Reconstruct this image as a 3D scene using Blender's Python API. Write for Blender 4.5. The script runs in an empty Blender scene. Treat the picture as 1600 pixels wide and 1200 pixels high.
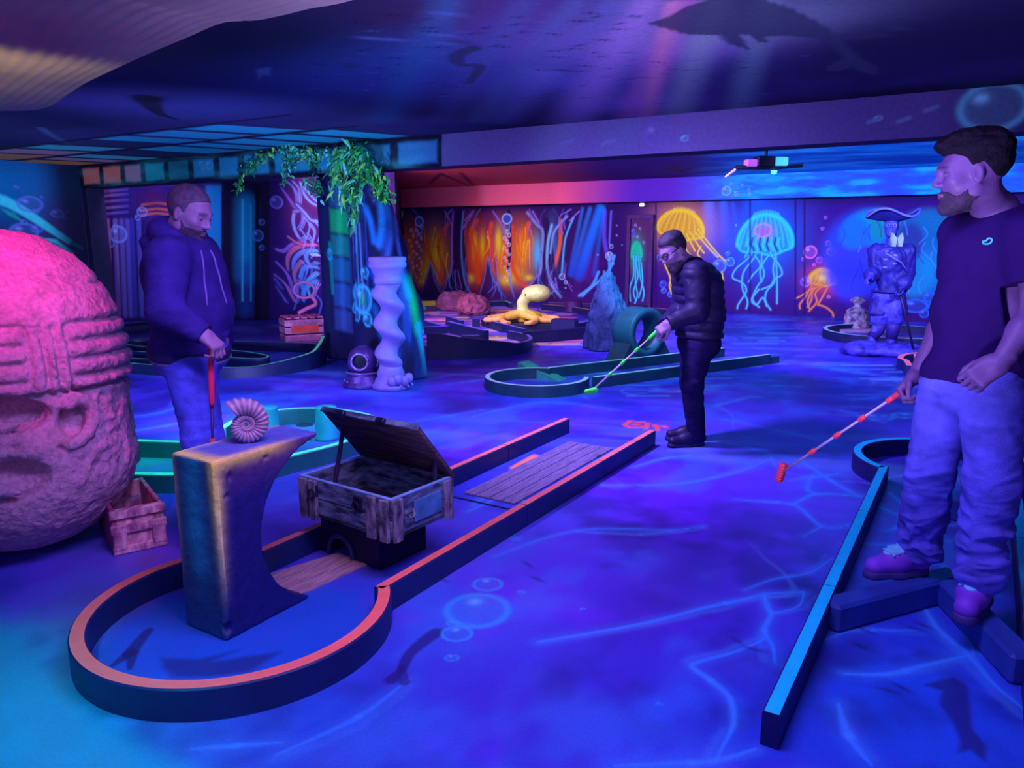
import bpy, bmesh, math, random
import numpy as np
from mathutils import Vector, Matrix
SC = bpy.context.scene
COL = SC.collection
rng = np.random.RandomState(7)
PI = math.pi

# ------------------------------------------------------------------ camera
FPX = 1183.0
PITCH = math.atan(230 / FPX)
YAW = math.radians(31.7)
EYE = 1.5
HD = np.array([-math.sin(YAW), math.cos(YAW), 0.0])
RT = np.array([math.cos(YAW), math.sin(YAW), 0.0])
UP = np.array([0, 0, 1.0])
FW = HD * math.cos(PITCH) - UP * math.sin(PITCH)
CU = HD * math.sin(PITCH) + UP * math.cos(PITCH)
C0 = np.array([0, 0, EYE])

cam_data = bpy.data.cameras.new('camera')
cam = bpy.data.objects.new('camera', cam_data)
COL.objects.link(cam)
cam.location = C0
cam.rotation_euler = (PI / 2 - PITCH, 0, YAW)
cam_data.sensor_width = 36
cam_data.lens = FPX / 1600 * 36
cam_data.clip_start = 0.05
cam_data.clip_end = 100
SC.camera = cam
SC.view_settings.view_transform = 'Standard'
SC.view_settings.look = 'None'
SC.view_settings.gamma = 1
SC.view_settings.exposure = 0.4
SC.view_settings.use_curve_mapping = False


def ray(px, py):
    return FW * FPX + RT * (px - 800) - CU * (py - 600)


def G(px, py, z=0.0):                       # point on the horizontal plane z
    d = ray(px, py)
    return C0 + d * ((z - EYE) / d[2])


def WY(px, py, Y):
    d = ray(px, py)
    return C0 + d * (Y / d[1])


def WX(px, py, X):
    d = ray(px, py)
    return C0 + d * (X / d[0])


def J(px, py, dep):                         # point at a distance along the heading
    d = ray(px, py)
    return C0 + d * (dep / (d @ HD))


def PL(px, py, p0, n):                      # point on a vertical plane
    d = ray(px, py)
    return C0 + d * (((p0 - C0) @ n) / (d @ n))


# ------------------------------------------------------------------ colour
LUM = np.array([0.56, 0.40, 1.25])          # nominal colour of the room's ultraviolet lamps


def lin(c):
    c = np.asarray(c, float) / 255.0
    return np.where(c <= 0.04045, c / 12.92, ((c + 0.055) / 1.055) ** 2.4)


def A(*c):
    """paint colour that reads as the given sRGB value under the violet lamps"""
    return np.clip(lin(c) / LUM, 0.001, 0.95)


MATS = {}


def nodes(name):
    m = bpy.data.materials.new(name)
    m.use_nodes = True
    return m, m.node_tree.nodes, m.node_tree.links, m.node_tree.nodes['Principled BSDF']


def M(name, col, rough=0.6, var=0.15, scale=8.0, bump=0.0, bscale=30.0, metal=0.0, spec=0.35, stretch=None, col2=None, vor=False):
    if name in MATS:
        return MATS[name]
    m, N, L, b = nodes(name)
    tc = N.new('ShaderNodeTexCoord')
    mp = N.new('ShaderNodeMapping')
    L.new(tc.outputs['Object'], mp.inputs[0])
    if stretch:
        mp.inputs['Scale'].default_value = stretch
    nz = N.new('ShaderNodeTexNoise')
    nz.inputs['Scale'].default_value = scale
    nz.inputs['Detail'].default_value = 5
    L.new(mp.outputs[0], nz.inputs[0])
    mx = N.new('ShaderNodeMix')
    mx.data_type = 'RGBA'
    c = np.asarray(col, float)
    a = c * (1 - var)
    d = np.minimum(c * (1 + var), 0.97) if col2 is None else np.asarray(col2, float)
    mx.inputs[6].default_value = (*a, 1)
    mx.inputs[7].default_value = (*d, 1)
    rp = N.new('ShaderNodeMapRange')
    rp.inputs[1].default_value = 0.35
    rp.inputs[2].default_value = 0.65
    L.new(nz.outputs[0], rp.inputs[0])
    L.new(rp.outputs[0], mx.inputs[0])
    L.new(mx.outputs[2], b.inputs['Base Color'])
    b.inputs['Roughness'].default_value = rough
    b.inputs['Metallic'].default_value = metal
    b.inputs['Specular IOR Level'].default_value = spec
    if bump:
        if vor:
            n2 = N.new('ShaderNodeTexVoronoi')
        else:
            n2 = N.new('ShaderNodeTexNoise')
            n2.inputs['Detail'].default_value = 6
        n2.inputs['Scale'].default_value = bscale
        L.new(mp.outputs[0], n2.inputs[0])
        bp = N.new('ShaderNodeBump')
        bp.inputs['Strength'].default_value = min(1.0, bump)
        bp.inputs['Distance'].default_value = 0.02
        L.new(n2.outputs[0], bp.inputs['Height'])
        L.new(bp.outputs[0], b.inputs['Normal'])
    MATS[name] = m
    return m


def MV(name, rough=0.6, bump=0.0, bscale=60.0, spec=0.3, grain=0.12, gscale=40.0):
    """material whose pigment is the painted colour layer of the mesh, broken up by a fine procedural grain"""
    if name in MATS:
        return MATS[name]
    m, N, L, b = nodes(name)
    at = N.new('ShaderNodeAttribute')
    at.attribute_name = 'pigment'
    tc = N.new('ShaderNodeTexCoord')
    nz = N.new('ShaderNodeTexNoise')
    nz.inputs['Scale'].default_value = gscale
    nz.inputs['Detail'].default_value = 4
    L.new(tc.outputs['Object'], nz.inputs[0])
    rp = N.new('ShaderNodeMapRange')
    rp.inputs[1].default_value = 0.3
    rp.inputs[2].default_value = 0.7
    rp.inputs[3].default_value = 1 - grain
    rp.inputs[4].default_value = 1 + grain
    L.new(nz.outputs[0], rp.inputs[0])
    vm = N.new('ShaderNodeVectorMath')
    vm.operation = 'SCALE'
    L.new(at.outputs['Color'], vm.inputs[0])
    L.new(rp.outputs[0], vm.inputs['Scale'])
    L.new(vm.outputs[0], b.inputs['Base Color'])
    b.inputs['Roughness'].default_value = rough
    b.inputs['Specular IOR Level'].default_value = spec
    if bump:
        n2 = N.new('ShaderNodeTexNoise')
        n2.inputs['Scale'].default_value = bscale
        n2.inputs['Detail'].default_value = 6
        L.new(tc.outputs['Object'], n2.inputs[0])
        bp = N.new('ShaderNodeBump')
        bp.inputs['Strength'].default_value = bump
        bp.inputs['Distance'].default_value = 0.02
        L.new(n2.outputs[0], bp.inputs['Height'])
        L.new(bp.outputs[0], b.inputs['Normal'])
    MATS[name] = m
    return m


# ------------------------------------------------------------------ objects
def thing(name, label, cat, loc=(0, 0, 0), group=None):
    o = bpy.data.objects.new(name, None)
    COL.objects.link(o)
    o.location = tuple(float(v) for v in loc)
    o.empty_display_size = 0.1
    o['label'] = label
    o['category'] = cat
    if group:
        o['group'] = group
    return o


def wloc(o):
    v = np.zeros(3)
    while o is not None:
        v = v + np.array(o.location)
        o = o.parent
    return v


def obj(name, V, F, mat, parent=None, smooth=False, pig=None, fm=None, loc=None, label=None):
    """one mesh object from world-space vertices; fm = material index per face; pig = pigment per vertex"""
    V = np.asarray(V, float).reshape(-1, 3)
    if loc is None:
        org = wloc(parent) if parent is not None else np.zeros(3)
    else:
        org = np.asarray(loc, float)
    me = bpy.data.meshes.new(name)
    me.from_pydata((V - org).tolist(), [], F if isinstance(F, list) else F.tolist())
    mats = mat if isinstance(mat, (list, tuple)) else [mat]
    for m in mats:
        me.materials.append(m)
    if fm is not None:
        me.polygons.foreach_set('material_index', np.asarray(fm, np.int32))
    if smooth:
        me.polygons.foreach_set('use_smooth', np.ones(len(me.polygons), bool))
    if pig is not None:
        at = me.color_attributes.new('pigment', 'FLOAT_COLOR', 'POINT')
        c = np.ones((len(V), 4), np.float32)
        c[:, :3] = np.clip(pig, 0, 0.97)
        at.data.foreach_set('color', c.ravel())
    me.update()
    o = bpy.data.objects.new(name, me)
    COL.objects.link(o)
    if parent is not None:
        o.parent = parent
    else:
        o.location = tuple(org)
    if label:
        o['label'] = label
    return o


def tag(o, label, cat, group=None):
    o['label'] = label
    o['category'] = cat
    if group:
        o['group'] = group
    return o


def struct(o):
    o['kind'] = 'structure'
    return o


class MB:
    """collects pieces of ONE part"""

    def __init__(s):
        s.V, s.F, s.I = [], [], []
        s.n = 0

    def add(s, V, F, mi=0):
        V = np.asarray(V, float).reshape(-1, 3)
        s.V.append(V)
        for f in F:
            s.F.append([int(i) + s.n for i in f])
            s.I.append(mi)
        s.n += len(V)
        return s

    def build(s, name, mat, parent=None, smooth=False, pig=None, loc=None, label=None):
        return obj(name, np.vstack(s.V), s.F, mat, parent, smooth, pig, s.I, loc, label)


BOXF = [(0, 3, 2, 1), (4, 5, 6, 7), (0, 1, 5, 4), (1, 2, 6, 5), (2, 3, 7, 6), (3, 0, 4, 7)]


def box8(c, h, ax=None):
    c = np.asarray(c, float)
    ax = np.eye(3) if ax is None else np.asarray(ax)
    s = np.array([(-1, -1, -1), (1, -1, -1), (1, 1, -1), (-1, 1, -1), (-1, -1, 1), (1, -1, 1), (1, 1, 1), (-1, 1, 1)], float)
    return c + (s * np.asarray(h)) @ ax


def bbox(c, h, ax=None, bev=0.006):
    """a box with chamfered edges"""
    c = np.asarray(c, float)
    h = np.asarray(h, float)
    ax = np.eye(3) if ax is None else np.asarray(ax)
    b = min(bev, h.min() * 0.45)
    bm = bmesh.new()
    vs = [bm.verts.new(v) for v in box8((0, 0, 0), h)]
    for f in BOXF:
        bm.faces.new([vs[i] for i in f])
    bmesh.ops.bevel(bm, geom=bm.edges[:], offset=b, segments=1, affect='EDGES')
    bm.verts.index_update()
    V = np.array([v.co[:] for v in bm.verts])
    F = [[v.index for v in f.verts] for f in bm.faces]
    bm.free()
    return c + V @ ax, F


def rotz(a):
    c, s = math.cos(a), math.sin(a)
    return np.array([(c, s, 0), (-s, c, 0), (0, 0, 1.0)])   # rows are the local axes


def unit(v):
    v = np.asarray(v, float)
    return v / (np.linalg.norm(v) + 1e-12)


def frame(d, up=(0, 0, 1)):
    d = unit(d)
    s = np.cross(up, d)
    if np.linalg.norm(s) < 1e-3:
        s = np.cross((1, 0, 0), d)
    s = unit(s)
    return d, s, np.cross(d, s)


def tube(pts, r, n=10, cap=True, flat=1.0):
    P = np.asarray(pts, float)
    R = np.broadcast_to(np.asarray(r, float), (len(P),))
    V, F = [], []
    a = np.linspace(0, 2 * PI, n, endpoint=False)
    prev = None
    for i in range(len(P)):
        d = unit(P[min(i + 1, len(P) - 1)] - P[max(i - 1, 0)])
        if prev is None:
            _, s, u = frame(d)
        else:
            s = unit(prev - d * (prev @ d))
            u = np.cross(d, s)
        prev = s
        V.append(P[i] + R[i] * (np.cos(a)[:, None] * s + flat * np.sin(a)[:, None] * u))
    for i in range(len(P) - 1):
        for k in range(n):
            k2 = (k + 1) % n
            F.append((i * n + k, i * n + k2, (i + 1) * n + k2, (i + 1) * n + k))
    if cap:
        F.append(tuple(range(n))[::-1])
        F.append(tuple((len(P) - 1) * n + k for k in range(n)))
    return np.vstack(V), F


def lathe(prof, c=(0, 0, 0), n=32, ax=None, cap=True):
    prof = np.asarray(prof, float)
    a = np.linspace(0, 2 * PI, n, endpoint=False)
    V = []
    for r, z in prof:
        V.append(np.stack([r * np.cos(a), r * np.sin(a), np.full(n, z)], 1))
    V = np.vstack(V)
    if ax is not None:
        V = V @ np.asarray(ax)
    F = []
    for i in range(len(prof) - 1):
        for k in range(n):
            k2 = (k + 1) % n
            F.append((i * n + k, i * n + k2, (i + 1) * n + k2, (i + 1) * n + k))
    if cap:
        F.append(tuple(range(n))[::-1])
        F.append(tuple((len(prof) - 1) * n + k for k in range(n)))
    return V + np.asarray(c, float), F


def smooth_path(pts, n=8, closed=False):
    P = [np.asarray(p, float) for p in pts]
    out = []
    m = len(P)
    rngi = range(m) if closed else range(m - 1)
    for i in rngi:
        p0 = P[(i - 1) % m] if closed or i > 0 else P[0]
        p1, p2 = P[i], P[(i + 1) % m]
        p3 = P[(i + 2) % m] if closed or i + 2 < m else P[-1]
        for k in range(n):
            t = k / n
            out.append(0.5 * ((2 * p1) + (-p0 + p2) * t + (2 * p0 - 5 * p1 + 4 * p2 - p3) * t * t + (-p0 + 3 * p1 - 3 * p2 + p3) * t ** 3))
    if not closed:
        out.append(P[-1])
    return np.array(out)


# ------------------------------------------------------------------ noise
def _h(i, j, k, s):
    n = (i * 374761393 + j * 668265263 + k * 1274126177 + s * 974634777) & 0xFFFFFFFF
    n = ((n ^ (n >> 13)) * 1274126177) & 0xFFFFFFFF
    n = n ^ (n >> 16)
    return (n & 0xFFFF) / 65535.0


def vnoise(P, s=0):
    P = np.asarray(P, float)
    if P.shape[1] == 2:
        P = np.concatenate([P, np.zeros((len(P), 1))], 1)
    I = np.floor(P).astype(np.int64)
    f = P - I
    f = f * f * (3 - 2 * f)
    i, j, k = I[:, 0], I[:, 1], I[:, 2]
    r = 0
    for a in (0, 1):
        wa = f[:, 0] if a else 1 - f[:, 0]
        for b in (0, 1):
            wb = f[:, 1] if b else 1 - f[:, 1]
            for c in (0, 1):
                wc = f[:, 2] if c else 1 - f[:, 2]
                r = r + wa * wb * wc * _h(i + a, j + b, k + c, s)
    return r * 2 - 1


def fbm(P, o=4, s=0):
    P = np.asarray(P, float)
    r, a, t = 0, 1.0, 0
    for q in range(o):
        r = r + a * vnoise(P * (2.03 ** q) + 17.3 * q, s + q)
        t += a
        a *= 0.5
    return r / t


def sst(a, b, x):
    t = np.clip((x - a) / (b - a + 1e-12), 0, 1)
    return t * t * (3 - 2 * t)


# ------------------------------------------------------------------ painter: lays pigment on the vertices of a surface
class Paint:
    def __init__(s, UV, base):
        s.P = np.asarray(UV, float)
        s.c = np.empty((len(s.P), 3))
        s.c[:] = np.asarray(base)

    def _box(s, lo, hi):
        P = s.P
        return np.nonzero((P[:, 0] >= lo[0]) & (P[:, 0] <= hi[0]) & (P[:, 1] >= lo[1]) & (P[:, 1] <= hi[1]))[0]

    def mix(s, idx, al, col):
        al = np.clip(al, 0, 1)[:, None]
        s.c[idx] = s.c[idx] * (1 - al) + np.asarray(col) * al

    def fill(s, al, col):
        s.mix(np.arange(len(s.P)), al, col)

    def stroke(s, pts, w, col, al=1.0, soft=0.6, w2=None, col2=None):
        pts = np.asarray(pts, float)[:, :2]
        w2 = w if w2 is None else w2
        wm = max(w, w2) * 1.6
        idx = s._box(pts.min(0) - wm, pts.max(0) + wm)
        if not len(idx):
            return
        Q = s.P[idx]
        seg = np.linalg.norm(np.diff(pts, axis=0), axis=1)
        cum = np.concatenate([[0], np.cumsum(seg)])
        tot = cum[-1] + 1e-9
        best = np.full(len(Q), 9.0)
        bt = np.zeros(len(Q))
        for i in range(len(pts) - 1):
            a, d = pts[i], pts[i + 1] - pts[i]
            t = np.clip(((Q - a) @ d) / (d @ d + 1e-12), 0, 1)
            e = np.linalg.norm(Q - a - t[:, None] * d, axis=1)
            tt = (cum[i] + t * seg[i]) / tot
            e = e / (w + (w2 - w) * tt)
            k = e < best
            best[k] = e[k]
            bt[k] = tt[k]
        a_ = al * (1 - sst(1 - soft, 1 + soft * 0.5, best))
        if col2 is not None:
            cc = np.asarray(col)[None] * (1 - bt[:, None]) + np.asarray(col2)[None] * bt[:, None]
            a_ = np.clip(a_, 0, 1)[:, None]
            s.c[idx] = s.c[idx] * (1 - a_) + cc * a_
        else:
            s.mix(idx, a_, col)

    def blob(s, c, rx, ry, col, al=1.0, rot=0.0, hard=0.0):
        c = np.asarray(c, float)[:2]
        R = max(rx, ry) * (2.3 if hard == 0 else 1.15)
        idx = s._box(c - R, c + R)
        if not len(idx):
            return
        q = s.P[idx] - c
        cr, sr = math.cos(rot), math.sin(rot)
        x = (q[:, 0] * cr + q[:, 1] * sr) / rx
        y = (-q[:, 0] * sr + q[:, 1] * cr) / ry
        r = np.sqrt(x * x + y * y)
        if hard > 0:
            a = al * (1 - sst(hard, 1.08, r))
        else:
            a = al * np.exp(-r * r * 1.4)
        s.mix(idx, a, col)

    def ring(s, c, rx, ry, w, col, al=1.0, rot=0.0):
        c = np.asarray(c, float)[:2]
        R = max(rx, ry) * 1.5
        idx = s._box(c - R, c + R)
        if not len(idx):
            return
        q = s.P[idx] - c
        cr, sr = math.cos(rot), math.sin(rot)
        x = (q[:, 0] * cr + q[:, 1] * sr) / rx
        y = (-q[:, 0] * sr + q[:, 1] * cr) / ry
        r = np.sqrt(x * x + y * y)
        s.mix(idx, al * np.exp(-((r - 1) / w) ** 2), col)

    def poly(s, pts, col, al=1.0, soft=0.0):
        pts = np.asarray(pts, float)[:, :2]
        idx = s._box(pts.min(0) - soft, pts.max(0) + soft)
        if not len(idx):
            return
        Q = s.P[idx]
        ins = np.zeros(len(Q), bool)
        dm = np.full(len(Q), 1e9)
        n = len(pts)
        for i in range(n):
            a, b = pts[i], pts[(i + 1) % n]
            cond = (a[1] > Q[:, 1]) != (b[1] > Q[:, 1])
            xi = (b[0] - a[0]) * (Q[:, 1] - a[1]) / (b[1] - a[1] + 1e-12) + a[0]
            ins ^= cond & (Q[:, 0] < xi)
            if soft > 0:
                d = b - a
                t = np.clip(((Q - a) @ d) / (d @ d + 1e-12), 0, 1)
                dm = np.minimum(dm, np.linalg.norm(Q - a - t[:, None] * d, axis=1))
        if soft > 0:
            sd = np.where(ins, dm, -dm)
            s.mix(idx, al * sst(-soft, soft, sd), col)
        else:
            s.mix(idx, al * ins, col)

    def bubble(s, c, r, col, al=0.9, ry=None, rot=0.0):
        ry = ry or r
        s.blob(c, r, ry, col, 0.22 * al, rot, hard=0.9)
        s.ring(c, r, ry, 0.13, col, al, rot)
        c = np.asarray(c, float)[:2]
        s.blob(c + np.array([-0.4 * r, 0.4 * ry]), r * 0.28, ry * 0.28, np.minimum(np.asarray(col) * 1.4 + 0.1, 0.95), al)


def grid(nu, nv):
    i, j = np.meshgrid(np.arange(nu - 1), np.arange(nv - 1), indexing='ij')
    a = (i * nv + j).ravel()
    return np.stack([a, a + nv, a + nv + 1, a + 1], 1)


# ------------------------------------------------------------------ implicit bodies -> one continuous mesh
def cap(a, b, ra, rb=None):
    a, b = np.asarray(a, float), np.asarray(b, float)
    rb = ra if rb is None else rb
    d = b - a
    dd = d @ d + 1e-12

    def f(P):
        t = np.clip(((P - a) @ d) / dd, 0, 1)
        q = P - a - t[:, None] * d
        return np.sqrt(np.einsum('ij,ij->i', q, q)) - (ra + (rb - ra) * t)
    return f


def ell(c, r, ax=None):
    c = np.asarray(c, float)
    r = np.asarray(r, float)
    ax = None if ax is None else np.asarray(ax, float)

    def f(P):
        q = P - c
        if ax is not None:
            q = q @ ax.T
        k0 = np.linalg.norm(q / r, axis=1)
        k1 = np.linalg.norm(q / (r * r), axis=1) + 1e-9
        return np.where(k0 < 0.3, (k0 - 1) * r.min(), k0 * (k0 - 1) / k1)
    return f


def rbox(c, h, r=0.02, ax=None):
    c = np.asarray(c, float)
    h = np.asarray(h, float) - r
    ax = None if ax is None else np.asarray(ax, float)

    def f(P):
        q = P - c
        if ax is not None:
            q = q @ ax.T
        q = np.abs(q) - h
        return np.linalg.norm(np.maximum(q, 0), axis=1) + np.minimum(q.max(1), 0) - r
    return f


def half(p, n):
    p = np.asarray(p, float)
    n = unit(n)
    return lambda P: (P - p) @ n


def smn(a, b, k):
    if k <= 0:
        return np.minimum(a, b)
    h = np.maximum(k - np.abs(a - b), 0) / k
    return np.minimum(a, b) - h * h * k * 0.25


def U(fs, k=0.02):
    fs = list(fs)

    def f(P):
        r = fs[0](P)
        for g in fs[1:]:
            r = smn(r, g(P), k)
        return r
    return f


def SUB(f, g, k=0.01):
    return lambda P: -smn(-f(P), g(P), k)


def INT(f, g, k=0.0):
    return lambda P: -smn(-f(P), -g(P), k)


def OFF(f, d):
    return lambda P: f(P) - d


def DISP(f, amp, sc, o=3, s=0, ridge=False):
    sc = np.asarray(sc, float)

    def g(P):
        n = fbm(P * sc, o, s)
        if ridge:
            n = 1 - 2 * np.abs(n) * 1.6
        return f(P) - amp * n
    return g


def sdf_mesh(f, lo, hi, h):
    lo, hi = np.asarray(lo, float), np.asarray(hi, float)
    B = 8
    nb = np.ceil((hi - lo) / (h * B)).astype(int) + 1
    n = nb * B
    ci = np.stack(np.meshgrid(*[np.arange(k) for k in nb], indexing='ij'), -1).reshape(-1, 3)
    cc = lo + (ci * B + (B - 1) / 2) * h
    dc = f(cc)
    act = np.abs(dc) < h * B * 1.35
    S = np.empty(n, np.float32)
    Sb = S.reshape(nb[0], B, nb[1], B, nb[2], B)
    Sb[:] = np.where(dc < 0, -1.0, 1.0).astype(np.float32).reshape(nb)[:, None, :, None, :, None]
    loc = np.stack(np.meshgrid(*[np.arange(B)] * 3, indexing='ij'), -1).reshape(-1, 3)
    ac = ci[act]
    for s in range(0, len(ac), 400):
        q = ac[s:s + 400]
        I = (q[:, None, :] * B + loc[None]).reshape(-1, 3)
        S[I[:, 0], I[:, 1], I[:, 2]] = f(lo + I * h)
    neg = S < 0
    m = np.zeros(n - 1, np.int8)
    for a in (0, 1):
        for b in (0, 1):
            for c in (0, 1):
                m += neg[a:n[0] - 1 + a, b:n[1] - 1 + b, c:n[2] - 1 + c]
    cells = np.argwhere((m > 0) & (m < 8))
    idx = np.full(n - 1, -1, np.int32)
    idx[cells[:, 0], cells[:, 1], cells[:, 2]] = np.arange(len(cells))
    acc = np.zeros((len(cells), 3))
    cnt = np.zeros(len(cells))
    corners = [(a, b, c) for a in (0, 1) for b in (0, 1) for c in (0, 1)]
    vals = {k: S[cells[:, 0] + k[0], cells[:, 1] + k[1], cells[:, 2] + k[2]].astype(float) for k in corners}
    for k in corners:
        for ax in range(3):
            if k[ax] == 0:
                k2 = list(k)
                k2[ax] = 1
                k2 = tuple(k2)
                a, b = vals[k], vals[k2]
                x = (a < 0) != (b < 0)
                t = np.where(x, a / (a - b + 1e-12), 0)
                p = np.tile(np.array(k, float), (len(cells), 1))
                p[:, ax] += t
                acc[x] += p[x]
                cnt[x] += 1
    V = lo + (cells + acc / np.maximum(cnt, 1)[:, None]) * h
    F = []
    for ax in range(3):
        o1, o2 = (ax + 1) % 3, (ax + 2) % 3
        sl0 = [slice(1, n[k] - 1) for k in range(3)]
        sl1 = list(sl0)
        sl0[ax] = slice(0, n[ax] - 1)
        sl1[ax] = slice(1, n[ax])
        a, b = neg[tuple(sl0)], neg[tuple(sl1)]
        e = np.argwhere(a != b)
        if not len(e):
            continue
        st = np.array([1, 1, 1])
        st[ax] = 0
        sg = a[e[:, 0], e[:, 1], e[:, 2]]
        e = e + st
        d1 = np.zeros(3, int)
        d1[o1] = 1
        d2 = np.zeros(3, int)
        d2[o2] = 1
        q = [e - d1 - d2, e - d2, e, e - d1]
        q = np.stack([idx[k[:, 0], k[:, 1], k[:, 2]] for k in q], 1)
        q[~sg] = q[~sg][:, ::-1]
        F.append(q[(q >= 0).all(1)])
    return V, np.vstack(F)


def sdf_obj(name, f, lo, hi, h, mat, parent=None, pigf=None, label=None):
    V, F = sdf_mesh(f, lo, hi, h)
    pig = pigf(V) if pigf is not None else None
    return obj(name, V, F, mat, parent, True, pig, label=label)


def lamp(name, kind, loc, col, power, target=None, size=0.3, spot=60, blend=0.6, sizey=None):
    d = bpy.data.lights.new(name, kind)
    d.color = col
    d.energy = power
    if kind == 'SPOT':
        d.spot_size = math.radians(spot)
        d.spot_blend = blend
        d.shadow_soft_size = size
    elif kind == 'AREA':
        d.shape = 'RECTANGLE'
        d.size = size
        d.size_y = sizey or size
    else:
        d.shadow_soft_size = size
    o = bpy.data.objects.new(name, d)
    COL.objects.link(o)
    o.location = tuple(float(v) for v in loc)
    if target is not None:
        o.rotation_euler = (Vector(tuple(float(v) for v in target)) - o.location).to_track_quat('-Z', 'Y').to_euler()
    return o
# ------------------------------------------------------------------ room shell
YB, YF, Y2 = 6.7, 15.4, 15.0
ZC, ZB = 2.56, 2.235
ZC2, ZB2 = 2.66, 2.21
XL, XR = -11.9, 4.2
wallmat = MV('painted_plaster', 0.75, 0.05, 60, 0.15, 0.10, 30)
floormat = MV('painted_screed', 0.42, 0.03, 150, 0.35, 0.09, 90)


def pp(f, pts, ij=(0, 1)):
    return [f(x, y)[list(ij)] for x, y in pts]


def curve(pts, n=6):
    return smooth_path([np.append(p, 0) for p in pts], n)[:, :2]


# ---- floor --------------------------------------------------------------
rows = np.concatenate([np.array([0.3, 0.6, 0.9]), 1205 * EYE / np.arange(1900 - 370, 68, -2.2)])
cols = np.linspace(-1.04, 1.04, 1080)
D_, T_ = np.meshgrid(rows, cols, indexing='ij')
lat = (T_ * (D_ + 0.25)).ravel()
dd = D_.ravel()
FV = dd[:, None] * HD + lat[:, None] * RT
g = lambda *q: [G(x, y)[:2] for x, y in q]
P = Paint(FV[:, :2], A(40, 26, 205))
XY = FV[:, :2]
n1 = fbm(XY * 0.55 + 5, 4, 3)
n2 = fbm(XY * np.array([1.3, 0.9]) + 9, 4, 8)
P.fill(sst(0.0, 0.55, n1) * 0.8, A(70, 25, 238))
P.fill(sst(0.0, 0.6, -n1) * 0.75, A(22, 44, 205))
P.fill(sst(0.1, 0.6, n2) * 0.5, A(32, 72, 232))
P.fill(sst(0.05, 0.5, fbm(XY * 0.8 + 31, 3, 5)) * 0.7, A(24, 12, 130))
P.fill(sst(0.05, 0.45, fbm(XY * 2.1 + 11, 4, 6)) * 0.4, A(24, 14, 120))
P.fill(sst(0.1, 0.5, fbm(XY * 1.7 + 61, 4, 7)) * 0.35, A(70, 80, 255))
BL, CY, VI, DK, LT = A(18, 70, 235), A(10, 120, 215), A(84, 22, 250), A(24, 14, 120), np.array([.05, .40, .95])
for x, y, rx, ry, c, a in [(850, 870, 1.0, 1.2, VI, .6), (700, 1000, .8, .7, BL, .45), (760, 850, .35, .35, A(8, 90, 245), .6), (860, 790, .5, .4, A(8, 90, 245), .5),
                           (1150, 790, 1.0, 1.2, VI, .55), (950, 760, .7, .5, VI, .5), (1000, 880, .5, .4, A(60, 60, 255), .55), (820, 1130, .5, .35, A(50, 15, 190), .6),
                           (1060, 900, .25, .9, DK, .45), (1420, 1080, .5, .6, A(14, 66, 245), .7), (1450, 950, .4, .4, A(20, 50, 210), .6), (1500, 800, .35, .8, A(12, 90, 225), .7),
                           (480, 1090, .5, .25, A(14, 60, 220), .6), (60, 1110, .8, .35, CY, .8), (30, 1000, .35, .3, CY, .8), (330, 650, 1.2, .5, A(50, 50, 225), .6),
                           (720, 640, 1.2, .6, A(44, 52, 228), .6), (600, 580, 1., .5, A(20, 90, 220), .4), (850, 535, 1., .8, A(20, 80, 220), .55), (860, 600, .8, .8, A(30, 80, 225), .5),
                           (700, 500, 2.2, 1.2, A(70, 40, 150), .5), (1200, 540, 1.6, 1.2, A(50, 40, 220), .5), (1250, 650, 1.5, 1.4, VI, .5), (230, 880, .5, .4, A(100, 50, 170), .7), (150, 950, .4, .2, A(90, 45, 120), .5), (640, 820, .3, .3, A(110, 20, 230), .6)]:
    P.blob(G(x, y), rx, ry, c, a)
for x, y, rx, ry in [(230, 720, .5, .3), (470, 670, .6, .5), (360, 705, .5, .3)]:
    P.blob(G(x, y), rx, ry, A(16, 130, 205), .7)  # teal glow around the teal lane, painted into the floor colour
m1, m2, m3 = fbm(XY * 1.1 + 71, 5, 91), fbm(XY * np.array([2.6, 1.6]) + 13, 4, 92), fbm(XY * 5.5, 3, 93)
P.fill(sst(.05, .45, m1 + .3 * m3) * .55, A(22, 12, 118))
P.fill(sst(.05, .45, -m1 + .3 * m3) * .45, A(86, 40, 255))
P.fill(sst(.08, .5, m2) * .4, A(40, 90, 255))
P.fill(sst(.12, .5, -m2 + .2 * m3) * .4, A(18, 12, 110))
P.poly(g((-60, 950), (0, 972), (40, 1000), (90, 1060), (150, 1120), (240, 1175), (330, 1215), (330, 1500), (-400, 1500), (-400, 950)), A(8, 112, 200), .8, .06)
# loop cup inside is a clear blue
P.blob((-2.32, 1.75), .52, .52, A(14, 62, 225), .75, hard=.8)
P.poly([(-2.62, 2.2), (-1.97, 2.2), (-1.97, 5.1), (-2.62, 5.1)], A(30, 50, 225), .45, .05)
# streaky brushwork lying across the room
st = fbm(XY @ rotz(math.radians(20))[:2, :2].T * np.array([0.5, 4.0]), 3, 21)
P.fill(sst(0.15, 0.6, st) * 0.35 * sst(3.5, 6, XY[:, 1]), A(90, 110, 255))
P.fill(sst(0.15, 0.6, -st) * 0.45 * sst(3.5, 6, XY[:, 1]), A(20, 14, 110))
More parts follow.
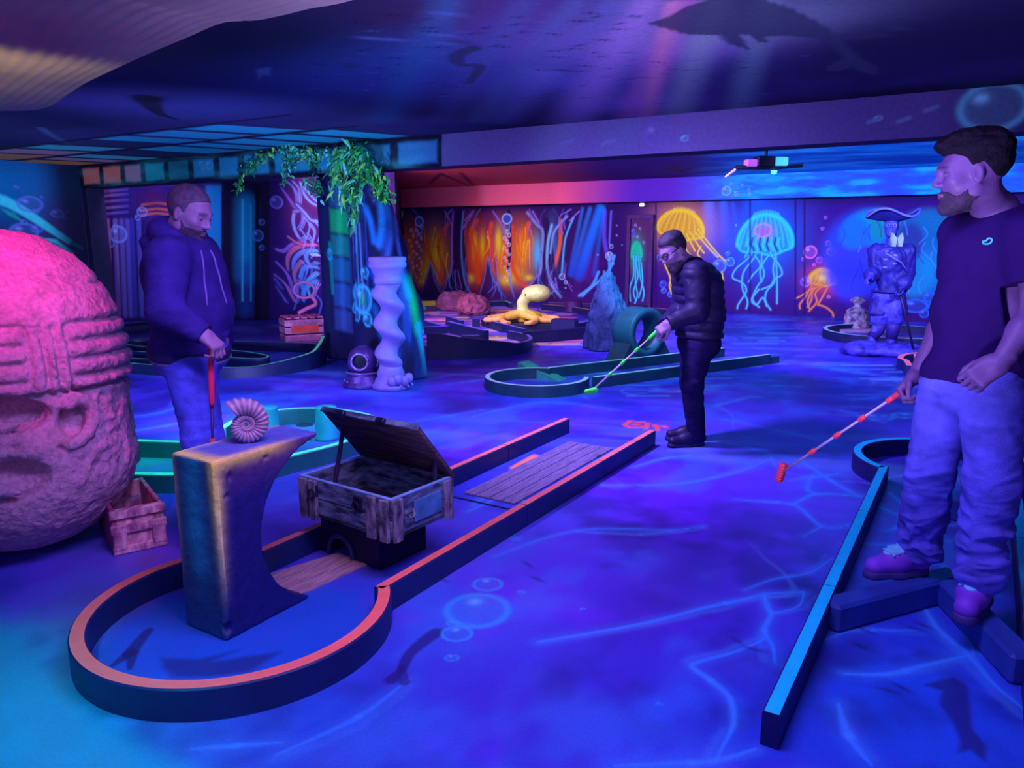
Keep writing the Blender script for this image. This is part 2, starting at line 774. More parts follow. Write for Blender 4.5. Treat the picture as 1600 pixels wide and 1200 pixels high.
# painted light web
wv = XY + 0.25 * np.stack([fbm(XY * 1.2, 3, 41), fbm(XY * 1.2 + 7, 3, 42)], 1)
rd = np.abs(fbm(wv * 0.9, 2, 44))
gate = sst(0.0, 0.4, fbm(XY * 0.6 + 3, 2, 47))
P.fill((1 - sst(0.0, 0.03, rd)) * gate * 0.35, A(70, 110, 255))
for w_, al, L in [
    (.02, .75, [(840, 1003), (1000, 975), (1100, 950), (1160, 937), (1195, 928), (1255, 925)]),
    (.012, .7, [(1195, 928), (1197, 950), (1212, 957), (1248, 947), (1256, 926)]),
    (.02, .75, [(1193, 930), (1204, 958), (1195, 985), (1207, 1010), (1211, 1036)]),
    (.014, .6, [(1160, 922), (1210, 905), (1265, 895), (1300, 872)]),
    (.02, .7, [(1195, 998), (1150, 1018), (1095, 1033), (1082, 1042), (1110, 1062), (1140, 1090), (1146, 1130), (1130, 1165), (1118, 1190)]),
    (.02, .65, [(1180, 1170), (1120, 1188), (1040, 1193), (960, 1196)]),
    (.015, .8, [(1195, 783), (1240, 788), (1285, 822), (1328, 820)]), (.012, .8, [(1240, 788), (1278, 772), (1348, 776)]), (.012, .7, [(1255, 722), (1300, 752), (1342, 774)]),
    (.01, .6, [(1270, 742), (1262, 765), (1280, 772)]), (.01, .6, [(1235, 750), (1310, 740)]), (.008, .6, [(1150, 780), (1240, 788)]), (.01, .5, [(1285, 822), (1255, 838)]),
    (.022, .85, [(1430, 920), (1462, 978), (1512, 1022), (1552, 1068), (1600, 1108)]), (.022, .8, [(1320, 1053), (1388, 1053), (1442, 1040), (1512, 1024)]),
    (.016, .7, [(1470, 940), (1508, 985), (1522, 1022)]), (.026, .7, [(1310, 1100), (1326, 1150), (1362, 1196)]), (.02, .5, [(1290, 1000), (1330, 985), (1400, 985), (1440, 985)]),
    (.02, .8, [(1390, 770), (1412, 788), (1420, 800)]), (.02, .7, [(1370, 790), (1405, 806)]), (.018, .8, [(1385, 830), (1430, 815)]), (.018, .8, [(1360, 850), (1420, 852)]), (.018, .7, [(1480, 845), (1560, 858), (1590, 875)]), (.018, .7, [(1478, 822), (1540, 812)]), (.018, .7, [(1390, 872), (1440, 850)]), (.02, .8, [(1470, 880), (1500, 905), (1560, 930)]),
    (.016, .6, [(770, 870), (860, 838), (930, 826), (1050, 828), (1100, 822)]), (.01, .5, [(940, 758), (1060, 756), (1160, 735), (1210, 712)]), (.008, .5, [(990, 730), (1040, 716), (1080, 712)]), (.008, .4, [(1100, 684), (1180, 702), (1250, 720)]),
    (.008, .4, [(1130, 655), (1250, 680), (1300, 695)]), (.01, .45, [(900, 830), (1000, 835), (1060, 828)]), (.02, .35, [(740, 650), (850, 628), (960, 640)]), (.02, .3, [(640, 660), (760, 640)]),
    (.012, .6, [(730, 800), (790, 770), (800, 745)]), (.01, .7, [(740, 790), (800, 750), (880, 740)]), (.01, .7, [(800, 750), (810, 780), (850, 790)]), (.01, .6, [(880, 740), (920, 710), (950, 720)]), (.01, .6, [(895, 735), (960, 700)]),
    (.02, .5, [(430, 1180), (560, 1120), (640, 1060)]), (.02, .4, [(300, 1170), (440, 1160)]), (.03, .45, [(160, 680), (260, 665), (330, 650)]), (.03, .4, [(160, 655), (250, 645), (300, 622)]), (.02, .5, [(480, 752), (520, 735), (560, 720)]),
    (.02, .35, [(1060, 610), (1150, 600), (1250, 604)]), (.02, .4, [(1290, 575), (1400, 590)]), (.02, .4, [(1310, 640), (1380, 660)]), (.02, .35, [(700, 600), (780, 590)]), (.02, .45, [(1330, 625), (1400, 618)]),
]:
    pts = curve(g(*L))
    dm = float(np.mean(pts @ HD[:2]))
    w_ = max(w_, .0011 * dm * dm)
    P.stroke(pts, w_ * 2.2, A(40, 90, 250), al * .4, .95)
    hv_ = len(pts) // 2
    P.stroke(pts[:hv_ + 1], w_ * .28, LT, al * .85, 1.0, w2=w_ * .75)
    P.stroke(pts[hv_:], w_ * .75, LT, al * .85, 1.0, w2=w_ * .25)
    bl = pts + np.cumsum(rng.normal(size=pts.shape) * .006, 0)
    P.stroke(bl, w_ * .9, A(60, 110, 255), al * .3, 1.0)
# painted sea life
SIL = A(26, 16, 118)
P.stroke(curve(g((682, 988), (665, 1000), (640, 1022), (628, 1045))), .035, SIL, .8, .4, w2=.02)
P.stroke(curve(g((628, 1045), (612, 1062))), .012, SIL, .8, .4, w2=.03)
P.stroke(curve(g((628, 1042), (632, 1066))), .012, SIL, .7, .4, w2=.022)
P.stroke(curve(g((232, 985), (215, 1005), (204, 1020))), .02, A(22, 20, 105), .8, .4, w2=.03)
P.stroke(curve(g((204, 1020), (176, 1040))), .03, A(22, 20, 105), .8, .4, w2=.012)
P.stroke(curve(g((206, 1022), (203, 1045))), .025, A(22, 20, 105), .8, .4, w2=.01)
P.poly(g((252, 1028), (310, 1030), (372, 1016), (330, 1034), (440, 1018), (390, 1050), (320, 1058), (270, 1058), (255, 1045)), A(24, 24, 120), .75, .02)
P.poly(g((1445, 1070), (1470, 1062), (1490, 1058), (1512, 1072), (1516, 1100), (1520, 1140), (1542, 1166), (1540, 1190), (1516, 1172), (1497, 1176), (1500, 1158), (1490, 1130), (1468, 1100), (1472, 1080)), A(26, 20, 120), .8, .012)
for x, y in [(1385, 1078), (1410, 1075), (1430, 982), (1445, 978), (1150, 1000), (1180, 1015), (995, 760), (770, 838), (825, 882), (1345, 1010), (690, 905), (1352, 985), (840, 905)]:
    P.blob(G(x, y), .05, .012, SIL, .8, rng.uniform(-.6, .6))
for x, y, r, e in [(746, 953, .1, 1.35), (762, 913, .05, 1.2), (714, 990, .045, 1.2), (708, 974, .02, 1), (706, 1028, .02, 1), (815, 925, .014, 1), (805, 842, .02, 1), (1030, 1100, .01, 1), (910, 952, .01, 1), (1425, 650, .12, 1), (1370, 652, .1, 1)]:
    P.bubble(G(x, y), r * 1.25, A(40, 120, 255), .75, r * e, 0.5)
# far floor: chopped glints of coloured light, painted into the pigment
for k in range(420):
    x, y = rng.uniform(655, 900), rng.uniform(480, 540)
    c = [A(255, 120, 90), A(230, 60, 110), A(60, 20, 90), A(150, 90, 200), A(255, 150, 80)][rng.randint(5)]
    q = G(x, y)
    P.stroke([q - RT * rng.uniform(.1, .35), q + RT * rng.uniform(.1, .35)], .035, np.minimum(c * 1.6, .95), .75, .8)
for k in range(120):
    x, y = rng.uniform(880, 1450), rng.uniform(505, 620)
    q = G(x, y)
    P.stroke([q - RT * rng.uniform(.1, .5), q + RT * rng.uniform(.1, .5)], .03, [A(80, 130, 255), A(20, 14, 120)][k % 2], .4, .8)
# hole number stencilled at the tee of the orange lane
OR_ = A(255, 62, 84)
for L in [[(976, 664), (984, 658), (1012, 661), (1010, 669), (985, 668), (976, 664)], [(990, 664), (1004, 665)]]:
    P.stroke(g(*L), .022, OR_, 1, .3)
P.stroke(g((1022, 665), (1040, 667)), .03, OR_, 1, .3)
P.stroke(g((1028, 672), (1024, 664)), .02, OR_, 1, .3)
# bright stencil bar on the lane
P.stroke(g((802, 731), (836, 712)), .03, A(255, 96, 80), .95, .5)
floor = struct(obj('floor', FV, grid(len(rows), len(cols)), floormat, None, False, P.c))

# ---- far wall -----------------------------------------------------------
XF0, XF1 = -13.2, XR


def panel(name, p0, u, v, nu, nv, base, mat=None, extra=None):
    s, t = np.meshgrid(np.linspace(0, 1, nu), np.linspace(0, 1, nv), indexing='ij')
    p0, u, v = (np.asarray(q, float) for q in (p0, u, v))
    V = p0 + s.ravel()[:, None] * u + t.ravel()[:, None] * v
    return V, grid(nu, nv), Paint


def finish(name, V, F, P, mat, boxes=(), flip=False, pigbox=None):
    F = np.asarray(F)
    if flip:
        F = F[:, ::-1]
    F = F.tolist()
    pig = P.c
    for c, h in boxes:
        n = len(V)
        V = np.vstack([V, box8(c, h)])
        F += [[i + n for i in f] for f in BOXF]
        pig = np.vstack([pig, np.tile(pigbox, (8, 1))])
    return struct(obj(name, V, F, mat, None, False, pig))


V, F, _ = panel('', (XF0, YF, 0), (XF1 - XF0, 0, 0), (0, 0, ZC2), 1500, 230, 0)
P = Paint(V[:, [0, 2]], A(34, 8, 92))
w = lambda *q: [WY(x, y, YF)[[0, 2]] for x, y in q]
S = 1 / 72.0                                 # one photograph pixel at the far wall, in metres
xx = V[:, 0]
P.fill(sst(w((960, 400))[0][0], w((1040, 400))[0][0], xx) * .8, A(44, 8, 128))
P.fill(sst(.1, .6, fbm(V[:, [0, 2]] * 1.2, 3, 4)) * .5, A(74, 14, 150))
for x0, y0, rx, ry, c, a in [(640, 400, 22, 60, A(255, 90, 20), .9), (680, 405, 34, 60, A(255, 110, 20), .95), (682, 400, 14, 36, A(255, 215, 20), 1), (664, 425, 12, 30, A(255, 150, 20), .9), (632, 420, 8, 40, A(255, 180, 20), .8),
                             (745, 400, 34, 62, A(225, 60, 40), .95), (742, 385, 6, 22, A(250, 235, 20), 1), (754, 385, 6, 24, A(250, 235, 20), 1), (790, 400, 40, 62, A(235, 80, 30), .9), (779, 378, 7, 26, A(245, 240, 40), 1), (818, 390, 22, 46, A(255, 90, 20), .95), (816, 388, 8, 22, A(255, 235, 10), 1), (838, 395, 14, 36, A(90, 130, 200), .8), (840, 398, 5, 24, A(40, 150, 255), .9), (800, 430, 30, 18, A(255, 150, 30), .7), (862, 390, 12, 50, A(60, 110, 220), .6), (660, 440, 10, 7, A(255, 210, 40), .9), (790, 438, 12, 9, A(255, 210, 40), .9), (735, 435, 10, 8, A(255, 190, 40), .8), (826, 434, 10, 6, A(255, 190, 60), .8)]:
    P.blob(w((x0, y0))[0], rx * S, ry * S, c, a)
for L, ww, c in [([(700, 350), (685, 380), (690, 420), (680, 450)], 4, A(235, 50, 30)), ([(665, 370), (672, 400), (690, 440)], 4, A(235, 60, 40)), ([(745, 345), (735, 365), (742, 390), (748, 440)], 5, A(240, 60, 30)), ([(768, 350), (760, 400), (772, 440)], 5, A(235, 60, 40)), ([(800, 355), (796, 400), (812, 440), (832, 450)], 5, A(245, 50, 30)), ([(826, 350), (818, 370), (816, 400)], 5, A(255, 70, 10)),
                 ([(650, 350), (642, 400), (655, 450)], 4, A(240, 70, 60)), ([(876, 345), (875, 380), (868, 410), (860, 432)], 4, A(255, 80, 50)), ([(720, 400), (730, 440)], 4, A(230, 60, 60))]:
    P.stroke(curve(w(*L)), ww * S, c, .85, .8)
for k in range(90):
    zx, zw = [(640, 18), (680, 26), (745, 26), (790, 30), (820, 14), (636, 10)][rng.randint(6)]
    x0 = zx + rng.uniform(-zw, zw)
    y0 = rng.uniform(350, 415)
    hgt = rng.uniform(18, 55)
    c = [A(255, 90, 20), A(255, 150, 30), A(235, 50, 40), A(150, 40, 60), A(255, 215, 50), A(200, 60, 80)][rng.randint(6)]
    P.stroke(curve(w((x0, y0), (x0 + rng.uniform(-4, 4), y0 + hgt * .5), (x0 + rng.uniform(-7, 7), y0 + hgt))), rng.uniform(.7, 2.0) * S, c, .7, .9, w2=.4 * S)
TR, TH, TB = A(30, 10, 84), A(120, 80, 235), A(70, 110, 250)
# tree trunks, each a dark body with lit edges
for L, w0, w1 in [([(716, 326), (717, 390), (716, 440), (712, 472)], 8, 26), ([(853, 345), (856, 400), (856, 440), (852, 478)], 6, 22), ([(795, 330), (797, 380), (794, 420)], 4, 3), ([(625, 330), (628, 400), (622, 460)], 5, 10)]:
    P.stroke(curve(w(*L)), w0 * S, TR, .97, .25, w2=w1 * S)
for L, ww, c in [([(708, 330), (706, 370), (706, 410), (700, 440), (688, 462)], 2.4, TH), ([(724, 330), (721, 370), (722, 410), (728, 445), (742, 466)], 2.4, TB), ([(695, 330), (706, 352)], 2.2, TH), ([(740, 330), (724, 356)], 2.2, TH), ([(740, 328), (726, 345)], 1.6, TH), ([(770, 330), (784, 352), (793, 380)], 2, TH),
                 ([(824, 332), (838, 350), (848, 362), (846, 400), (842, 430), (816, 458)], 3, A(110, 110, 240)), ([(862, 352), (856, 380), (855, 420), (862, 445), (876, 464)], 3, A(100, 150, 255)), ([(886, 338), (866, 362), (860, 395)], 2.4, A(110, 120, 250)), ([(832, 330), (842, 348)], 2, TH), ([(795, 420), (798, 445), (804, 466)], 2.4, TB), ([(896, 340), (884, 370), (880, 400), (878, 425)], 2, A(60, 150, 255)), ([(905, 330), (890, 345)], 1.4, TH), ([(945, 330), (944, 370), (948, 395)], 4, A(80, 60, 220)), ([(955, 330), (952, 380)], 2, A(90, 80, 230))]:
    P.stroke(curve(w(*L)), ww * S, c, .85, .9)
for pk, bx0, bx1, by in [((673, 410), 656, 690, 462), ((762, 402), 748, 784, 466), ((700, 430), 688, 712, 464), ((840, 430), 812, 850, 464), ((776, 440), 768, 790, 466)]:
    P.poly(w(pk, (bx1, by), (bx0, by)), A(44, 20, 110), .95, 1.5 * S)
    P.stroke(w(pk, ((pk[0] + bx0) / 2 + 2, (pk[1] + by) / 2), (bx0, by)), 1.6 * S, TH, .8, .9)
    P.stroke(w(pk, ((pk[0] + bx1) / 2 - 3, (pk[1] + by) / 2), (bx1, by)), 2.2 * S, TB, .7, .9)
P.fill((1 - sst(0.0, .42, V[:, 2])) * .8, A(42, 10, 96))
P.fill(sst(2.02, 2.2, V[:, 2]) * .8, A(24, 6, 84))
for k in range(46):
    x0 = [706, 724, 846, 862, 640, 770, 890, 690][rng.randint(8)] + rng.uniform(-9, 9)
    y0 = rng.uniform(425, 450)
    P.stroke(curve(w((x0, y0 - rng.uniform(10, 40)), (x0 + rng.uniform(-4, 4), y0), (x0 + rng.uniform(-14, 14), y0 + rng.uniform(8, 20)))), rng.uniform(.6, 1.6) * S, [TH, A(90, 50, 180), A(60, 80, 230), A(50, 20, 110)][rng.randint(4)], .7, .9)
for k in range(16):
    x0 = [700, 720, 742, 780, 830, 850, 880, 650][rng.randint(8)] + rng.uniform(-6, 6)
    P.stroke(curve(w((x0 + rng.uniform(-14, 14), 327), (x0 + rng.uniform(-6, 6), 340), (x0, rng.uniform(352, 372)))), 1.1 * S, [TH, A(70, 40, 150), A(70, 90, 230)][rng.randint(3)], .75, .9)
# strings of bubbles
for cx, y0, y1, n in [(655, 348, 440, 16), (643, 360, 418, 8), (792, 362, 438, 16)]:
    for k in range(n):
        t = k / (n - 1)
        P.bubble(w((cx + 4 * math.sin(k * 2.1), y0 + (y1 - y0) * t))[0], (3.6 - 2 * t) * S, A(235, 190, 250), .95)
for c0 in [(655, 346), (792, 342), (623, 335)]:
    P.blob(w(c0)[0], 9 * S, 8 * S, A(40, 60, 210), .9, hard=.8)
    P.ring(w(c0)[0], 9 * S, 8 * S, .16, A(140, 150, 255), .9)
    P.stroke(w((c0[0] - 4, c0[1] + 9), (c0[0] - 3, c0[1] + 26)), 2 * S, A(60, 110, 250), .8)
    P.stroke(w((c0[0] + 4, c0[1] + 9), (c0[0] + 3, c0[1] + 22)), 2 * S, A(60, 110, 250), .8)
# shafts of painted light
for x0, x1, ww, a in [(938, 905, 10, .9), (922, 893, 5, .6), (944, 928, 4, .5), (910, 890, 4, .5)]:
    P.stroke(w((x0, 326), (x1, 428)), ww * S * .8, A(10, 110, 255), a, .9, w2=ww * S * 1.2, col2=A(14, 60, 220))
for x0, x1, ww, a in [(1108, 1112, 10, .8), (1130, 1138, 8, .7), (1180, 1185, 16, .5), (1145, 1160, 4, .4)]:
    P.stroke(w((x0, 318), (x1, 420)), ww * S, A(16, 90, 255), a, 1.0, w2=ww * S * 1.8, col2=A(40, 20, 170))
P.blob(w((1185, 345))[0], 50 * S, 40 * S, A(16, 50, 220), .7)
# kelp roots and swimming figure by the standing stone
for L in [[(960, 400), (950, 425), (925, 448), (905, 462)], [(935, 425), (926, 445), (910, 462)], [(952, 400), (950, 440), (930, 462)]]:
    P.stroke(curve(w(*L)), 2.6 * S, A(60, 140, 255), .9, .8)
for x0, y0, r in [(955, 385, 3.4), (952, 400, 6), (878, 432, 5), (884, 441, 3), (952, 398, 4), (958, 412, 2), (964, 368, 1.5), (964, 352, 1.2), (944, 425, 2), (934, 398, 1.5), (972, 383, 1), (884, 450, 1.5)]:
    P.bubble(w((x0, y0))[0], r * S, A(120, 150, 255), .9)
# small dark fish in the glow
for k in range(10):
    P.blob(w((666 + rng.uniform(0, 24), 384 + rng.uniform(0, 8)))[0], 1.8 * S, .7 * S, A(40, 10, 20), .9)


def jelly(c, rx, ry, col, glow, tcol, tails, ribs=7, tilt=0.0, glim=.7):
    c = w(c)[0]
    P.blob(c, rx * S * 1.45, ry * S * 1.7, glow, glim)
    a = np.linspace(0, PI, 30)
    cr, sr = math.cos(tilt), math.sin(tilt)
    rot = lambda x, y: c + np.array([x * cr - y * sr, x * sr + y * cr]) * S
    top = [rot(rx * math.cos(t), ry * (1.25 * math.sin(t) - .25)) for t in a]
    bot = [rot(rx * math.cos(t), -ry * .25 - ry * (.35 + .07 * math.cos(5 * t)) * math.sin(t)) for t in a[::-1]]
    P.poly(top + bot, col * .38 + glow * .4, .85, 2 * S)
    for k in range(ribs):
        t = -0.9 + 1.8 * k / (ribs - 1)
        L = [rot(rx * t * s_, ry * (1.0 * math.sqrt(max(0, 1 - (t * s_) ** 2)) * (1.15 - .9 * q_) - .45 * q_)) for s_, q_ in ((.45, 0), (.75, .3), (.92, .65), (1.0, 1.0))]
        P.stroke(curve(L), 2.0 * S, np.minimum(col * .9 + .06, .95), .55, .9)
    P.stroke(top, 3.2 * S, col, 1, .8)
    P.stroke(bot, 2.0 * S, col, .8, .9)
    for L in tails:
        P.stroke(curve(w(*L)), 2.0 * S, tcol * .5, .5, 1.0)
        P.stroke(curve(w(*L)), 1.2 * S, tcol, .95, .8)


OYc, OOr, OCy, OGr = A(255, 215, 30), A(255, 130, 60), A(40, 190, 255), A(20, 225, 150)
jelly((1063, 356), 36, 25, OYc, A(230, 120, 20), A(255, 170, 60), [[(1072, 365), (1080, 380), (1086, 392)], [(1078, 362), (1092, 385), (1100, 395)], [(1086, 362), (1108, 388), (1122, 402)], [(1090, 358), (1120, 395), (1134, 408)], [(1068, 368), (1072, 390), (1080, 400)], [(1036, 378), (1034, 400), (1046, 430), (1050, 450)], [(1052, 430), (1046, 445), (1050, 460)], [(1128, 425), (1130, 445), (1124, 460)], [(1095, 385), (1090, 396), (1094, 402)]], 8, -.18, .8)
jelly((1195, 374), 38, 34, A(30, 205, 235), A(10, 90, 235), A(60, 150, 255), [[(1176, 380), (1172, 400), (1150, 420), (1145, 434), (1160, 442), (1166, 455), (1154, 475), (1152, 482)], [(1184, 380), (1180, 400), (1162, 425), (1160, 450), (1168, 470), (1166, 482)], [(1192, 380), (1190, 410), (1194, 430), (1182, 450), (1176, 468), (1186, 480)], [(1200, 380), (1206, 400), (1216, 412), (1222, 428), (1210, 436), (1204, 446), (1190, 452)], [(1206, 380), (1212, 395), (1208, 420), (1210, 440), (1198, 455), (1196, 470), (1204, 484)], [(1212, 390), (1214, 440), (1214, 474)], [(1180, 400), (1188, 415), (1176, 430), (1170, 440)], [(1186, 452), (1174, 468), (1182, 476), (1192, 465), (1198, 478)], [(1170, 388), (1164, 402)], [(1200, 400), (1188, 420), (1190, 440)]], 9, 0, .8)
P.blob(w((1194, 362))[0], 14 * S, 10 * S, A(150, 50, 220), .8)
P.ring(w((1192, 360))[0], 11 * S, 9 * S, .14, A(150, 110, 255), .8)
for k in range(9):
    x0 = 1170 + k * 6
    P.stroke(w((x0, 372), (x0 - 2, 382), (x0 + 2, 392)), 1.6 * S, A(20, 20, 110) if k % 2 else OCy, .8)
jelly((1285, 437), 17, 13, A(255, 140, 50), A(255, 60, 60), A(255, 100, 80), [[(1274, 440), (1266, 450), (1260, 462), (1250, 475), (1250, 482)], [(1280, 446), (1270, 455), (1268, 468), (1262, 480)], [(1286, 446), (1274, 458), (1276, 472), (1264, 486)], [(1294, 448), (1286, 462), (1278, 476)], [(1278, 476), (1290, 480), (1300, 488), (1302, 494)], [(1274, 440), (1258, 448)], [(1270, 450), (1252, 462), (1244, 466)], [(1272, 448), (1262, 470), (1266, 484)]], 6, -.05, .9)
P.blob(w((1286, 434))[0], 9 * S, 6 * S, A(255, 190, 110), .9)
for x0, y0, r, c in [(1266, 394, 8, A(200, 90, 220)), (1299, 393, 5.5, A(190, 100, 240)), (1294, 380, 3.5, A(150, 70, 240)), (1280, 406, 4, A(150, 80, 240)), (1255, 405, 2.5, A(160, 80, 240)), (1258, 440, 6, A(90, 80, 245)), (1272, 414, 2, A(200, 100, 230)), (1290, 340, 2, A(170, 90, 250)), (1285, 357, 2, A(170, 90, 250)), (1295, 464, 2, A(230, 120, 230)), (1141, 409, 6, A(60, 130, 255)), (1137, 396, 3, A(60, 130, 255)), (1124, 416, 9, A(80, 120, 255)), (1118, 398, 3, A(90, 110, 255)), (1036, 444, 5, A(50, 90, 255)), (1037, 454, 4, A(60, 110, 255)), (1047, 460, 4, A(70, 110, 255)), (1031, 402, 4, A(80, 110, 255)), (1150, 352, 1.5, A(100, 150, 255)), (1170, 400, 2, A(100, 150, 255))]:
    P.bubble(w((x0, y0))[0], r * S, c, .9)
# great scallop-shaped coral behind the statue
for x0, y0, rx, ry, c, a in [(1350, 395, 58, 62, A(24, 60, 215), .9), (1335, 420, 40, 50, A(50, 40, 220), .7), (1362, 355, 36, 26, A(8, 110, 190), .95), (1375, 350, 26, 22, A(6, 125, 165), .9), (1335, 365, 22, 24, A(16, 90, 230), .9), (1330, 430, 30, 34, A(40, 50, 225), .6), (1440, 400, 50, 60, A(10, 100, 190), .9), (1450, 360, 40, 30, A(8, 90, 170), .8), (1430, 430, 24, 30, A(14, 120, 200), .7), (1420, 380, 18, 30, A(40, 20, 140), .7)]:
    P.blob(w((x0, y0))[0], rx * S, ry * S, c, a, hard=.65)
for k in range(26):
    x0, y0 = rng.uniform(1310, 1460), rng.uniform(340, 440)
    P.stroke(curve(w((x0, y0), (x0 + rng.uniform(-8, 8), y0 + 12), (x0 + rng.uniform(-10, 10), y0 + 26))), 1.0 * S, A(60, 120, 250) if k % 2 else A(30, 30, 150), .6, .9)
for x0, y0, rx, ry in [(1430, 478, 14, 8), (1452, 464, 6, 6), (1458, 478, 5, 5), (1444, 490, 5, 5)]:
    P.bubble(w((x0, y0))[0], rx * S, A(24, 90, 245), .95, ry * S)
# plank rails of the partition to the right of the door
for x0 in (1025, 1172, 1243, 1257):
    P.stroke(w((x0, 312), (x0, 496)), 1.6 * S, A(26, 6, 88), .8, .6)
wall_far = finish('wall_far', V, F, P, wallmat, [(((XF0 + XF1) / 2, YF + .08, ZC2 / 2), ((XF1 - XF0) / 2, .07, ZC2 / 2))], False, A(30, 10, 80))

# door with a painted green jellyfish
dp0, dp1 = WY(983, 480, YF - .05), WY(1011, 480, YF - .05)
dz = WY(995, 342, YF - .05)[2]
fr0, fr1 = WY(976, 480, YF - .05)[0], WY(1020, 480, YF - .05)[0]
V, F, _ = panel('', (dp0[0], YF - .06, .02), (dp1[0] - dp0[0], 0, 0), (0, 0, dz - .02), 60, 200, 0)
Pm = P
P = Paint(V[:, [0, 2]], A(66, 30, 92))
w = lambda *q: [WY(x, y, YF - .06)[[0, 2]] for x, y in q]
P.fill((1 - sst(.5, 1.5, V[:, 2])) * .7, A(40, 12, 120))
jelly((994, 396), 8, 15, A(20, 225, 150), A(0, 150, 140), A(50, 190, 230), [[(990, 400), (990, 430), (984, 450), (985, 470)], [(994, 400), (993, 440), (996, 460), (992, 474)], [(998, 400), (1000, 430), (1006, 455), (1004, 470)], [(992, 405), (997, 430), (990, 455), (994, 470)], [(1001, 405), (1004, 440), (998, 465)]], 4, 0, .95)
P.blob(w((994, 388))[0], 6 * S, 11 * S, A(10, 215, 140), .9, hard=.5)
P.bubble(w((989, 364))[0], 3.4 * S, A(70, 90, 240), .9, 6 * S)
for x0, y0 in [(1000, 357), (996, 370), (1006, 379), (993, 352)]:
    P.bubble(w((x0, y0))[0], 2 * S, A(150, 130, 230), .9)
door = finish('door_1', V, F, P, wallmat, [(((dp0[0] + dp1[0]) / 2, YF - .035, dz / 2 + .01), ((dp1[0] - dp0[0]) / 2, .02, dz / 2 - .01))], False, A(50, 24, 80))
mb = MB()
fm_ = M('door_frame_paint', A(52, 20, 96), .6)
for x0 in (dp0[0] - .05, dp1[0] + .05):
    mb.add(*bbox((x0, YF - .05, dz / 2), (.045, .05, dz / 2)))
mb.add(*bbox(((dp0[0] + dp1[0]) / 2, YF - .05, dz + .04), ((dp1[0] - dp0[0]) / 2 + .095, .05, .045)))
struct(mb.build('trim_3', fm_))
hb = MB().add(*tube([(dp1[0] - .05, YF - .06, 1.0), (dp1[0] - .05, YF - .12, 1.0), (dp1[0] - .16, YF - .12, 1.0)], .011))
obj('door_handle', np.vstack(hb.V), hb.F, M('dull_steel', A(130, 110, 190), .35, metal=.6), door, True)

# second bulkhead and far ceiling
V, F, _ = panel('', (XF0, Y2, ZB2), (XF1 - XF0, 0, 0), (0, 0, ZC2 - ZB2), 900, 60, 0)
P = Paint(V[:, [0, 2]], A(70, 30, 170))
w = lambda *q: [WY(x, y, Y2)[[0, 2]] for x, y in q]
x_ = lambda px: WY(px, 300, Y2)[0]
P.fill(1 - sst(x_(860), x_(1000), V[:, 0]), A(180, 70, 130))  # red light on the left part, put into the pigment
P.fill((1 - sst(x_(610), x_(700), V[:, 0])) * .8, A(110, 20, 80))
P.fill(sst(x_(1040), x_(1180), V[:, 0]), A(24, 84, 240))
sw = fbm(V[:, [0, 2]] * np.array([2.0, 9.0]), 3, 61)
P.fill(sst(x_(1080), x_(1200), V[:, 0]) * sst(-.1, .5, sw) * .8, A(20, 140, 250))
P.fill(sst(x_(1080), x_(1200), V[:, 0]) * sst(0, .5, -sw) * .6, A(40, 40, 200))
for x0, y0, r in [(1135, 298, 6), (1150, 302, 3), (1170, 297, 2), (1171, 303, 2), (1142, 288, 2), (1160, 290, 1.5)]:
    P.bubble(w((x0, y0))[0], r * S, A(90, 140, 255), .9)
finish('trim_2', V, F, P, wallmat, [(((XF0 + XF1) / 2, (Y2 + YF) / 2 + .02, (ZB2 + ZC2) / 2), ((XF1 - XF0) / 2, (YF - Y2) / 2 - .02, (ZC2 - ZB2) / 2))], False, A(34, 10, 90))
V, F, _ = panel('', (XF0, YB, ZC2), (XF1 - XF0, 0, 0), (0, Y2 + .3 - YB, 0), 700, 330, 0)
P = Paint(V[:, :2], A(60, 20, 130))
gc = lambda *q: [G(x, y, ZC2)[:2] for x, y in q]
ang = V[:, 0] / V[:, 1]
a_ = lambda px: (lambda q: q[0] / q[1])(G(px, 280, ZC2))
P.fill((1 - sst(a_(820), a_(960), ang)), A(170, 60, 100))  # red-lit left side of the far ceiling, painted into its colour
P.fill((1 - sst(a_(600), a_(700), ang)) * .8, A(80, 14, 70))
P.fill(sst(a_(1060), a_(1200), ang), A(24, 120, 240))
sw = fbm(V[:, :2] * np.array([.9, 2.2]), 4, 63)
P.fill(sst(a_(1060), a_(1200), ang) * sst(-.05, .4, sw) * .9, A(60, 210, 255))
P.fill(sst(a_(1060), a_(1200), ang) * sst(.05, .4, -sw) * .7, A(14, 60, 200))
for L in [[(690, 272), (720, 285), (735, 292)], [(720, 270), (740, 290)], [(1040, 262), (1060, 268), (1085, 262)], [(1050, 258), (1070, 272)], [(690, 270), (670, 288)]]:
    P.stroke(curve(gc(*L)), .06, A(70, 10, 60), .8, .9)
finish('ceiling_2', V, F, P, wallmat, [], True)

# ---- main bulkhead ------------------------------------------------------
X0, X1 = XL, XR
V, F, _ = panel('', (X0, YB, ZB), (X1 - X0, 0, 0), (0, 0, ZC - ZB), 1150, 50, 0)
P = Paint(V[:, [0, 2]], A(76, 60, 160))
w = lambda *q: [WY(x, y, YB)[[0, 2]] for x, y in q]
x_ = lambda px: WY(px, 250, YB)[0]
SB = 1 / 150.0
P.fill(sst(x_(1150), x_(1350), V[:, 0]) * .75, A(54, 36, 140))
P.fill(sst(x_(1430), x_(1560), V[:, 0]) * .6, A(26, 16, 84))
for x0, c, a in [(700, A(70, 70, 160), .5), (860, A(80, 80, 170), .6), (1000, A(70, 50, 150), .5), (960, A(60, 70, 150), .4)]:
    P.stroke(w((x0 + 20, 190), (x0 - 15, 270)), .25, c, a, 1)
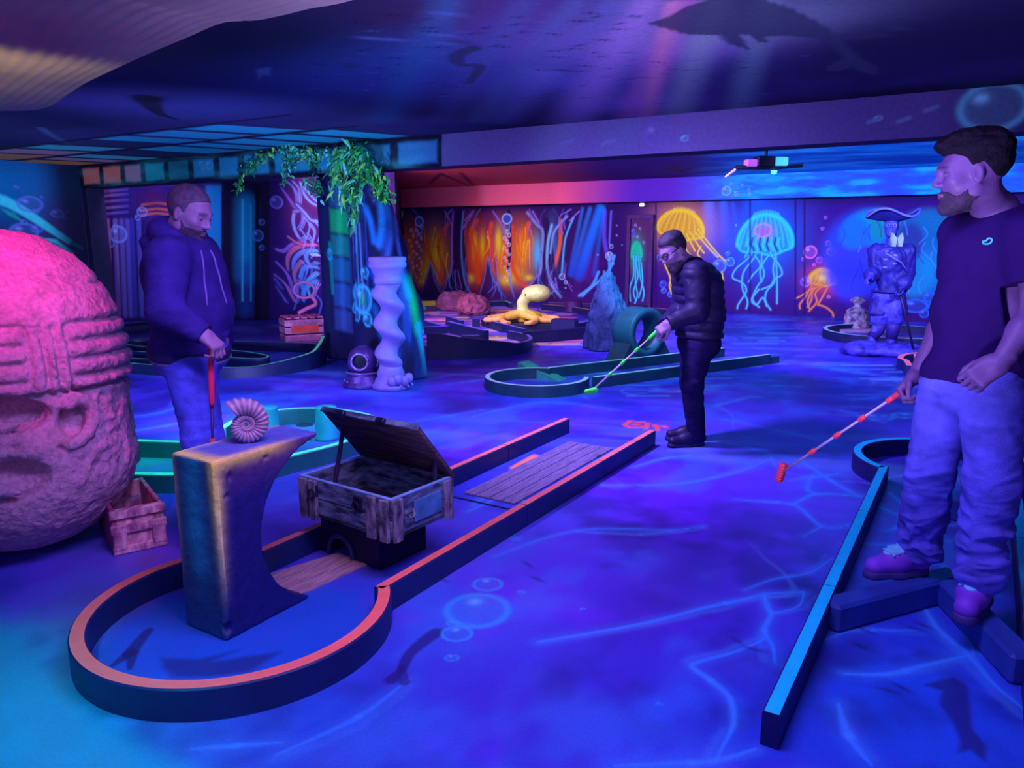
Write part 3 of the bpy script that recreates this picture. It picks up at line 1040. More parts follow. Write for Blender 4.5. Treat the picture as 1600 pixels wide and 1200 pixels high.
# a row of painted stone blocks along the left half
edges = [124, 156, 190, 222, 259, 297, 338, 376, 424, 490, 552, 616, 690]
MORT = A(14, 10, 50)
m = V[:, 0] < x_(690)
P.mix(np.nonzero(m)[0], np.ones(m.sum()), MORT)
for k in range(len(edges) - 1):
    xa, xb = x_(edges[k]) + .035, x_(edges[k + 1]) - .035
    c = A(205, 85, 110) if k < 2 else (A(150, 90, 160) if k == 2 else (A(20, 110, 165) if k in (3, 4) else A(24, 104, 190)))
    if k >= 10:
        c = A(40, 90, 190)
    q = (V[:, 0] > xa) & (V[:, 0] < xb) & (V[:, 2] > ZB + .02)
    i = np.nonzero(q)[0]
    s_ = np.minimum((V[i, 0] - xa), (xb - V[i, 0]))
    t_ = np.minimum(V[i, 2] - ZB - .02, ZC - .03 - V[i, 2])
    e = sst(0, .05, np.minimum(s_, t_) + .012 * fbm(V[i][:, [0, 2]] * 6, 2, k))
    P.mix(i, e * .95, c)
    if k == 4:
        P.mix(i, e * .55, A(20, 30, 80))
for k in range(60):
    x0 = rng.uniform(X0, x_(660))
    P.blob((x0, rng.uniform(ZB, ZC)), .3, .05, A(60, 140, 210), .12, rng.uniform(-.3, .3))
for x0, y0, r in [(327, 258, 10), (317, 264, 5), (314, 256, 6), (1552, 167, 31), (1025, 209, 18), (1070, 216, 5), (1372, 185, 4)]:
    P.bubble(w((x0, y0))[0], r * SB, A(70, 130, 220) if x0 != 1025 else A(70, 60, 170), .8, r * SB * .78)
for x0, y0 in [(1412, 187), (1455, 170), (1365, 188), (885, 222), (950, 222)]:
    P.stroke(w((x0 - 9, y0 + 3), (x0 + 9, y0 - 3)), .02, A(70, 80, 180), .8, .8)
P.stroke(w((690, 212), (688, 262)), .012, A(20, 20, 60), .6)
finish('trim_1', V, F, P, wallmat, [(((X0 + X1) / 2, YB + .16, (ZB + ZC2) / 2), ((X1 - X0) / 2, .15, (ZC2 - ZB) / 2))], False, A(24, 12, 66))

# ---- near ceiling -------------------------------------------------------
V, F, _ = panel('', (XL - .2, -2.5, ZC), (XR - XL + .2, 0, 0), (0, YB + 2.5, 0), 640, 380, 0)
P = Paint(V[:, :2], A(24, 16, 72))
gc = lambda *q: [G(x, y, ZC)[:2] for x, y in q]
C2 = lambda x, y: G(x, y, ZC)[:2]
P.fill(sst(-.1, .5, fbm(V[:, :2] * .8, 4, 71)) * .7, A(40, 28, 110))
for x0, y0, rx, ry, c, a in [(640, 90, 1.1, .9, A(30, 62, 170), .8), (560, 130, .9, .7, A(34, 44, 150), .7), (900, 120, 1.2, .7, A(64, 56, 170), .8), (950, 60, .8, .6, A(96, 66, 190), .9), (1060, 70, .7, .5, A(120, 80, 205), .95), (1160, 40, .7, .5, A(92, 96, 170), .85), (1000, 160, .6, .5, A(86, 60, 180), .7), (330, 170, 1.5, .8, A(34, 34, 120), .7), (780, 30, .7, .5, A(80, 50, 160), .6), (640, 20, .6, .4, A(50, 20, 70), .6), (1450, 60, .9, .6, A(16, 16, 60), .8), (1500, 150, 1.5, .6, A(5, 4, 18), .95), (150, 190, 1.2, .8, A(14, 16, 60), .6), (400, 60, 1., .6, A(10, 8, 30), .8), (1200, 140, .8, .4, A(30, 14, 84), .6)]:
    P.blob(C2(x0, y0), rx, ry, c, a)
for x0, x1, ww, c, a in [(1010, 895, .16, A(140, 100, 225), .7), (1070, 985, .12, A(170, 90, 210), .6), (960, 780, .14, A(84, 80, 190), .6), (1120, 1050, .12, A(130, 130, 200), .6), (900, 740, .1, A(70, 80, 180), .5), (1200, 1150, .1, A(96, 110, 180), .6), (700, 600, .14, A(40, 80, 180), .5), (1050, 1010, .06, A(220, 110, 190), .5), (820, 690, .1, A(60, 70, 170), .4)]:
    P.stroke(gc((x0, 5), (x1, 190)), ww * .7, c, a, 1.0, w2=ww * 1.5, col2=c * .45)  # light rays painted into the ceiling colour
DS = A(40, 38, 92)
P.poly(gc((1011, 37), (1042, 27), (1072, 10), (1100, 2), (1130, -14), (1160, -16), (1192, -2), (1240, 14), (1282, 36), (1318, 63), (1342, 90), (1369, 104), (1374, 119), (1348, 113), (1330, 105), (1308, 112), (1290, 110), (1291, 104), (1318, 90), (1300, 70), (1276, 60), (1228, 56), (1196, 57), (1203, 67), (1186, 66), (1172, 55), (1156, 54), (1172, 78), (1140, 69), (1123, 55), (1072, 54), (1042, 45)), DS, .88, .012)
P.stroke(curve(gc((738, 76), (718, 84), (713, 94), (722, 101), (748, 103), (744, 115), (732, 130))), .06, DS, .9, .4, w2=.03)
P.stroke(gc((732, 130), (724, 128)), .03, DS, .9)
P.stroke(curve(gc((228, 152), (236, 164), (250, 178), (275, 186))), .13, A(8, 6, 26), .9, .5, w2=.03)
P.blob(C2(233, 155), .2, .12, A(6, 4, 22), .9)
P.stroke(curve(gc((64, 200), (82, 212), (110, 226))), .05, A(50, 60, 140), .6, .9)
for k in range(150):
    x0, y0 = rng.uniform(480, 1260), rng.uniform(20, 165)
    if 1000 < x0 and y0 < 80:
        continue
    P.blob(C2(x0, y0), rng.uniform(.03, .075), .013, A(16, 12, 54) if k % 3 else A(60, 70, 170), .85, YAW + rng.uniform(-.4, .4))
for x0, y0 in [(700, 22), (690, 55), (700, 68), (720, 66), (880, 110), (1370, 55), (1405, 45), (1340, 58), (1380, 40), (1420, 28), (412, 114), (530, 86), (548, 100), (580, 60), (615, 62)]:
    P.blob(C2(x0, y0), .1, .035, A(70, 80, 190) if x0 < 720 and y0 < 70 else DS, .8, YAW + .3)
P.poly(gc((400, 108), (424, 104), (422, 120), (412, 116), (404, 124)), A(60, 70, 160), .8, .02)
# two slanting rows of painted stones against the bulkhead
gx = lambda px: x_(px)
r0, r1, r2 = YB, YB - .92, YB - 1.75
for row, (ya, yb, ed, sh) in enumerate([(r0, r1, [124, 175, 215, 265, 330, 400, 452, 520, 590, 660], -.42), (r1, r2, [150, 230, 290, 350, 415, 480, 560, 640], -.5)]):
    for k in range(len(ed) - 1):
        xa, xb = gx(ed[k]) + .05, gx(ed[k + 1]) - .05
        if row == 1:
            xa, xb = xa - .42, xb - .42
        q = (V[:, 1] < ya - .03) & (V[:, 1] > yb + .03)
        xs = V[:, 0] - (V[:, 1] - ya) / (yb - ya) * sh
        q &= (xs > xa) & (xs < xb)
        i = np.nonzero(q)[0]
        e = sst(0, .08, np.minimum(np.minimum(xs[i] - xa, xb - xs[i]), np.minimum(ya - .03 - V[i, 1], V[i, 1] - yb - .03)))
        c = A(225, 100, 90) if k == 0 else A(160, 100, 170) if k == 1 else (A(60, 130, 210) if k == 2 else (A(30, 30, 90) if k == 3 else A(24, 120, 205)))
        P.mix(i, e * (.95 if row == 0 else .75), c)
    q = (V[:, 0] < gx(650)) & (np.abs(V[:, 1] - yb) < .04)
    P.mix(np.nonzero(q)[0], np.full(q.sum(), .9), MORT)
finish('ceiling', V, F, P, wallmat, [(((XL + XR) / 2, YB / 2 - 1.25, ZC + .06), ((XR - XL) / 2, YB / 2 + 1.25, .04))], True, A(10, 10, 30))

# ---- left wall ----------------------------------------------------------
V, F, _ = panel('', (XL, -2.5, 0), (0, YB + 2.5, 0), (0, 0, ZC), 420, 200, 0)
P = Paint(V[:, [1, 2]], A(18, 26, 100))
w = lambda *q: [WX(x, y, XL)[[1, 2]] for x, y in q]
P.blob(w((0, 290))[0], 2.2, .6, A(10, 80, 190), .95)
P.blob(w((110, 350))[0], .5, .5, A(80, 34, 130), .7)
SL = 1 / 105.0
TQ = A(60, 215, 255)
P.stroke(curve(w((-60, 300), (0, 312), (30, 326), (60, 345), (85, 362), (108, 377))), .1, TQ, .95, .5, w2=.05)
P.stroke(curve(w((112, 379), (128, 388))), .03, A(30, 100, 200), .9)
for q in [[(42, 375), (64, 370), (66, 377), (48, 380)], [(66, 372), (88, 374), (116, 395), (108, 398), (90, 382)], [(68, 378), (80, 380), (80, 386), (72, 385)], [(85, 382), (98, 388), (114, 398), (116, 402), (104, 402), (92, 394)], [(70, 390), (84, 388), (96, 400), (90, 405), (80, 400)], [(92, 405), (115, 425), (112, 428)], [(104, 404), (126, 406), (128, 420), (118, 420)]]:
    P.poly(w(*q), TQ if q[0][0] < 100 else A(20, 90, 225), .95, .02)
for k in range(14):
    x0 = rng.uniform(0, 26)
    P.stroke(w((x0, 325 + x0 * .4), (x0 + 12, 335 + x0 * .5)), .012, A(20, 120, 170), .7, .9)
for x0, y0, r in [(47, 319, 11), (56, 330, 3), (38, 362, 12), (58, 358, 5), (90, 334, 6), (37, 347, 3), (66, 308, 2), (26, 292, 2), (105, 330, 2), (102, 341, 2)]:
    P.bubble(w((x0, y0))[0], r * SL * 1.6, A(90, 90, 245), .85, r * SL)
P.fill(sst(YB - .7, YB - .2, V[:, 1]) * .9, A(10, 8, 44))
finish('wall_left', V, F, P, wallmat, [((XL - .1, YB / 2 - 1.25, ZC / 2), (.08, YB / 2 + 1.25, ZC / 2))], True, A(10, 10, 40))

# ---- alcove wall with the painted columns -------------------------------
A0, A1 = G(126, 503)[:2], G(430, 500)[:2]
d_ = unit(np.append(A1 - A0, 0))
E1 = A1 + d_[:2] * 2.2
L_ = np.linalg.norm(E1 - A0) + .8
s0 = np.append(A0, 0) - d_ * .8
nrm = np.array([d_[1], -d_[0], 0])
V, F, _ = panel('', s0, d_ * L_, (0, 0, ZC2), 760, 260, 0)
uv = np.stack([(V - s0) @ d_, V[:, 2]], 1)
P = Paint(uv, A(40, 20, 120))
w = lambda *q: [(lambda p: np.array([(p - s0) @ d_, p[2]]))(PL(x, y, s0, nrm)) for x, y in q]
u_ = lambda px: w((px, 400))[0][0]
SA = 1 / 88.0
P.fill(sst(0, .5, fbm(uv * 1.5, 3, 81)) * .6, A(70, 26, 150))
flutes = [(146, A(190, 90, 130)), (158, A(120, 70, 190)), (168, A(170, 80, 150)), (180, A(110, 70, 190)), (190, A(90, 60, 190)), (199, A(80, 60, 200)), (206, A(50, 40, 180)), (217, A(70, 60, 200))]
for x0, c in flutes:
    P.stroke(w((x0, 345), (x0 + 6, 495)), 4.4 * SA, c, .95, .7, col2=c * .55)
    P.stroke(w((x0 + 5, 345), (x0 + 11, 495)), 1.6 * SA, A(20, 10, 80), .8, .8)
for y0, c in [(303, A(215, 100, 110)), (312, A(180, 80, 130)), (322, A(215, 105, 110)), (331, A(150, 80, 170)), (296, A(160, 80, 110))]:
    P.stroke(w((134, y0), (165, y0 + 3), (199, y0)), 2.4 * SA, c, .9, .7, col2=A(70, 50, 190))
for y0 in (317, 326, 333):
    P.stroke(w((222, y0 + 3), (245, y0), (262, y0 + 2)), 2.2 * SA, A(230, 80, 70), .85, .8)
P.blob(w((240, 312))[0], 22 * SA, 16 * SA, A(90, 20, 90), .6)
P.poly(w((322, 290), (346, 290), (346, 430), (330, 400), (322, 370)), A(14, 110, 225), .9, .04)
P.poly(w((346, 282), (424, 282), (424, 505), (346, 505)), A(14, 8, 56), .97, .02)
P.stroke(w((384, 318), (384, 430)), 17 * SA, A(10, 110, 215), .95, 1.0)
P.stroke(w((384, 420), (384, 485)), 15 * SA, A(20, 50, 170), .7, 1.0)
P.stroke(w((379, 312), (379, 470)), 2 * SA, A(50, 170, 245), .7, 1)
P.stroke(w((392, 320), (392, 470)), 1.6 * SA, A(40, 150, 235), .6, 1)
P.stroke(w((402, 290), (402, 500)), 4 * SA, A(8, 5, 34), .9, .5)
for x0, y0, r in [(409, 347, 4.5), (403, 368, 8), (409, 387, 4), (185, 366, 12), (172, 380, 6), (222, 331, 7), (215, 340, 4), (180, 355, 4), (150, 340, 3)]:
    P.bubble(w((x0, y0))[0], r * SA, A(110, 110, 250) if x0 < 300 else A(60, 90, 225), .85)
# bearded sea god panel
P.poly(w((421, 282), (620, 282), (620, 505), (421, 505)), A(30, 10, 100), .97, .02)
gd = lambda L: [(410 + x / 5, 270 + y / 5) for x, y in L]
for L, ww, c in [([(190, 70), (240, 110), (270, 180), (280, 250)], 3, A(60, 90, 250)), ([(240, 70), (290, 130), (290, 230)], 3, A(70, 100, 255)), ([(300, 80), (330, 170), (380, 230), (440, 260)], 4, A(60, 110, 250)), ([(150, 120), (200, 190), (260, 280)], 3.4, A(80, 60, 230)), ([(250, 300), (240, 380), (260, 460), (300, 520), (350, 500)], 3, A(80, 110, 255)), ([(260, 300), (310, 300), (320, 380), (290, 440)], 3, A(70, 90, 245)), ([(270, 250), (330, 310), (380, 370), (440, 380)], 4, A(60, 100, 250)), ([(330, 120), (400, 200), (440, 230)], 4, A(50, 100, 245)),
                 ([(110, 600), (170, 610), (240, 560), (330, 540)], 4, A(120, 80, 235)), ([(200, 760), (200, 660), (260, 590), (360, 560)], 4, A(150, 80, 160)), ([(240, 760), (250, 680), (310, 620), (400, 600)], 4, A(80, 110, 255)), ([(430, 610), (360, 620), (340, 680), (380, 720), (430, 700)], 3, A(60, 140, 255)), ([(270, 900), (250, 780), (310, 690)], 4, A(140, 84, 170)), ([(330, 960), (300, 840), (330, 740), (430, 740)], 4, A(60, 120, 255)), ([(370, 960), (350, 860), (430, 780)], 4, A(70, 150, 255)), ([(280, 1000), (270, 900), (290, 840)], 3, A(110, 90, 240)), ([(110, 700), (180, 770), (220, 850), (230, 930)], 3.4, A(120, 80, 230)), ([(100, 800), (180, 870), (230, 960), (260, 1010)], 3.4, A(150, 80, 200)), ([(110, 890), (170, 980), (190, 1010)], 3, A(90, 70, 220)), ([(100, 830), (150, 900)], 4, A(70, 60, 210)), ([(200, 500), (300, 560), (420, 560)], 3, A(130, 70, 150)), ([(320, 1000), (340, 900), (430, 840)], 4, A(60, 130, 255)), ([(400, 960), (420, 900), (440, 860)], 3, A(120, 110, 250)), ([(380, 640), (440, 640)], 3, A(100, 160, 255))]:
    P.stroke(curve(w(*gd(L))), ww * SA * 1.6, A(34, 24, 120), .8, .9)
    for o_ in (-1.0, 0, 1.0):
        P.stroke(curve(w(*[(x + o_ * 3.6 * (.4 + .6 * q / len(L)), y + o_ * 1.6) for q, (x, y) in enumerate(gd(L))])), ww * SA * (.34 if o_ else .46), c * (.75 if o_ else .9), .85, .9)
P.bubble(w((432, 316))[0], 9 * SA, A(80, 80, 240), .9)
for k in range(14):
    x0 = rng.uniform(450, 500)
    y0 = rng.uniform(310, 470)
    P.stroke(curve(w((x0, y0), (x0 + 8, y0 + 12), (x0 + 4, y0 + 30))), 1.6 * SA, A(70, 100, 250), .6, .9)
finish('wall_alcove', V, F, P, wallmat, [], False)
# wall that closes the alcove behind the pillar up to the far wall
e0 = s0 + d_ * L_
mb = MB()
pl_ = M('dark_plaster', A(30, 12, 84), .8)
for a, b in [(e0[:2], (XF0 + .3, YF)), ((XL, YB), s0[:2])]:
    a, b = np.asarray(a), np.asarray(b)
    t = unit(np.append(b - a, 0))
    mb.add(*bbox(np.append((a + b) / 2, ZC2 / 2), (np.linalg.norm(b - a) / 2, .05, ZC2 / 2), np.array([t, np.cross((0, 0, 1), t), (0, 0, 1)])))
struct(mb.build('wall_back', pl_))
V, F, _ = panel('', (s0[0] - 1, YB, ZC2 + .01), (XF0 - s0[0] + 1.2, 0, 0), (0, 6, 0), 4, 4, 0)
P = Paint(V[:, :2], A(20, 10, 60))
finish('ceiling_3', V, F, P, wallmat, [], True)
# right-hand wall, out of frame
mb = MB().add(*bbox((XR + .05, 6.5, ZC2 / 2), (.05, 9, ZC2 / 2)))
struct(mb.build('wall_right', pl_))
# jamb at the left end of the bulkhead
mb = MB().add(*bbox((XL + .06, YB + .15, ZB / 2), (.07, .14, ZB / 2)))
struct(mb.build('trim_4', M('jamb_paint', A(20, 12, 60), .7)))
# ------------------------------------------------------------------ minigolf lanes
KH, KW = 0.115, 0.06
side_navy = M('kerb_side_navy', A(16, 26, 104), .45, .1, 6, spec=.35)
top_orange = M('kerb_top_orange', (.95, .22, .15), .5, .08, 10)
side_green = M('kerb_side_green', A(16, 46, 84), .45, .15, 6)
top_green = M('kerb_top_mint', (.45, .95, .62), .5, .12, 12)
top_lime = M('kerb_top_lime', (.10, .95, .25), .5, .1, 12)
side_teal = M('kerb_side_teal', A(24, 70, 120), .45, .12, 6)
top_teal = M('kerb_top_teal', A(90, 240, 215), .5, .1, 12)
top_blue = M('kerb_top_blue', A(12, 150, 255), .5, .06, 10)
side_blue = M('kerb_side_blue', A(18, 14, 100), .5, .1, 8)
side_dark = M('kerb_side_dark', A(14, 16, 72), .5, .12, 8)
top_violet = M('kerb_top_violet', A(70, 70, 190), .5, .12, 8)
top_pink = M('kerb_top_pink', A(225, 110, 170), .5, .1, 8)
top_yellow = M('kerb_top_yellow', A(250, 200, 60), .5, .1, 8)
side_low = M('kerb_side_midnight', A(12, 14, 74), .5, .12, 8)
wood_pale = M('pale_planks', A(120, 88, 160), .6, .3, 7, 0.15, 20, stretch=(12, 1.2, 1))
wood_grey = M('grey_planks', A(88, 68, 150), .6, .35, 7, 0.15, 20, stretch=(12, 1.2, 1))


def kerb_mesh(path, w=KW, h=KH, closed=False, z0=0.0, ch=.006):
    Q = np.asarray(path, float)[:, :2]
    n = len(Q)
    h = np.broadcast_to(np.asarray(h, float), (n,))
    V, F, I = [], [], []
    prof = lambda hh: [(-.5 * w, 0), (-.5 * w, hh - ch), (-.5 * w + ch, hh), (.5 * w - ch, hh), (.5 * w, hh - ch), (.5 * w, 0)]
    for i in range(n):
        a = Q[(i - 1) % n] if closed or i > 0 else Q[0]
        b = Q[(i + 1) % n] if closed or i < n - 1 else Q[-1]
        t = b - a
        t = t / (np.linalg.norm(t) + 1e-9)
        nn = np.array([-t[1], t[0]])
        t1 = Q[i] - a
        if np.linalg.norm(t1) > 1e-6:
            cs = abs((t1 / np.linalg.norm(t1)) @ t)
            nn = nn / max(cs, .6)
        for x, z in prof(h[i]):
            V.append((Q[i][0] + nn[0] * x, Q[i][1] + nn[1] * x, z0 + z))
    m = n if closed else n - 1
    for i in range(m):
        j = (i + 1) % n
        for k in range(6):
            k2 = (k + 1) % 6
            F.append((i * 6 + k, i * 6 + k2, j * 6 + k2, j * 6 + k))
            I.append(1 if k == 2 else 0)
    if not closed:
        F.append(tuple(range(6))[::-1])
        I.append(0)
        F.append(tuple((n - 1) * 6 + k for k in range(6)))
        I.append(0)
    return V, F, I


def kerb(parent, path, sm, tm, w=KW, h=KH, closed=False, name='kerb', label=None, z0=0.0):
    V, F, I = kerb_mesh(path, w, h, closed, z0)
    return obj(name, V, F, [sm, tm], parent, False, None, I, label=label)


def arc(c, r, a0, a1, n=40, ry=None):
    t = np.radians(np.linspace(a0, a1, n))
    return np.stack([c[0] + r * np.cos(t), c[1] + (ry or r) * np.sin(t)], 1)


def plank_board(parent, quad, nrow, mat, z=0.004, th=.006, name='plank_inlay', gap=.006, label=None):
    """thin boards let into the lane; quad = a0,a1,b1,b0 with planks running a->b"""
    a0, a1, b1, b0 = [np.array([*q[:2], 0]) for q in quad]
    mb = MB()
    for k in range(nrow):
        s0, s1 = k / nrow, (k + 1) / nrow
        p = [a0 + (a1 - a0) * s0, a0 + (a1 - a0) * s1, b0 + (b1 - b0) * s1, b0 + (b1 - b0) * s0]
        d = unit(a1 - a0) * gap * .5
        p = [p[0] + d, p[1] - d, p[2] - d, p[3] + d]
        V = [q + UP * .001 for q in p] + [q + UP * (z + th) for q in p]
        mb.add(V, BOXF)
    return mb.build(name, mat, parent, label=label)


# ---- orange lane in the foreground
t = thing('minigolf_lane', 'minigolf lane with glowing orange kerb tops, round end around the tall arch block', 'minigolf lane', (-2.3, 3, 0))
LC = (-2.32, 1.755)
kerb(t, arc(LC, .55, 46, -227, 90), side_navy, top_orange, .058, label='round orange kerb of the cup end')
for x in (-1.945, -2.65):
    for y0, y1 in ((2.13, 3.26), (3.266, 4.2), (4.206, 5.1)):
        kerb(t, [(x, y0), (x, y1)], side_navy, top_orange, .052)
plank_board(t, [G(575, 884)[:2], G(528, 866)[:2], G(400, 905)[:2], G(468, 932)[:2]][::1], 3, wood_pale)
plank_board(t, [(-2.14, 3.5), (-2.5, 3.5), (-2.5, 4.85), (-2.14, 4.85)], 4, wood_grey)
mb = MB().add(*bbox((-2.298, 3.42, .0035), (.31, .006, .0025), bev=.001))
mb.build('joint_strip', side_dark, t)

# ---- blue lane at the right
t = thing('minigolf_lane', 'minigolf lane with glowing blue kerb tops, round end behind the standing man', 'minigolf lane', (-.1, 3.5, 0))
for y0, y1 in ((2.12, 3.1), (3.105, 4.1), (4.105, 5.02)):
    kerb(t, [(-.405, y0), (-.405, y1)], side_blue, top_blue, .055)
for y0, y1 in ((2.12, 3.1), (3.105, 4.1), (4.105, 5.02)):
    kerb(t, [(.275, y0), (.275, y1)], side_blue, top_blue, .055)
kerb(t, arc((-.12, 5.4), .5, -128, 180 + 52 - 232 + 180 - 0, 4) if False else arc((-.1, 5.38), .5, 232, -52, 70), side_blue, top_blue, .058, label='round blue kerb of the cup end')
# blocks lying in the lane, on which the man stands
for nm, p, d, L, wd in [('obstacle_beam', (-.18, 3.255), (.62, .9), .36, .05), ('obstacle_beam', (.13, 3.17), (.42, -.9), .3, .05)]:
    d = unit((d[0], d[1], 0))
    mb = MB().add(*bbox((*p, .055), (L, wd, .055), np.array([d, np.cross(UP, d), UP]), .012))
    mb.build(nm, M('obstacle_blue', A(28, 42, 165), .5, .2, 6), t)
mb = MB().add(*bbox((-.03, 4.62, .06), (.14, .1, .06), bev=.01))
mb.build('obstacle_block', M('obstacle_blue', A(28, 42, 165)), t)

# ---- teal lane behind the arch block
t = thing('minigolf_lane', 'teal minigolf lane with mint kerb tops and cylinder bumpers behind the open chest', 'minigolf lane', (-4.3, 3.2, 0))
ud = unit(np.array([.876, .482, 0]))
pa = np.array([-4.26, 2.47, 0])
TC = np.array([-4.22, 3.78, 0])
kerb(t, smooth_path([pa - ud * 1.2, pa, (-3.95, 2.66, 0), (-3.74, 2.95, 0), (-3.7, 3.25, 0)], 10), side_teal, top_teal)
kerb(t, smooth_path([(-3.7, 3.25, 0), (-3.64, 3.6, 0), (-3.66, 3.95, 0), (-3.8, 4.2, 0), (-4.05, 4.36, 0), (-4.4, 4.36, 0), (-4.66, 4.22, 0), (-4.8, 3.95, 0), (-4.76, 3.7, 0), (-4.62, 3.45, 0)], 8), side_teal, top_teal, h=np.linspace(.115, .13, 73))
pb = np.array([-5.11, 2.85, 0])
kerb(t, smooth_path([pb - ud * .8, pb, (-4.62, 3.08, 0), (-4.4, 3.2, 0)], 8), side_teal, top_teal)
cyl_m = M('bumper_teal', (.02, .42, .5), .5, .12, 8)
for c, r, h in [((-4.47, 3.74, 0), .086, .25), ((-4.1, 3.98, 0), .086, .25)]:
    V, F = lathe([(0.001, 0), (r * 1.05, 0), (r, .02), (r * .93, h - .012), (r * .88, h), (0.001, h)], c, 36)
    obj('bumper', V, F, cyl_m, t, True)
V, F = lathe([(.001, 0), (.3, 0), (.3, .1), (.285, .115), (.001, .115)], (-5.0, 2.62, .0), 48)
obj('disc_platform', V, F, M('disc_teal', (.03, .55, .6), .5, .15, 5), t, True)
V, F = lathe([(.001, 0), (.33, 0), (.36, .012), (.3, .02)], (-5.0, 2.62, .0), 48)
obj('disc_rim', V, F, side_teal, t, True)
q = G(447, 690)
mb = MB().add([q + (-.16, -.05, 0), q + (.1, -.1, 0), q + (.14, .1, 0), q + (-.12, .12, 0), q + (.1, -.1, .09), q + (.14, .1, .09)], [(0, 3, 2, 1), (0, 1, 4), (3, 5, 2), (1, 2, 5, 4), (0, 4, 5, 3)])
mb.build('wedge_ramp', cyl_m, t)
V, F = lathe([(.001, .004), (.05, .004), (.055, .001), (.07, .001), (.07, .0)], G(476, 664), 28)
obj('hole_cup', V, F, M('cup_dark', A(10, 40, 90)), t, True)

# ---- green lane in the middle
t = thing('minigolf_lane', 'green minigolf lane with a loop tunnel beside the stooping man', 'minigolf lane', (-3.2, 7.5, 0))
gd_ = unit(np.array([.42, .907, 0]))
gn = np.array([-gd_[1], gd_[0], 0])
c0 = np.array([-3.75, 6.55, 0])
f0, f1 = np.array([-3.24, 6.82, 0]), np.array([-2.10, 9.28, 0])
b0, b1 = np.array([-3.9, 7.06, 0]), np.array([-2.72, 9.52, 0])
kerb(t, arc(c0, .5, 27, -257, 70), side_green, top_green)
for k in range(2):
    m0, m1 = k * .5, k * .5 + .497
    kerb(t, [f0 + (f1 - f0) * m0, f0 + (f1 - f0) * m1], side_green, top_green)
    kerb(t, [b0 + (b1 - b0) * m0, b0 + (b1 - b0) * m1], side_green, top_green)
kerb(t, [f1 + gd_ * .01, f1 + gd_ * .16], side_green, side_green, h=.08, name='kerb_end')
# loop the loop
lc = G(998, 560) * [1, 1, 0] + np.array([0, 0, .0])
lax = unit(np.array([gd_[1], -gd_[0], 0]))
mb = MB()
no, RO, RI, WD = 48, .3, .215, .16
pr = [(RI, -WD), (RO, -WD), (RO + .005, -WD + .02), (RO + .005, WD - .02), (RO, WD), (RI, WD)]
lcen = lc + UP * .34
V = []
for k in range(no):
    a = 2 * PI * k / no
    rad = gd_ * math.cos(a) + UP * math.sin(a)
    for r, s in pr:
        V.append(lcen + rad * r + lax * s)
F = []
for k in range(no):
    for j in range(6):
        F.append((k * 6 + j, k * 6 + (j + 1) % 6, ((k + 1) % no) * 6 + (j + 1) % 6, ((k + 1) % no) * 6 + j))
obj('loop_tunnel', V, F, M('loop_green', A(18, 66, 110), .5, .15, 6), t, True)
V = np.array([lcen + gd_ * x + lax * s - UP * z for s in (-.15, .15) for x, z in ((-.42, .34), (-.28, .12), (-.2, .2), (.2, .2), (.28, .12), (.42, .34))])
F = [(0, 1, 2, 3, 4, 5)[::-1], tuple(range(6, 12))] + [(i, (i + 1) % 6, 6 + (i + 1) % 6, 6 + i) for i in range(6)]
obj('loop_foot', V, F, side_green, t)
for q0, q1, hh in [(G(818, 578), G(850, 584), .1), (G(845, 590), G(880, 594), .09)]:
    d = unit(q1 - q0)
    s = np.cross(UP, d) * .09
    V = [q0 - s, q1 - s, q1 + s, q0 + s, q0 - s + UP * hh, q0 + s + UP * hh]
    mb = MB().add(V, [(0, 3, 2, 1), (0, 1, 4), (3, 5, 2), (0, 4, 5, 3), (1, 2, 5, 4)])
    mb.build('wedge_ramp', M('wedge_green', A(40, 110, 140), .5), t)

# ---- lane with lime kerbs at the back left
t = thing('minigolf_lane', 'minigolf lane with thin lime kerb lines and oval rings behind the man in the hoodie', 'minigolf lane', (-7.8, 5.8, 0))
fr = [(-10.2, 4.45), (-9.2, 4.62), (-8.53, 4.77), (-8.05, 4.86), (-7.5, 4.98), (-6.95, 5.17), (-6.66, 5.42), (-6.5, 5.75), (-6.5, 6.15), (-6.68, 6.5)]
fr = [np.append(p, 0) for p in fr]
fp = smooth_path(fr, 8)
kerb(t, fp, side_low, top_lime, .05, h=np.interp(np.arange(len(fp)), [0, 48, 64, len(fp) - 1], [.115, .115, .2, .33]), label='banked lime kerb')
bk = smooth_path([np.append(p, 0) for p in [(-8.7, 6.62), (-8.13, 6.78), (-7.5, 7.0), (-7.15, 6.9), (-6.9, 6.7)]], 8)
kerb(t, bk, side_low, top_lime, .04, h=np.interp(np.arange(len(bk)), [0, len(bk) - 8, len(bk) - 1], [.115, .13, .3]))
kerb(t, arc((-9.3, 6.0), .55, 0, 352, 40, .28), side_low, top_lime, .04, closed=True, name='oval_ring')
kerb(t, arc((-7.6, 5.92), .56, 0, 352, 40, .2), side_low, top_lime, .04, closed=True, name='oval_ring')
kerb(t, [(-10.2, 5.2), (-8.54, 5.47)], side_low, top_lime, .04)
kerb(t, [(-8.6, 4.98), (-8.11, 5.16)], side_low, top_lime, .04)
t = thing('minigolf_lane', 'dim violet kerbed lane along the painted columns at the back left', 'minigolf lane', (-11, 6.6, 0))
kerb(t, [G(178, 517)[:2], G(245, 511)[:2], G(330, 507)[:2]], side_dark, top_violet, .06)
kerb(t, [G(178, 525)[:2], G(240, 518)[:2]], side_dark, top_violet, .06)

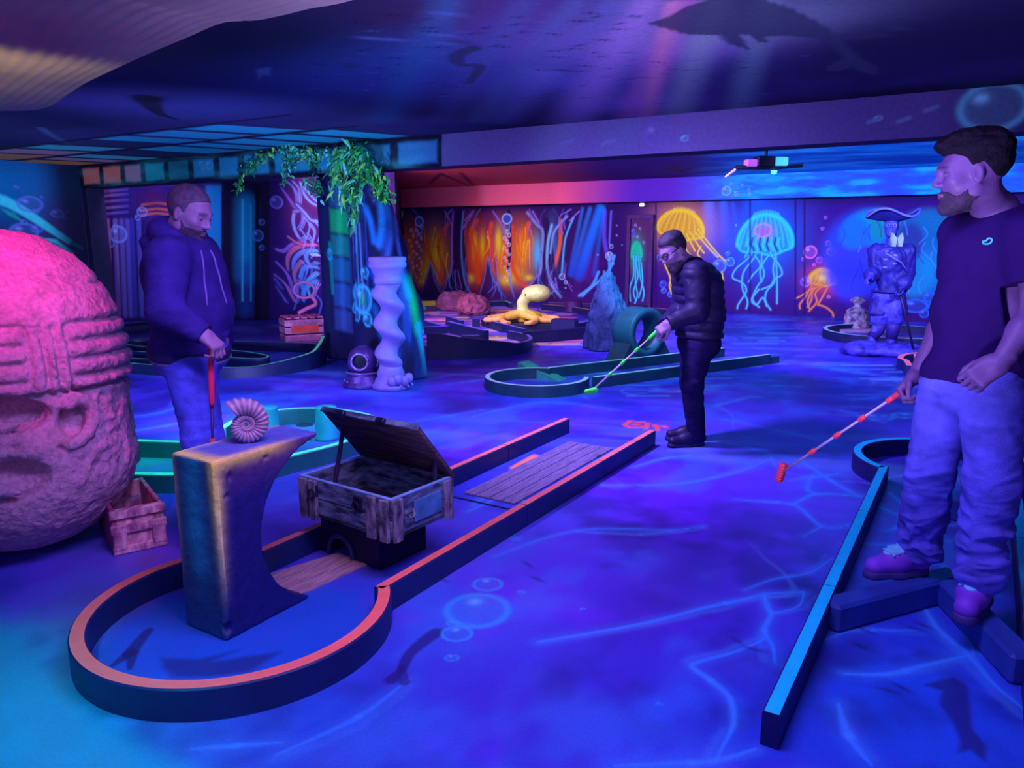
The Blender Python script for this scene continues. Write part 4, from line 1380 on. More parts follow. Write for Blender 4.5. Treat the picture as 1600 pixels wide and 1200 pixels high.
# ---- dark lane between the pillar and the octopus
t = thing('minigolf_lane', 'dark navy minigolf lane with a banked round end right of the rock pillar', 'minigolf lane', (-5.5, 8.2, 0))
ob = [G(668, 563), G(692, 562), G(740, 560), G(790, 556), G(818, 551), G(829, 544), G(822, 536, .0), G(795, 529)]
op = smooth_path([p * [1, 1, 0] for p in ob], 8)
kerb(t, op, side_dark, top_violet, .06, h=np.interp(np.linspace(0, 1, len(op)), [0, .12, .5, 1], [.34, .33, .15, .12]), label='banked outer kerb')
for a, b, h in [((663, 522), (706, 520), .115), ((700, 519), (760, 536), .18), ((700, 508), (722, 516), .16), ((738, 511), (750, 511), .14), ((722, 535), (760, 534), .1), ((658, 508), (700, 520), .1)]:
    kerb(t, [G(*a)[:2], G(*b)[:2]], side_dark, top_violet, .08, h=h, name='inner_kerb')

# ---- octopus lane
t = thing('minigolf_lane', 'black kerbed lane with a square platform under the pale octopus', 'minigolf lane', (-6, 10.2, 0))
kerb(t, [G(818, 536)[:2], G(870, 533)[:2], G(925, 528)[:2]], side_dark, side_dark, .08, h=.17)
kerb(t, [G(763, 512)[:2], G(820, 527)[:2]], side_dark, top_violet, .07, h=.13)
pc = G(812, 512)
mb = MB().add(*bbox(pc * [1, 1, 0] + UP * .05, (.52, .52, .05), rotz(YAW + .35), .01))
mb.build('platform', M('platform_dark', A(20, 20, 60), .6), t)
q = G(882, 520)
mb = MB().add(*bbox(q * [1, 1, 0] + UP * .11, (.2, .12, .11), rotz(YAW - .3), .015))
mb.build('obstacle_block', side_dark, t)
kerb(t, [G(895, 520)[:2], G(930, 512)[:2]], side_dark, top_violet, .08, h=.14)

# ---- far lanes
t = thing('minigolf_lane', 'far lane with a yellow kerb below the painted forest at the left', 'minigolf lane', (-10.3, 13.6, 0))
kerb(t, [G(640, 478)[:2], G(682, 477)[:2], G(719, 481)[:2]], top_yellow, top_yellow, .12, h=.1)
kerb(t, [G(640, 484)[:2], G(664, 483)[:2]], top_lime, top_lime, .1, h=.06)
t = thing('minigolf_lane', 'far lane with a teal kerb behind the octopus under the mural', 'minigolf lane', (-9.3, 14.2, 0))
kerb(t, [G(738, 479)[:2], G(790, 477)[:2], G(798, 481)[:2]], side_dark, top_teal, .08, h=.1)
t = thing('minigolf_lane', 'far lane with pale pink kerbs below the mural, left of the stooping man', 'minigolf lane', (-6.5, 14, 0))
kerb(t, smooth_path([G(*p) * [1, 1, 0] for p in [(848, 484), (895, 489), (930, 494), (980, 495), (1003, 497), (1025, 503), (1050, 506)]], 6), side_dark, top_pink, .08, h=.12)
kerb(t, smooth_path([G(*p) * [1, 1, 0] for p in [(858, 481), (905, 483), (975, 487), (1035, 492), (1052, 494)]], 6), side_dark, top_pink, .08, h=.12)
for k, (px, py, lb) in enumerate([(896, 488, 'dark round stump on the pink kerbed lane left of the standing stone'), (997, 496, 'dark round stump in front of the painted green jellyfish door')]):
    c = G(px, py) * [1, 1, 0]
    V, F = lathe([(.001, 0), (.19, 0), (.18, .03), (.17, .22), (.155, .24), (.001, .24)], c, 28)
    obj('stump', V, F, M('stump_dark', A(44, 16, 84), .6), t, True)

# ---- round lane by the statue
t = thing('minigolf_lane', 'round minigolf lane with green lit kerb behind the pirate statue', 'minigolf lane', (-1.1, 12.5, 0))
kerb(t, arc((-1.1, 12.5), .9, 40, 325, 60), side_dark, top_green, .07, h=.13)
kerb(t, [(-.4, 11.98), (2.2, 13.3)], side_dark, top_green, .07, h=.13)
kerb(t, [(-.55, 13.22), (1.6, 14.4)], side_dark, top_green, .07, h=.13)
plank_board(t, [(-1.7, 12.2), (-1.45, 12.9), (0.2, 12.9), (-.3, 12.1)], 4, wood_grey, name='plank_inlay')

# ---- orange kerb end beside the man at the right
t = thing('minigolf_lane', 'end of an orange kerbed lane showing beside the hip of the man in the T-shirt', 'minigolf lane', (0, 8.5, 0))
og = lambda *q: np.array([G(x, y, .115) * [1, 1, 0] for x, y in q])
kerb(t, smooth_path(og((1421, 571), (1416, 563), (1407, 559), (1413, 554), (1428, 551.5), (1448, 550.5), (1475, 551)), 6), side_navy, top_orange, .07)
kerb(t, og((1433, 553), (1436, 565), (1436, 577)), side_navy, top_orange, .09)
# ------------------------------------------------------------------ foreground props
def LD(lat, dep, z=0.0):
    return HD * dep + RT * lat + UP * z


def PXD(px, dep, z=0.0):
    return LD((px - 800) * (dep * math.cos(PITCH) + (EYE - z) * math.sin(PITCH)) / FPX, dep, z)


def latdep(V):
    return V @ RT, V @ HD


# ---- tall arch block
AX0, AX1, AY0, AZ = -2.535, -2.29, 1.66, .705
f_blk = rbox(((AX0 + AX1) / 2, 1.93, AZ / 2), ((AX1 - AX0) / 2, .27, AZ / 2), .012)
cutc = np.array([0, 2.215, .335])


def f_cut(P):
    q = P - cutc
    r = np.hypot(q[:, 1] * 0.98, q[:, 2])
    return .352 - r if False else r - .352


f_arch = SUB(f_blk, lambda P: f_cut(P), .01)
f_arch2 = INT(f_arch, half((0, 2.17, .35), (0, 1, 0)))
f_arch3 = SUB(DISP(f_arch2, .003, 22, 3, 2), U([ell((AX1, 1.73, .63), (.012, .012, .02)), ell((AX1, 1.71, .56), (.01, .015, .012)), ell((AX1, 1.9, .66), (.012, .016, .01)), ell((AX1, 1.675, .05), (.02, .02, .025))], .002), .006)


def pig_arch(V):
    c = np.tile(A(18, 18, 118), (len(V), 1))
    x, y, z = V[:, 0], V[:, 1], V[:, 2]

    def mx(a, col):
        a = np.clip(a, 0, 1)[:, None]
        c[:] = c * (1 - a) + np.asarray(col) * a
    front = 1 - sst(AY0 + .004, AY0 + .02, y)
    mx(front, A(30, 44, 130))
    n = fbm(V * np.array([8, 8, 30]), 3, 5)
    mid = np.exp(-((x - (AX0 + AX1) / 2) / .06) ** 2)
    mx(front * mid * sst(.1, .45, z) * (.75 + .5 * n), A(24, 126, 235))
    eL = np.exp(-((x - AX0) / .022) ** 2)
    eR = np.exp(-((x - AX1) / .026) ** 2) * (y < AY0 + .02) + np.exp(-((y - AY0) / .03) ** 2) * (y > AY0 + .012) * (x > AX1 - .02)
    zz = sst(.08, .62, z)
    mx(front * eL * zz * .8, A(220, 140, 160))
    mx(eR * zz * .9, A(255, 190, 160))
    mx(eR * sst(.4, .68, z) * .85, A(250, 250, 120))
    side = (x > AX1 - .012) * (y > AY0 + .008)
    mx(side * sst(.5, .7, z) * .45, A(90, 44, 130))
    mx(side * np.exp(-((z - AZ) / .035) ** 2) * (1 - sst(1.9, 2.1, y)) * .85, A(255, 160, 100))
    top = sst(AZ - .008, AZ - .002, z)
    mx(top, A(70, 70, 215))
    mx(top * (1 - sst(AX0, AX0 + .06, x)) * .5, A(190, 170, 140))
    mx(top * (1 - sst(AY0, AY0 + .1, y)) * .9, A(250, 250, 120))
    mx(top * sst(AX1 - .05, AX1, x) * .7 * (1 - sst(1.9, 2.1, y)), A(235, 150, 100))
    return c * (1 + .12 * n[:, None])


archm = MV('airbrushed_foam', .55, .25, 60, .35, .15, 30)
o = sdf_obj('arch_block', f_arch3, (AX0 - .03, 1.63, -.005), (AX1 + .03, 2.22, .73), .006, archm, None, pig_arch)
tag(o, 'tall concave blue block with airbrushed yellow edges standing in the orange lane cup', 'block')

# ---- ammonite
am = G(383, 700, AZ) * [1, 1, 0]
am = np.array([AX1 - .135, 1.86, 0])
ca = np.array([am[0] + .03, am[1] + .04, AZ + .083])
fdir = unit(C0 - ca)
fdir = unit(fdir * [1, 1, .25] + RT * .1)
e1 = unit(np.cross(UP, fdir))
e2 = np.cross(fdir, e1)
V, F, pig = [], [], []
NT, NS = 760, 22
for i in range(NT):
    u = i / (NT - 1)
    th = u * 2 * PI * 3.1
    g_ = math.exp(0.135 * (th - 2 * PI * 3.1))
    R0 = .080 * g_
    r = .031 * g_ * (1 + .0)
    th2 = th - 2 * PI * 3.1 + 2.25
    rd_ = math.cos(th2) * e1 + math.sin(th2) * e2
    tg = -math.sin(th2) * e1 + math.cos(th2) * e2
    rib = 0.15 * (0.5 + .5 * math.cos(th * 24)) ** 1.3
    for k in range(NS):
        a = 2 * PI * k / NS
        out = math.cos(a)
        rr = r * (1 + rib * (0.3 + .7 * max(0, out) + .4 * abs(math.sin(a))))
        V.append(ca + rd_ * (R0 + rr * 1.12 * math.cos(a)) + fdir * rr * 1.0 * math.sin(a))
        pig.append(A(120, 90, 190) * (1 - .6 * (1 - (0.5 + .5 * math.cos(th * 24)))) + np.array([.1, .06, .05]))
for i in range(NT - 1):
    for k in range(NS):
        F.append((i * NS + k, i * NS + (k + 1) % NS, (i + 1) * NS + (k + 1) % NS, (i + 1) * NS + k))
V = np.array(V)
V[:, 2] += AZ + .001 - V[:, 2].min()
shm = MV('shell_resin', .35, .05, 80, .5, .1, 40)
t = thing('ammonite_shell', 'ribbed lilac spiral ammonite shell on top of the arch block', 'shell', (am[0], am[1], AZ))
obj('spiral', V, F, shm, t, True, np.array(pig))
lip = V[(NT - 1) * NS:]
lc_ = lip.mean(0)
Vl = np.vstack([lip, lc_ + (lip - lc_) * 1.12, lc_ + (lip - lc_) * .8 - tg * .02])
Fl = [(k, (k + 1) % NS, NS + (k + 1) % NS, NS + k) for k in range(NS)] + [(k, 2 * NS + k, 2 * NS + (k + 1) % NS, (k + 1) % NS) for k in range(NS)] + [tuple(2 * NS + k for k in range(NS))]
obj('aperture', Vl, Fl, M('shell_mouth', A(110, 90, 200), .5), t, True, label='flared opening of the shell')

# ---- open wooden chest on its tunnel
crwood = M('weathered_chest_wood', A(30, 32, 104), .7, .5, 5, .5, 30, col2=A(84, 92, 180), stretch=(2, 2, 7))
crwood2 = M('chest_batten_wood', A(46, 36, 100), .7, .5, 6, .5, 30, col2=A(110, 96, 170), stretch=(6, 6, 2))
crdark = M('chest_inside', A(24, 14, 70), .8, .4, 8, .3, 20, stretch=(2, 9, 2))
lidwood = M('chest_lid_wood', A(44, 24, 64), .75, .35, 5, .4, 25, col2=A(66, 38, 86), stretch=(1.5, 12, 12))
iron = M('black_iron', A(20, 18, 66), .45, .3, 10, metal=.3)
cx0, cx1, cy0, cy1, cz0, cz1 = -2.635, -2.035, 2.36, 2.775, .215, .392
ra = rotz(math.radians(-4))
cc = np.array([(cx0 + cx1) / 2, (cy0 + cy1) / 2, 0])
LX, LY = (cx1 - cx0) / 2, (cy1 - cy0) / 2
LW = lambda x, y, z: cc + np.array([x, y, 0]) @ ra + UP * z
t = thing('tunnel_block', 'black tunnel block carrying the open chest in the orange lane', 'block', (cc[0] - .03, cc[1], 0))
bw0, bw1, by0, by1, bh, tr = -.27, .13, -.12, .19, .212, .082
prof = [(bw0, 0), (bw0, bh), (bw1, bh), (bw1, 0)]
tx = -.13
ar = [(tx + tr * math.cos(a), tr * 1.05 * math.sin(a) + .02) for a in np.linspace(0, PI, 18)]
ring_ = [(tx + tr, 0)] + ar + [(tx - tr, 0)]
mb = MB()
for sgn, y in ((1, by0), (-1, by1)):
    pts = [LW(x, y, z) for x, z in prof + ring_]
    idx = [3, 2, 1, 0] + list(range(len(pts) - 1, 3, -1))
    fcs = []
    # face split in strips around the arch
    m_ = len(ring_)
    outer = []
    for k in range(m_):
        x, z = ring_[k]
        outer.append(LW(np.interp(k, [0, m_ * .25, m_ * .75, m_ - 1], [bw1, bw1, bw0, bw0]), y, np.interp(k, [0, m_ * .25, m_ * .75, m_ - 1], [0, bh, bh, 0])))
    inner = [LW(x, y, z) for x, z in ring_]
    Vv = outer + inner
    Ff = [(k, k + 1, m_ + k + 1, m_ + k)[::sgn] for k in range(m_ - 1)]
    mb.add(Vv, Ff)
i0 = [LW(x, by0, z) for x, z in ring_]
i1 = [LW(x, by1, z) for x, z in ring_]
mb.add(i0 + i1, [(k, k + 1, len(i0) + k + 1, len(i0) + k) for k in range(len(i0) - 1)])
mb.add([LW(bw0, by0, 0), LW(bw0, by1, 0), LW(bw0, by1, bh), LW(bw0, by0, bh), LW(bw1, by0, 0), LW(bw1, by1, 0), LW(bw1, by1, bh), LW(bw1, by0, bh)], [(0, 3, 2, 1), (4, 5, 6, 7), (3, 7, 6, 2)])
mb.build('body', M('tunnel_black', A(16, 12, 66), .6, .2, 8), t)
V, F = tube([LW(x, by0 - .005, z) for x, z in ring_], .012, 8)
obj('arch_rim', V, F, M('tunnel_rim', A(30, 40, 120), .5), t, True)
t = thing('treasure_chest', 'open weathered wooden chest with raised lid on the orange lane tunnel', 'chest', LW(0, 0, cz0))
th_ = .016
zc, zh = (cz0 + cz1) / 2, (cz1 - cz0) / 2
mb = MB()
mb.add(*bbox(LW(0, 0, cz0 + .011), (LX, LY, .01), ra, .003), mi=1)
for y in (-LY + th_ / 2, LY - th_ / 2):
    for k in range(2):
        mb.add(*bbox(LW(0, y, cz0 + zh * (.5 + k) + .003 * k), (LX, th_ / 2, zh / 2 - .001), ra, .003))
for x in (-LX + th_ / 2, LX - th_ / 2):
    for k in range(2):
        mb.add(*bbox(LW(x, 0, cz0 + zh * (.5 + k) + .003 * k), (th_ / 2, LY - th_, zh / 2 - .001), ra, .003))
mb.build('body', [crwood, crdark], t)
for x in (-LX + .035, LX - .035, -LX + .105, LX - .115):
    mb = MB().add(*bbox(LW(x, -LY - .009, zc - .004), (.026, .009, zh + .008), ra, .004))
    mb.build('batten', crwood2, t)
for y in (-LY + .03, LY - .05):
    mb = MB().add(*bbox(LW(LX + .009, y, zc - .004), (.009, .028, zh + .008), ra, .004))
    mb.build('batten', crwood2, t)
lit_rim_m = M('lit_rim_pale', A(86, 108, 225), .6, .25, 12)  # bluish light on the wall tops, put in as pale strips
for x in (-LX + .008, LX - .008):
    MB().add(*bbox(LW(x, 0, cz1 + .006), (.009, LY, .004), ra, .002)).build('lit_rim_strip', lit_rim_m, t)
MB().add(*bbox(LW(0, -LY + .008, cz1 + .006), (LX - .018, .009, .004), ra, .002)).build('lit_rim_strip', lit_rim_m, t)
for x in (-.19, .1):
    lt = MB().add(*bbox(LW(x, -LY - .008, zc + .045), (.024, .008, .03), ra, .004)).build('latch', iron, t)
    V, F = tube(smooth_path([LW(x + .02 * math.cos(a), -LY - .022, zc + .03 + .022 * math.sin(a)) for a in np.linspace(0, 2 * PI, 14)], 2), .004, 6)
    obj('latch_ring', V, F, iron, lt, True)
mb = MB().add(*bbox(LW(LX + .004, .02, zc + .005), (.003, .09, .05), ra, .002))
mb.build('paper_label', M('label_blue', A(50, 84, 180), .6, .35, 14), t, label='faded pale blue patch on the end')
V, F = tube(smooth_path([LW(LX + .02 + .018 * math.sin(a), -LY + .09 + .05 * math.cos(a) * .5, zc + .03 - .03 * abs(math.sin(a))) for a in np.linspace(0, PI, 8)], 3), .006, 6)
obj('rope_handle', V, F, crwood2, t, True)
# lid, hinged at the back
hp = LW(0, LY - .01, cz1 + .008)
la = math.radians(50)
ly = -ra[1] * math.cos(la) + UP * math.sin(la)
ln = np.cross(ra[0], ly)
mb = MB()
LH = .185
for k in range(4):
    mb.add(*bbox(hp + ly * (LH * 2 * (k + .5) / 4), (LX + .012, LH / 4 - .0015, .008), np.array([ra[0], ly, ln]), .003))
lid = mb.build('lid', lidwood, t, label='raised dark plank lid')
for s in (-1, 1):
    MB().add(*bbox(hp + ra[0] * s * (LX - .035) + ly * LH - ln * .016, (.025, LH - .01, .008), np.array([ra[0], ly, ln]), .003)).build('lid_batten', crdark, lid)
MB().add(*bbox(hp + ly * (LH * 2 + .004), (LX + .014, .006, .014), np.array([ra[0], ly, ln]), .003)).build('lid_edge', crwood, lid)
for x in (-.16, .1):
    MB().add(*bbox(hp + ra[0] * x + ly * (LH * 2 + .006) + ln * .01, (.025, .022, .012), np.array([ra[0], ly, ln]), .003)).build('hasp', iron, lid)
for s in (-1, 1):
    p0 = LW(s * (LX - .03), -.02 if s < 0 else .1, cz1 - .08)
    p1 = hp + ra[0] * s * (LX - .03) + ly * (.24 if s < 0 else .14) - ln * .01
    V, F = tube([p0, p1], .011, 6)
    obj('lid_prop', V, F, crdark, t)

# ---- giant stone head
hc = LD(-2.42, 3.62)
HAX = rotz(YAW + math.radians(-38))           # local: x right of face, y forward(away)
fv = unit(-RT * .55 - HD * .83)                # the face looks to the viewer's left
sv = np.cross(fv, UP)                          # towards the visible ear side
sv = sv if sv @ RT > 0 else -sv
hz = lambda y, d=3.25: EYE - (y - 370) * d / 1205
f_h = U([ell(hc + UP * .86, (.50, .50, .655)), rbox(hc + UP * .5, (.40, .40, .42), .3, rotz(YAW)), ell(hc + UP * .42 + sv * .05 + fv * .06, (.52, .52, .40))], .12)
f_helm = INT(OFF(ell(hc + UP * .88, (.505, .505, .64)), .015), half(hc + UP * .815, (0, 0, -1)), .02)
f_h = U([f_h, f_helm], .03)
bands = [half(hc, (0, 0, 1))]


def f_head(P):
    q = P - hc
    a = np.arctan2(q @ sv, q @ fv)             # 0 = facing direction, grows to the ear side
    d = f_h(P)
    n = fbm(P * 9, 4, 11)
    n2 = fbm(P * 26, 3, 12)
    rough = .55 + .8 * sst(1.0, .7, P[:, 2]) * sst(.2, .45, P[:, 2])
    d = d - (.016 * n + .013 * n2 + .006 * fbm(P * 55, 2, 14)) * rough
    z = P[:, 2]
    lowh = sst(.80, .83, z) * (1 - sst(1.10, 1.13, z))
    side_ = np.clip((1 - sst(AB[0] - .06, AB[0], a)) + sst(AB[3], AB[3] + .06, a), 0, 1)
    for zb in (1.115, 1.035, .955, .875):
        d = d + .028 * np.exp(-((z - zb) / .014) ** 2) * side_
    for ab in AB:
        d = d + .024 * np.exp(-((a - ab) / .022) ** 2) * lowh
    d = d - .012 * fbm(P * np.array([30, 30, 18]), 2, 17) * lowh * (1 - side_)
    d = d + .03 * np.exp(-((z - .81) / .014) ** 2)
    d = d + .014 * np.exp(-((z - 1.33 - .05 * np.sin(a * 2)) / .010) ** 2)
    return d


def on_head(px, py):
    r_ = unit(ray(px, py))
    ts = np.linspace(2.2, 5.0, 600)
    v = f_h(C0 + ts[:, None] * r_)
    k = np.argmax(v < 0)
    return C0 + r_ * ts[k]


AB = [(lambda q: math.atan2(q @ sv, q @ fv))(on_head(px, 560) - hc) for px in (46, 72, 92, 112)]
eyep, chk = on_head(14, 652), on_head(26, 752)
f_hd = SUB(f_head, ell(eyep, (.15, .15, .075)), .04)
f_hd = SUB(f_hd, ell(chk - fv * -.0, (.13, .13, .085)), .05)
pts_ = [on_head(px, py) for px, py in [(70, 462), (90, 438), (12, 452), (96, 700), (20, 700), (70, 878), (60, 520)]]
f_hd = SUB(f_hd, U([ell(p, (.02, .02, .016)) for p in pts_], .004), .012)
f_hd = U([f_hd, cap(on_head(0, 767), on_head(32, 770), .035, .012), cap(on_head(2, 668), on_head(26, 664), .03, .015)], .03)
ear = [on_head(px, py) for px, py in [(104, 632), (112, 622), (126, 624), (139, 636), (141, 655), (134, 675), (120, 688), (108, 694)]]
ear = [p + unit((p - hc) * [1, 1, 0]) * .016 for p in ear]
f_ear = U([cap(ear[k], ear[k + 1], .028, .028) for k in range(len(ear) - 1)], .015)
earh = on_head(116, 655)
f_hd = SUB(f_hd, ell(earh, (.06, .06, .09)), .03)
f_hd = U([f_hd, f_ear], .02)
f_hd = INT(f_hd, half((0, 0, .002), (0, 0, -1)))


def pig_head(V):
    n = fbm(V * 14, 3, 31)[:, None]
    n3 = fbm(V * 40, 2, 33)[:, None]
    c = np.array([.50, .26, .34]) * (1 + .22 * n + .12 * n3)  # stone colour tinted pink to carry the hue of the pink light
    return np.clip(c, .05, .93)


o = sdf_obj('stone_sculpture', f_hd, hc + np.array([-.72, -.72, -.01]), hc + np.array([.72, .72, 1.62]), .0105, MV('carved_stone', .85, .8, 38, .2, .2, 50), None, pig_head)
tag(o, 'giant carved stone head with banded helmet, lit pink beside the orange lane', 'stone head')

# ---- crate leaning beside the stone head
ckm = M('crate_planks', A(150, 70, 170), .7, .45, 6, .4, 25, col2=A(190, 120, 200), stretch=(9, 2, 2))
ckd = M('crate_inside', A(130, 40, 130), .8, .4, 6)
k0, k1 = G(170, 870), G(252, 852)
kx = unit((k1 - k0) * [1, 1, 0])
ky = np.cross(UP, kx)
kw, kl, kh = np.linalg.norm(k1 - k0) / 2, .24, .15
tl = math.radians(10)
kc = (k0 + k1) / 2 + ky * kl + kx * .025
kax = np.array([kx, ky, UP])
t = thing('wooden_crate', 'open wooden crate lit pink, tucked against the stone head', 'crate', kc * [1, 1, 0])
mb = MB()
mb.add(*bbox(kc + UP * .014, (kw, kl, .012), kax, .003), mi=1)
for s in (-1, 1):
    for k in range(2):
        mb.add(*bbox(kc + kx * s * (kw - .01) + UP * (.045 + .1 * k + .03), (.01, kl, .047), kax, .004), mi=1 if s < 0 else 0)
        mb.add(*bbox(kc + ky * s * (kl - .01) + UP * (.045 + .1 * k + .03), (kw - .02, .01, .047), kax, .004))
mb.build('body', [ckm, ckd], t)
for zz in (.2, .125):
    MB().add(*bbox(kc - ky * (kl + .008) + UP * zz, (kw + .008, .01, .022), kax, .004)).build('rail', ckm, t)
MB().add(*bbox(kc - ky * (kl + .008) + UP * .022, (kw + .004, .01, .02), kax, .004)).build('rail', ckm, t)
for s in (-1, 1):
    MB().add(*bbox(kc - ky * (kl + .012) + kx * s * (kw - .03) + UP * .075, (.03, .01, .05), kax, .004)).build('corner_post', ckm, t)
MB().add(*bbox(kc - kx * (kw * .35) + ky * (kl - .03) + UP * .16, (.03, .012, .12), kax, .004)).build('inner_slat', M('slat_pale', A(150, 130, 210), .7, .3), t)

# ------------------------------------------------------------------ middle distance
# ---- painted rock pillar under the bulkhead
pb0 = rbox((-6.53, 6.92, 1.115), (.42, .18, 1.118), .05)
q0, q1, q2, q3 = PXD(634, 8.12, 0), PXD(624, 8.15, .7), PXD(602, 8.35, 1.35), PXD(582, 8.75, 2.1)
f_but = U([cap(q0, q1, .24, .23), cap(q1, q2, .23, .2), cap(q2, q3, .2, .15), cap(PXD(585, 8.2, 0), PXD(582, 8.7, 1.9), .22, .12)], .12)
f_pil = DISP(U([pb0, f_but], .1), .035, (3.2, 3.2, 1.2), 3, 15)
f_pil = INT(INT(f_pil, half((0, 0, .001), (0, 0, -1))), half((0, 0, ZB - .002), (0, 0, 1)))
Vp, Fp = sdf_mesh(f_pil, (-7.4, 5.7, -.03), (-4.6, 7.8, 2.3), .024)
la_, de_ = latdep(Vp)
sx = la_ / de_ * 1205 + 800                    # bearing of each vertex seen from the entrance
P = Paint(np.stack([sx, Vp[:, 2] * 100], 1), A(18, 14, 78))
P.fill(sst(590, 665, sx) * .6, A(18, 36, 130))
rk = fbm(np.stack([sx * .06, Vp[:, 2] * 1.4], 1), 4, 77)
P.fill(sst(0, .5, rk) * sst(548, 575, sx) * .7, A(30, 60, 190))
P.fill(sst(0, .4, -rk) * sst(548, 575, sx) * .6, A(8, 8, 50))
zz = lambda y: (EYE - (y - 370) * 9.0 / 1205) * 100
for y0, y1, c in [(290, 322, A(22, 60, 140)), (326, 362, A(10, 120, 104)), (366, 398, A(16, 90, 130)), (402, 438, A(20, 70, 150)), (442, 480, A(30, 60, 160)), (484, 520, A(40, 50, 150))]:
    P.poly([(517, zz(y1)), (545, zz(y1 + 4)), (545, zz(y0 + 5)), (517, zz(y0))], np.minimum(c * .9, .9), .95, 2.5)
    P.stroke([(531, zz(y1 - 4)), (532, zz(y0 + 4))], 5, np.minimum(c * 1.8, .9), .5, 1)
P.stroke([(510, zz(290)), (510, zz(540))], 5, A(14, 24, 80), .8, .8)
P.stroke([(515, zz(380)), (516, zz(460))], 2.5, A(20, 110, 150), .8, .8)
for x0, ww, c in [(556, 1.4, A(70, 120, 235)), (551, 1.0, A(50, 60, 190)), (562, 1.4, A(90, 110, 235)), (571, 1.0, A(40, 60, 190)), (545, 1, A(30, 40, 140))]:
    P.stroke([(x0, zz(310)), (x0 + 2, zz(480))], ww, c, .8, .9)
for L, ww, c in [([(573, 330), (580, 350), (584, 375)], 5, A(24, 90, 235)), ([(592, 380), (598, 350), (596, 320)], 6, A(22, 100, 235)), ([(604, 400), (612, 360), (606, 310)], 5, A(40, 70, 190)), ([(582, 470), (590, 500), (592, 520)], 6, A(24, 70, 190)), ([(580, 540), (590, 560), (596, 580)], 7, A(20, 60, 170)), ([(638, 430), (644, 470), (650, 500)], 7, A(10, 140, 120)), ([(628, 420), (636, 450)], 6, A(20, 130, 230)), ([(651, 495), (659, 540), (660, 575)], 6, A(30, 140, 240)), ([(655, 560), (660, 585)], 4, A(60, 60, 220)), ([(618, 330), (622, 380), (630, 420)], 3, A(50, 80, 220)), ([(584, 300), (588, 318)], 5, A(50, 50, 170)), ([(578, 410), (586, 440)], 5, A(30, 60, 200))]:
    P.stroke(curve([np.array([a, zz(b)]) for a, b in L]), ww, c, .85, 1.0)
for x0, y0, rx, ry in [(563, 459, 13, 19), (568, 421, 6, 7), (570, 488, 6, 9), (552, 482, 5, 9), (580, 449, 3, 5), (514, 398, 4, 8)]:
    P.bubble((x0, zz(y0)), rx, A(40, 130, 240), .95, ry * .75)
P.blob((563, zz(459)), 5, 8, A(10, 130, 90), .7)
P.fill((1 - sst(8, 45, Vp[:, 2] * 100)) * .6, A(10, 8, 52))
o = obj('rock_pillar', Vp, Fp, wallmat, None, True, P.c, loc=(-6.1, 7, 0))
tag(o, 'dark blue painted rock pillar under the bulkhead, behind the twisted column', 'pillar')

# ---- twisted column
tc_ = np.array([-4.97, 5.73, 0])
t = thing('twisted_column', 'white barley twist column in front of the rock pillar', 'column', tc_)
cw = M('plaster_white', A(100, 76, 205), .6, .1, 10, .1, 40)
V, F = [], []
NZ, NA = 120, 32
for i in range(NZ):
    u = i / (NZ - 1)
    z = .22 + u * .84
    ph = -u * 2 * PI * 2.8 + .5
    amp = .040 * min(1, 8 * u, 8 * (1 - u) + .1)
    r = .112 * (1 + .10 * u)
    for k in range(NA):
        a = 2 * PI * k / NA
        V.append(tc_ + (amp * math.cos(ph) + r * math.cos(a), amp * math.sin(ph) + r * math.sin(a), z))
F = [(i * NA + k, i * NA + (k + 1) % NA, (i + 1) * NA + (k + 1) % NA, (i + 1) * NA + k) for i in range(NZ - 1) for k in range(NA)]
obj('shaft', V, F, cw, t, True)
V, F = lathe([(.001, 1.04), (.115, 1.04), (.135, 1.06), (.135, 1.1), (.125, 1.12), (.14, 1.15), (.165, 1.2), (.185, 1.215), (.185, 1.25), (.175, 1.255), (.185, 1.27), (.185, 1.3), (.17, 1.31), (.001, 1.305)], tc_, 40)
obj('capital', V, F, cw, t, True)
V, F = lathe([(.001, .001), (.19, .001), (.19, .045), (.165, .06), (.155, .1), (.135, .13), (.14, .16), (.12, .2), (.11, .25), (.001, .25)], tc_, 40)
obj('base', V, F, cw, t, True)
V = []
mb = MB()
for k in range(4):
    p = tc_ + unit(RT * (.2 + .2 * k) - HD * (.9 - .25 * k)) * (.15 + .012 * k)
    V, F = lathe([(.001, -.055), (.03, -.05), (.05, 0), (.035, .045), (.001, .055)], p + UP * (.09 + .02 * (k % 2)), 12)
    mb.add(V, F)
    V, F = tube(smooth_path([p + UP * .03 + RT * .04 * math.cos(a) + UP * .04 * math.sin(a) for a in np.linspace(0, 5, 10)], 2), .012, 6)
    mb.add(V, F)
mb.build('carved_figure', cw, t, True)

# ---- diving helmet
dh = G(568, 607) * [1, 1, 0] + HD * .14 - RT * .02
t = thing('diving_helmet', 'old bronze diving helmet on the floor left of the twisted column', 'helmet', dh)
bz = M('dark_bronze', A(54, 30, 130), .4, .3, 8, .2, 30, metal=.35, spec=.5)
bz2 = M('bronze_rim', A(90, 60, 170), .35, .2, 8, metal=.4, spec=.5)
f_dome = SUB(ell(dh + UP * .255, (.155, .155, .165)), ell(dh + UP * .27 - HD * .14 - RT * .01, (.08, .09, .08)), .01)
sdf_obj('dome', f_dome, dh + np.array([-.2, -.2, .09]), dh + np.array([.2, .2, .5]), .009, bz, t)
V, F = lathe([(.001, .001), (.21, .001), (.215, .02), (.19, .06), (.17, .11), (.155, .125), (.168, .14), (.165, .15), (.001, .15)], dh, 36)
obj('corselet', V, F, bz, t, True)
pc_ = dh + UP * .27 - HD * .142 - RT * .01
ringp = [pc_ + (RT * math.cos(a) + UP * math.sin(a)) * .082 for a in np.linspace(0, 2 * PI, 33)]
V, F = tube(ringp, .014, 8)
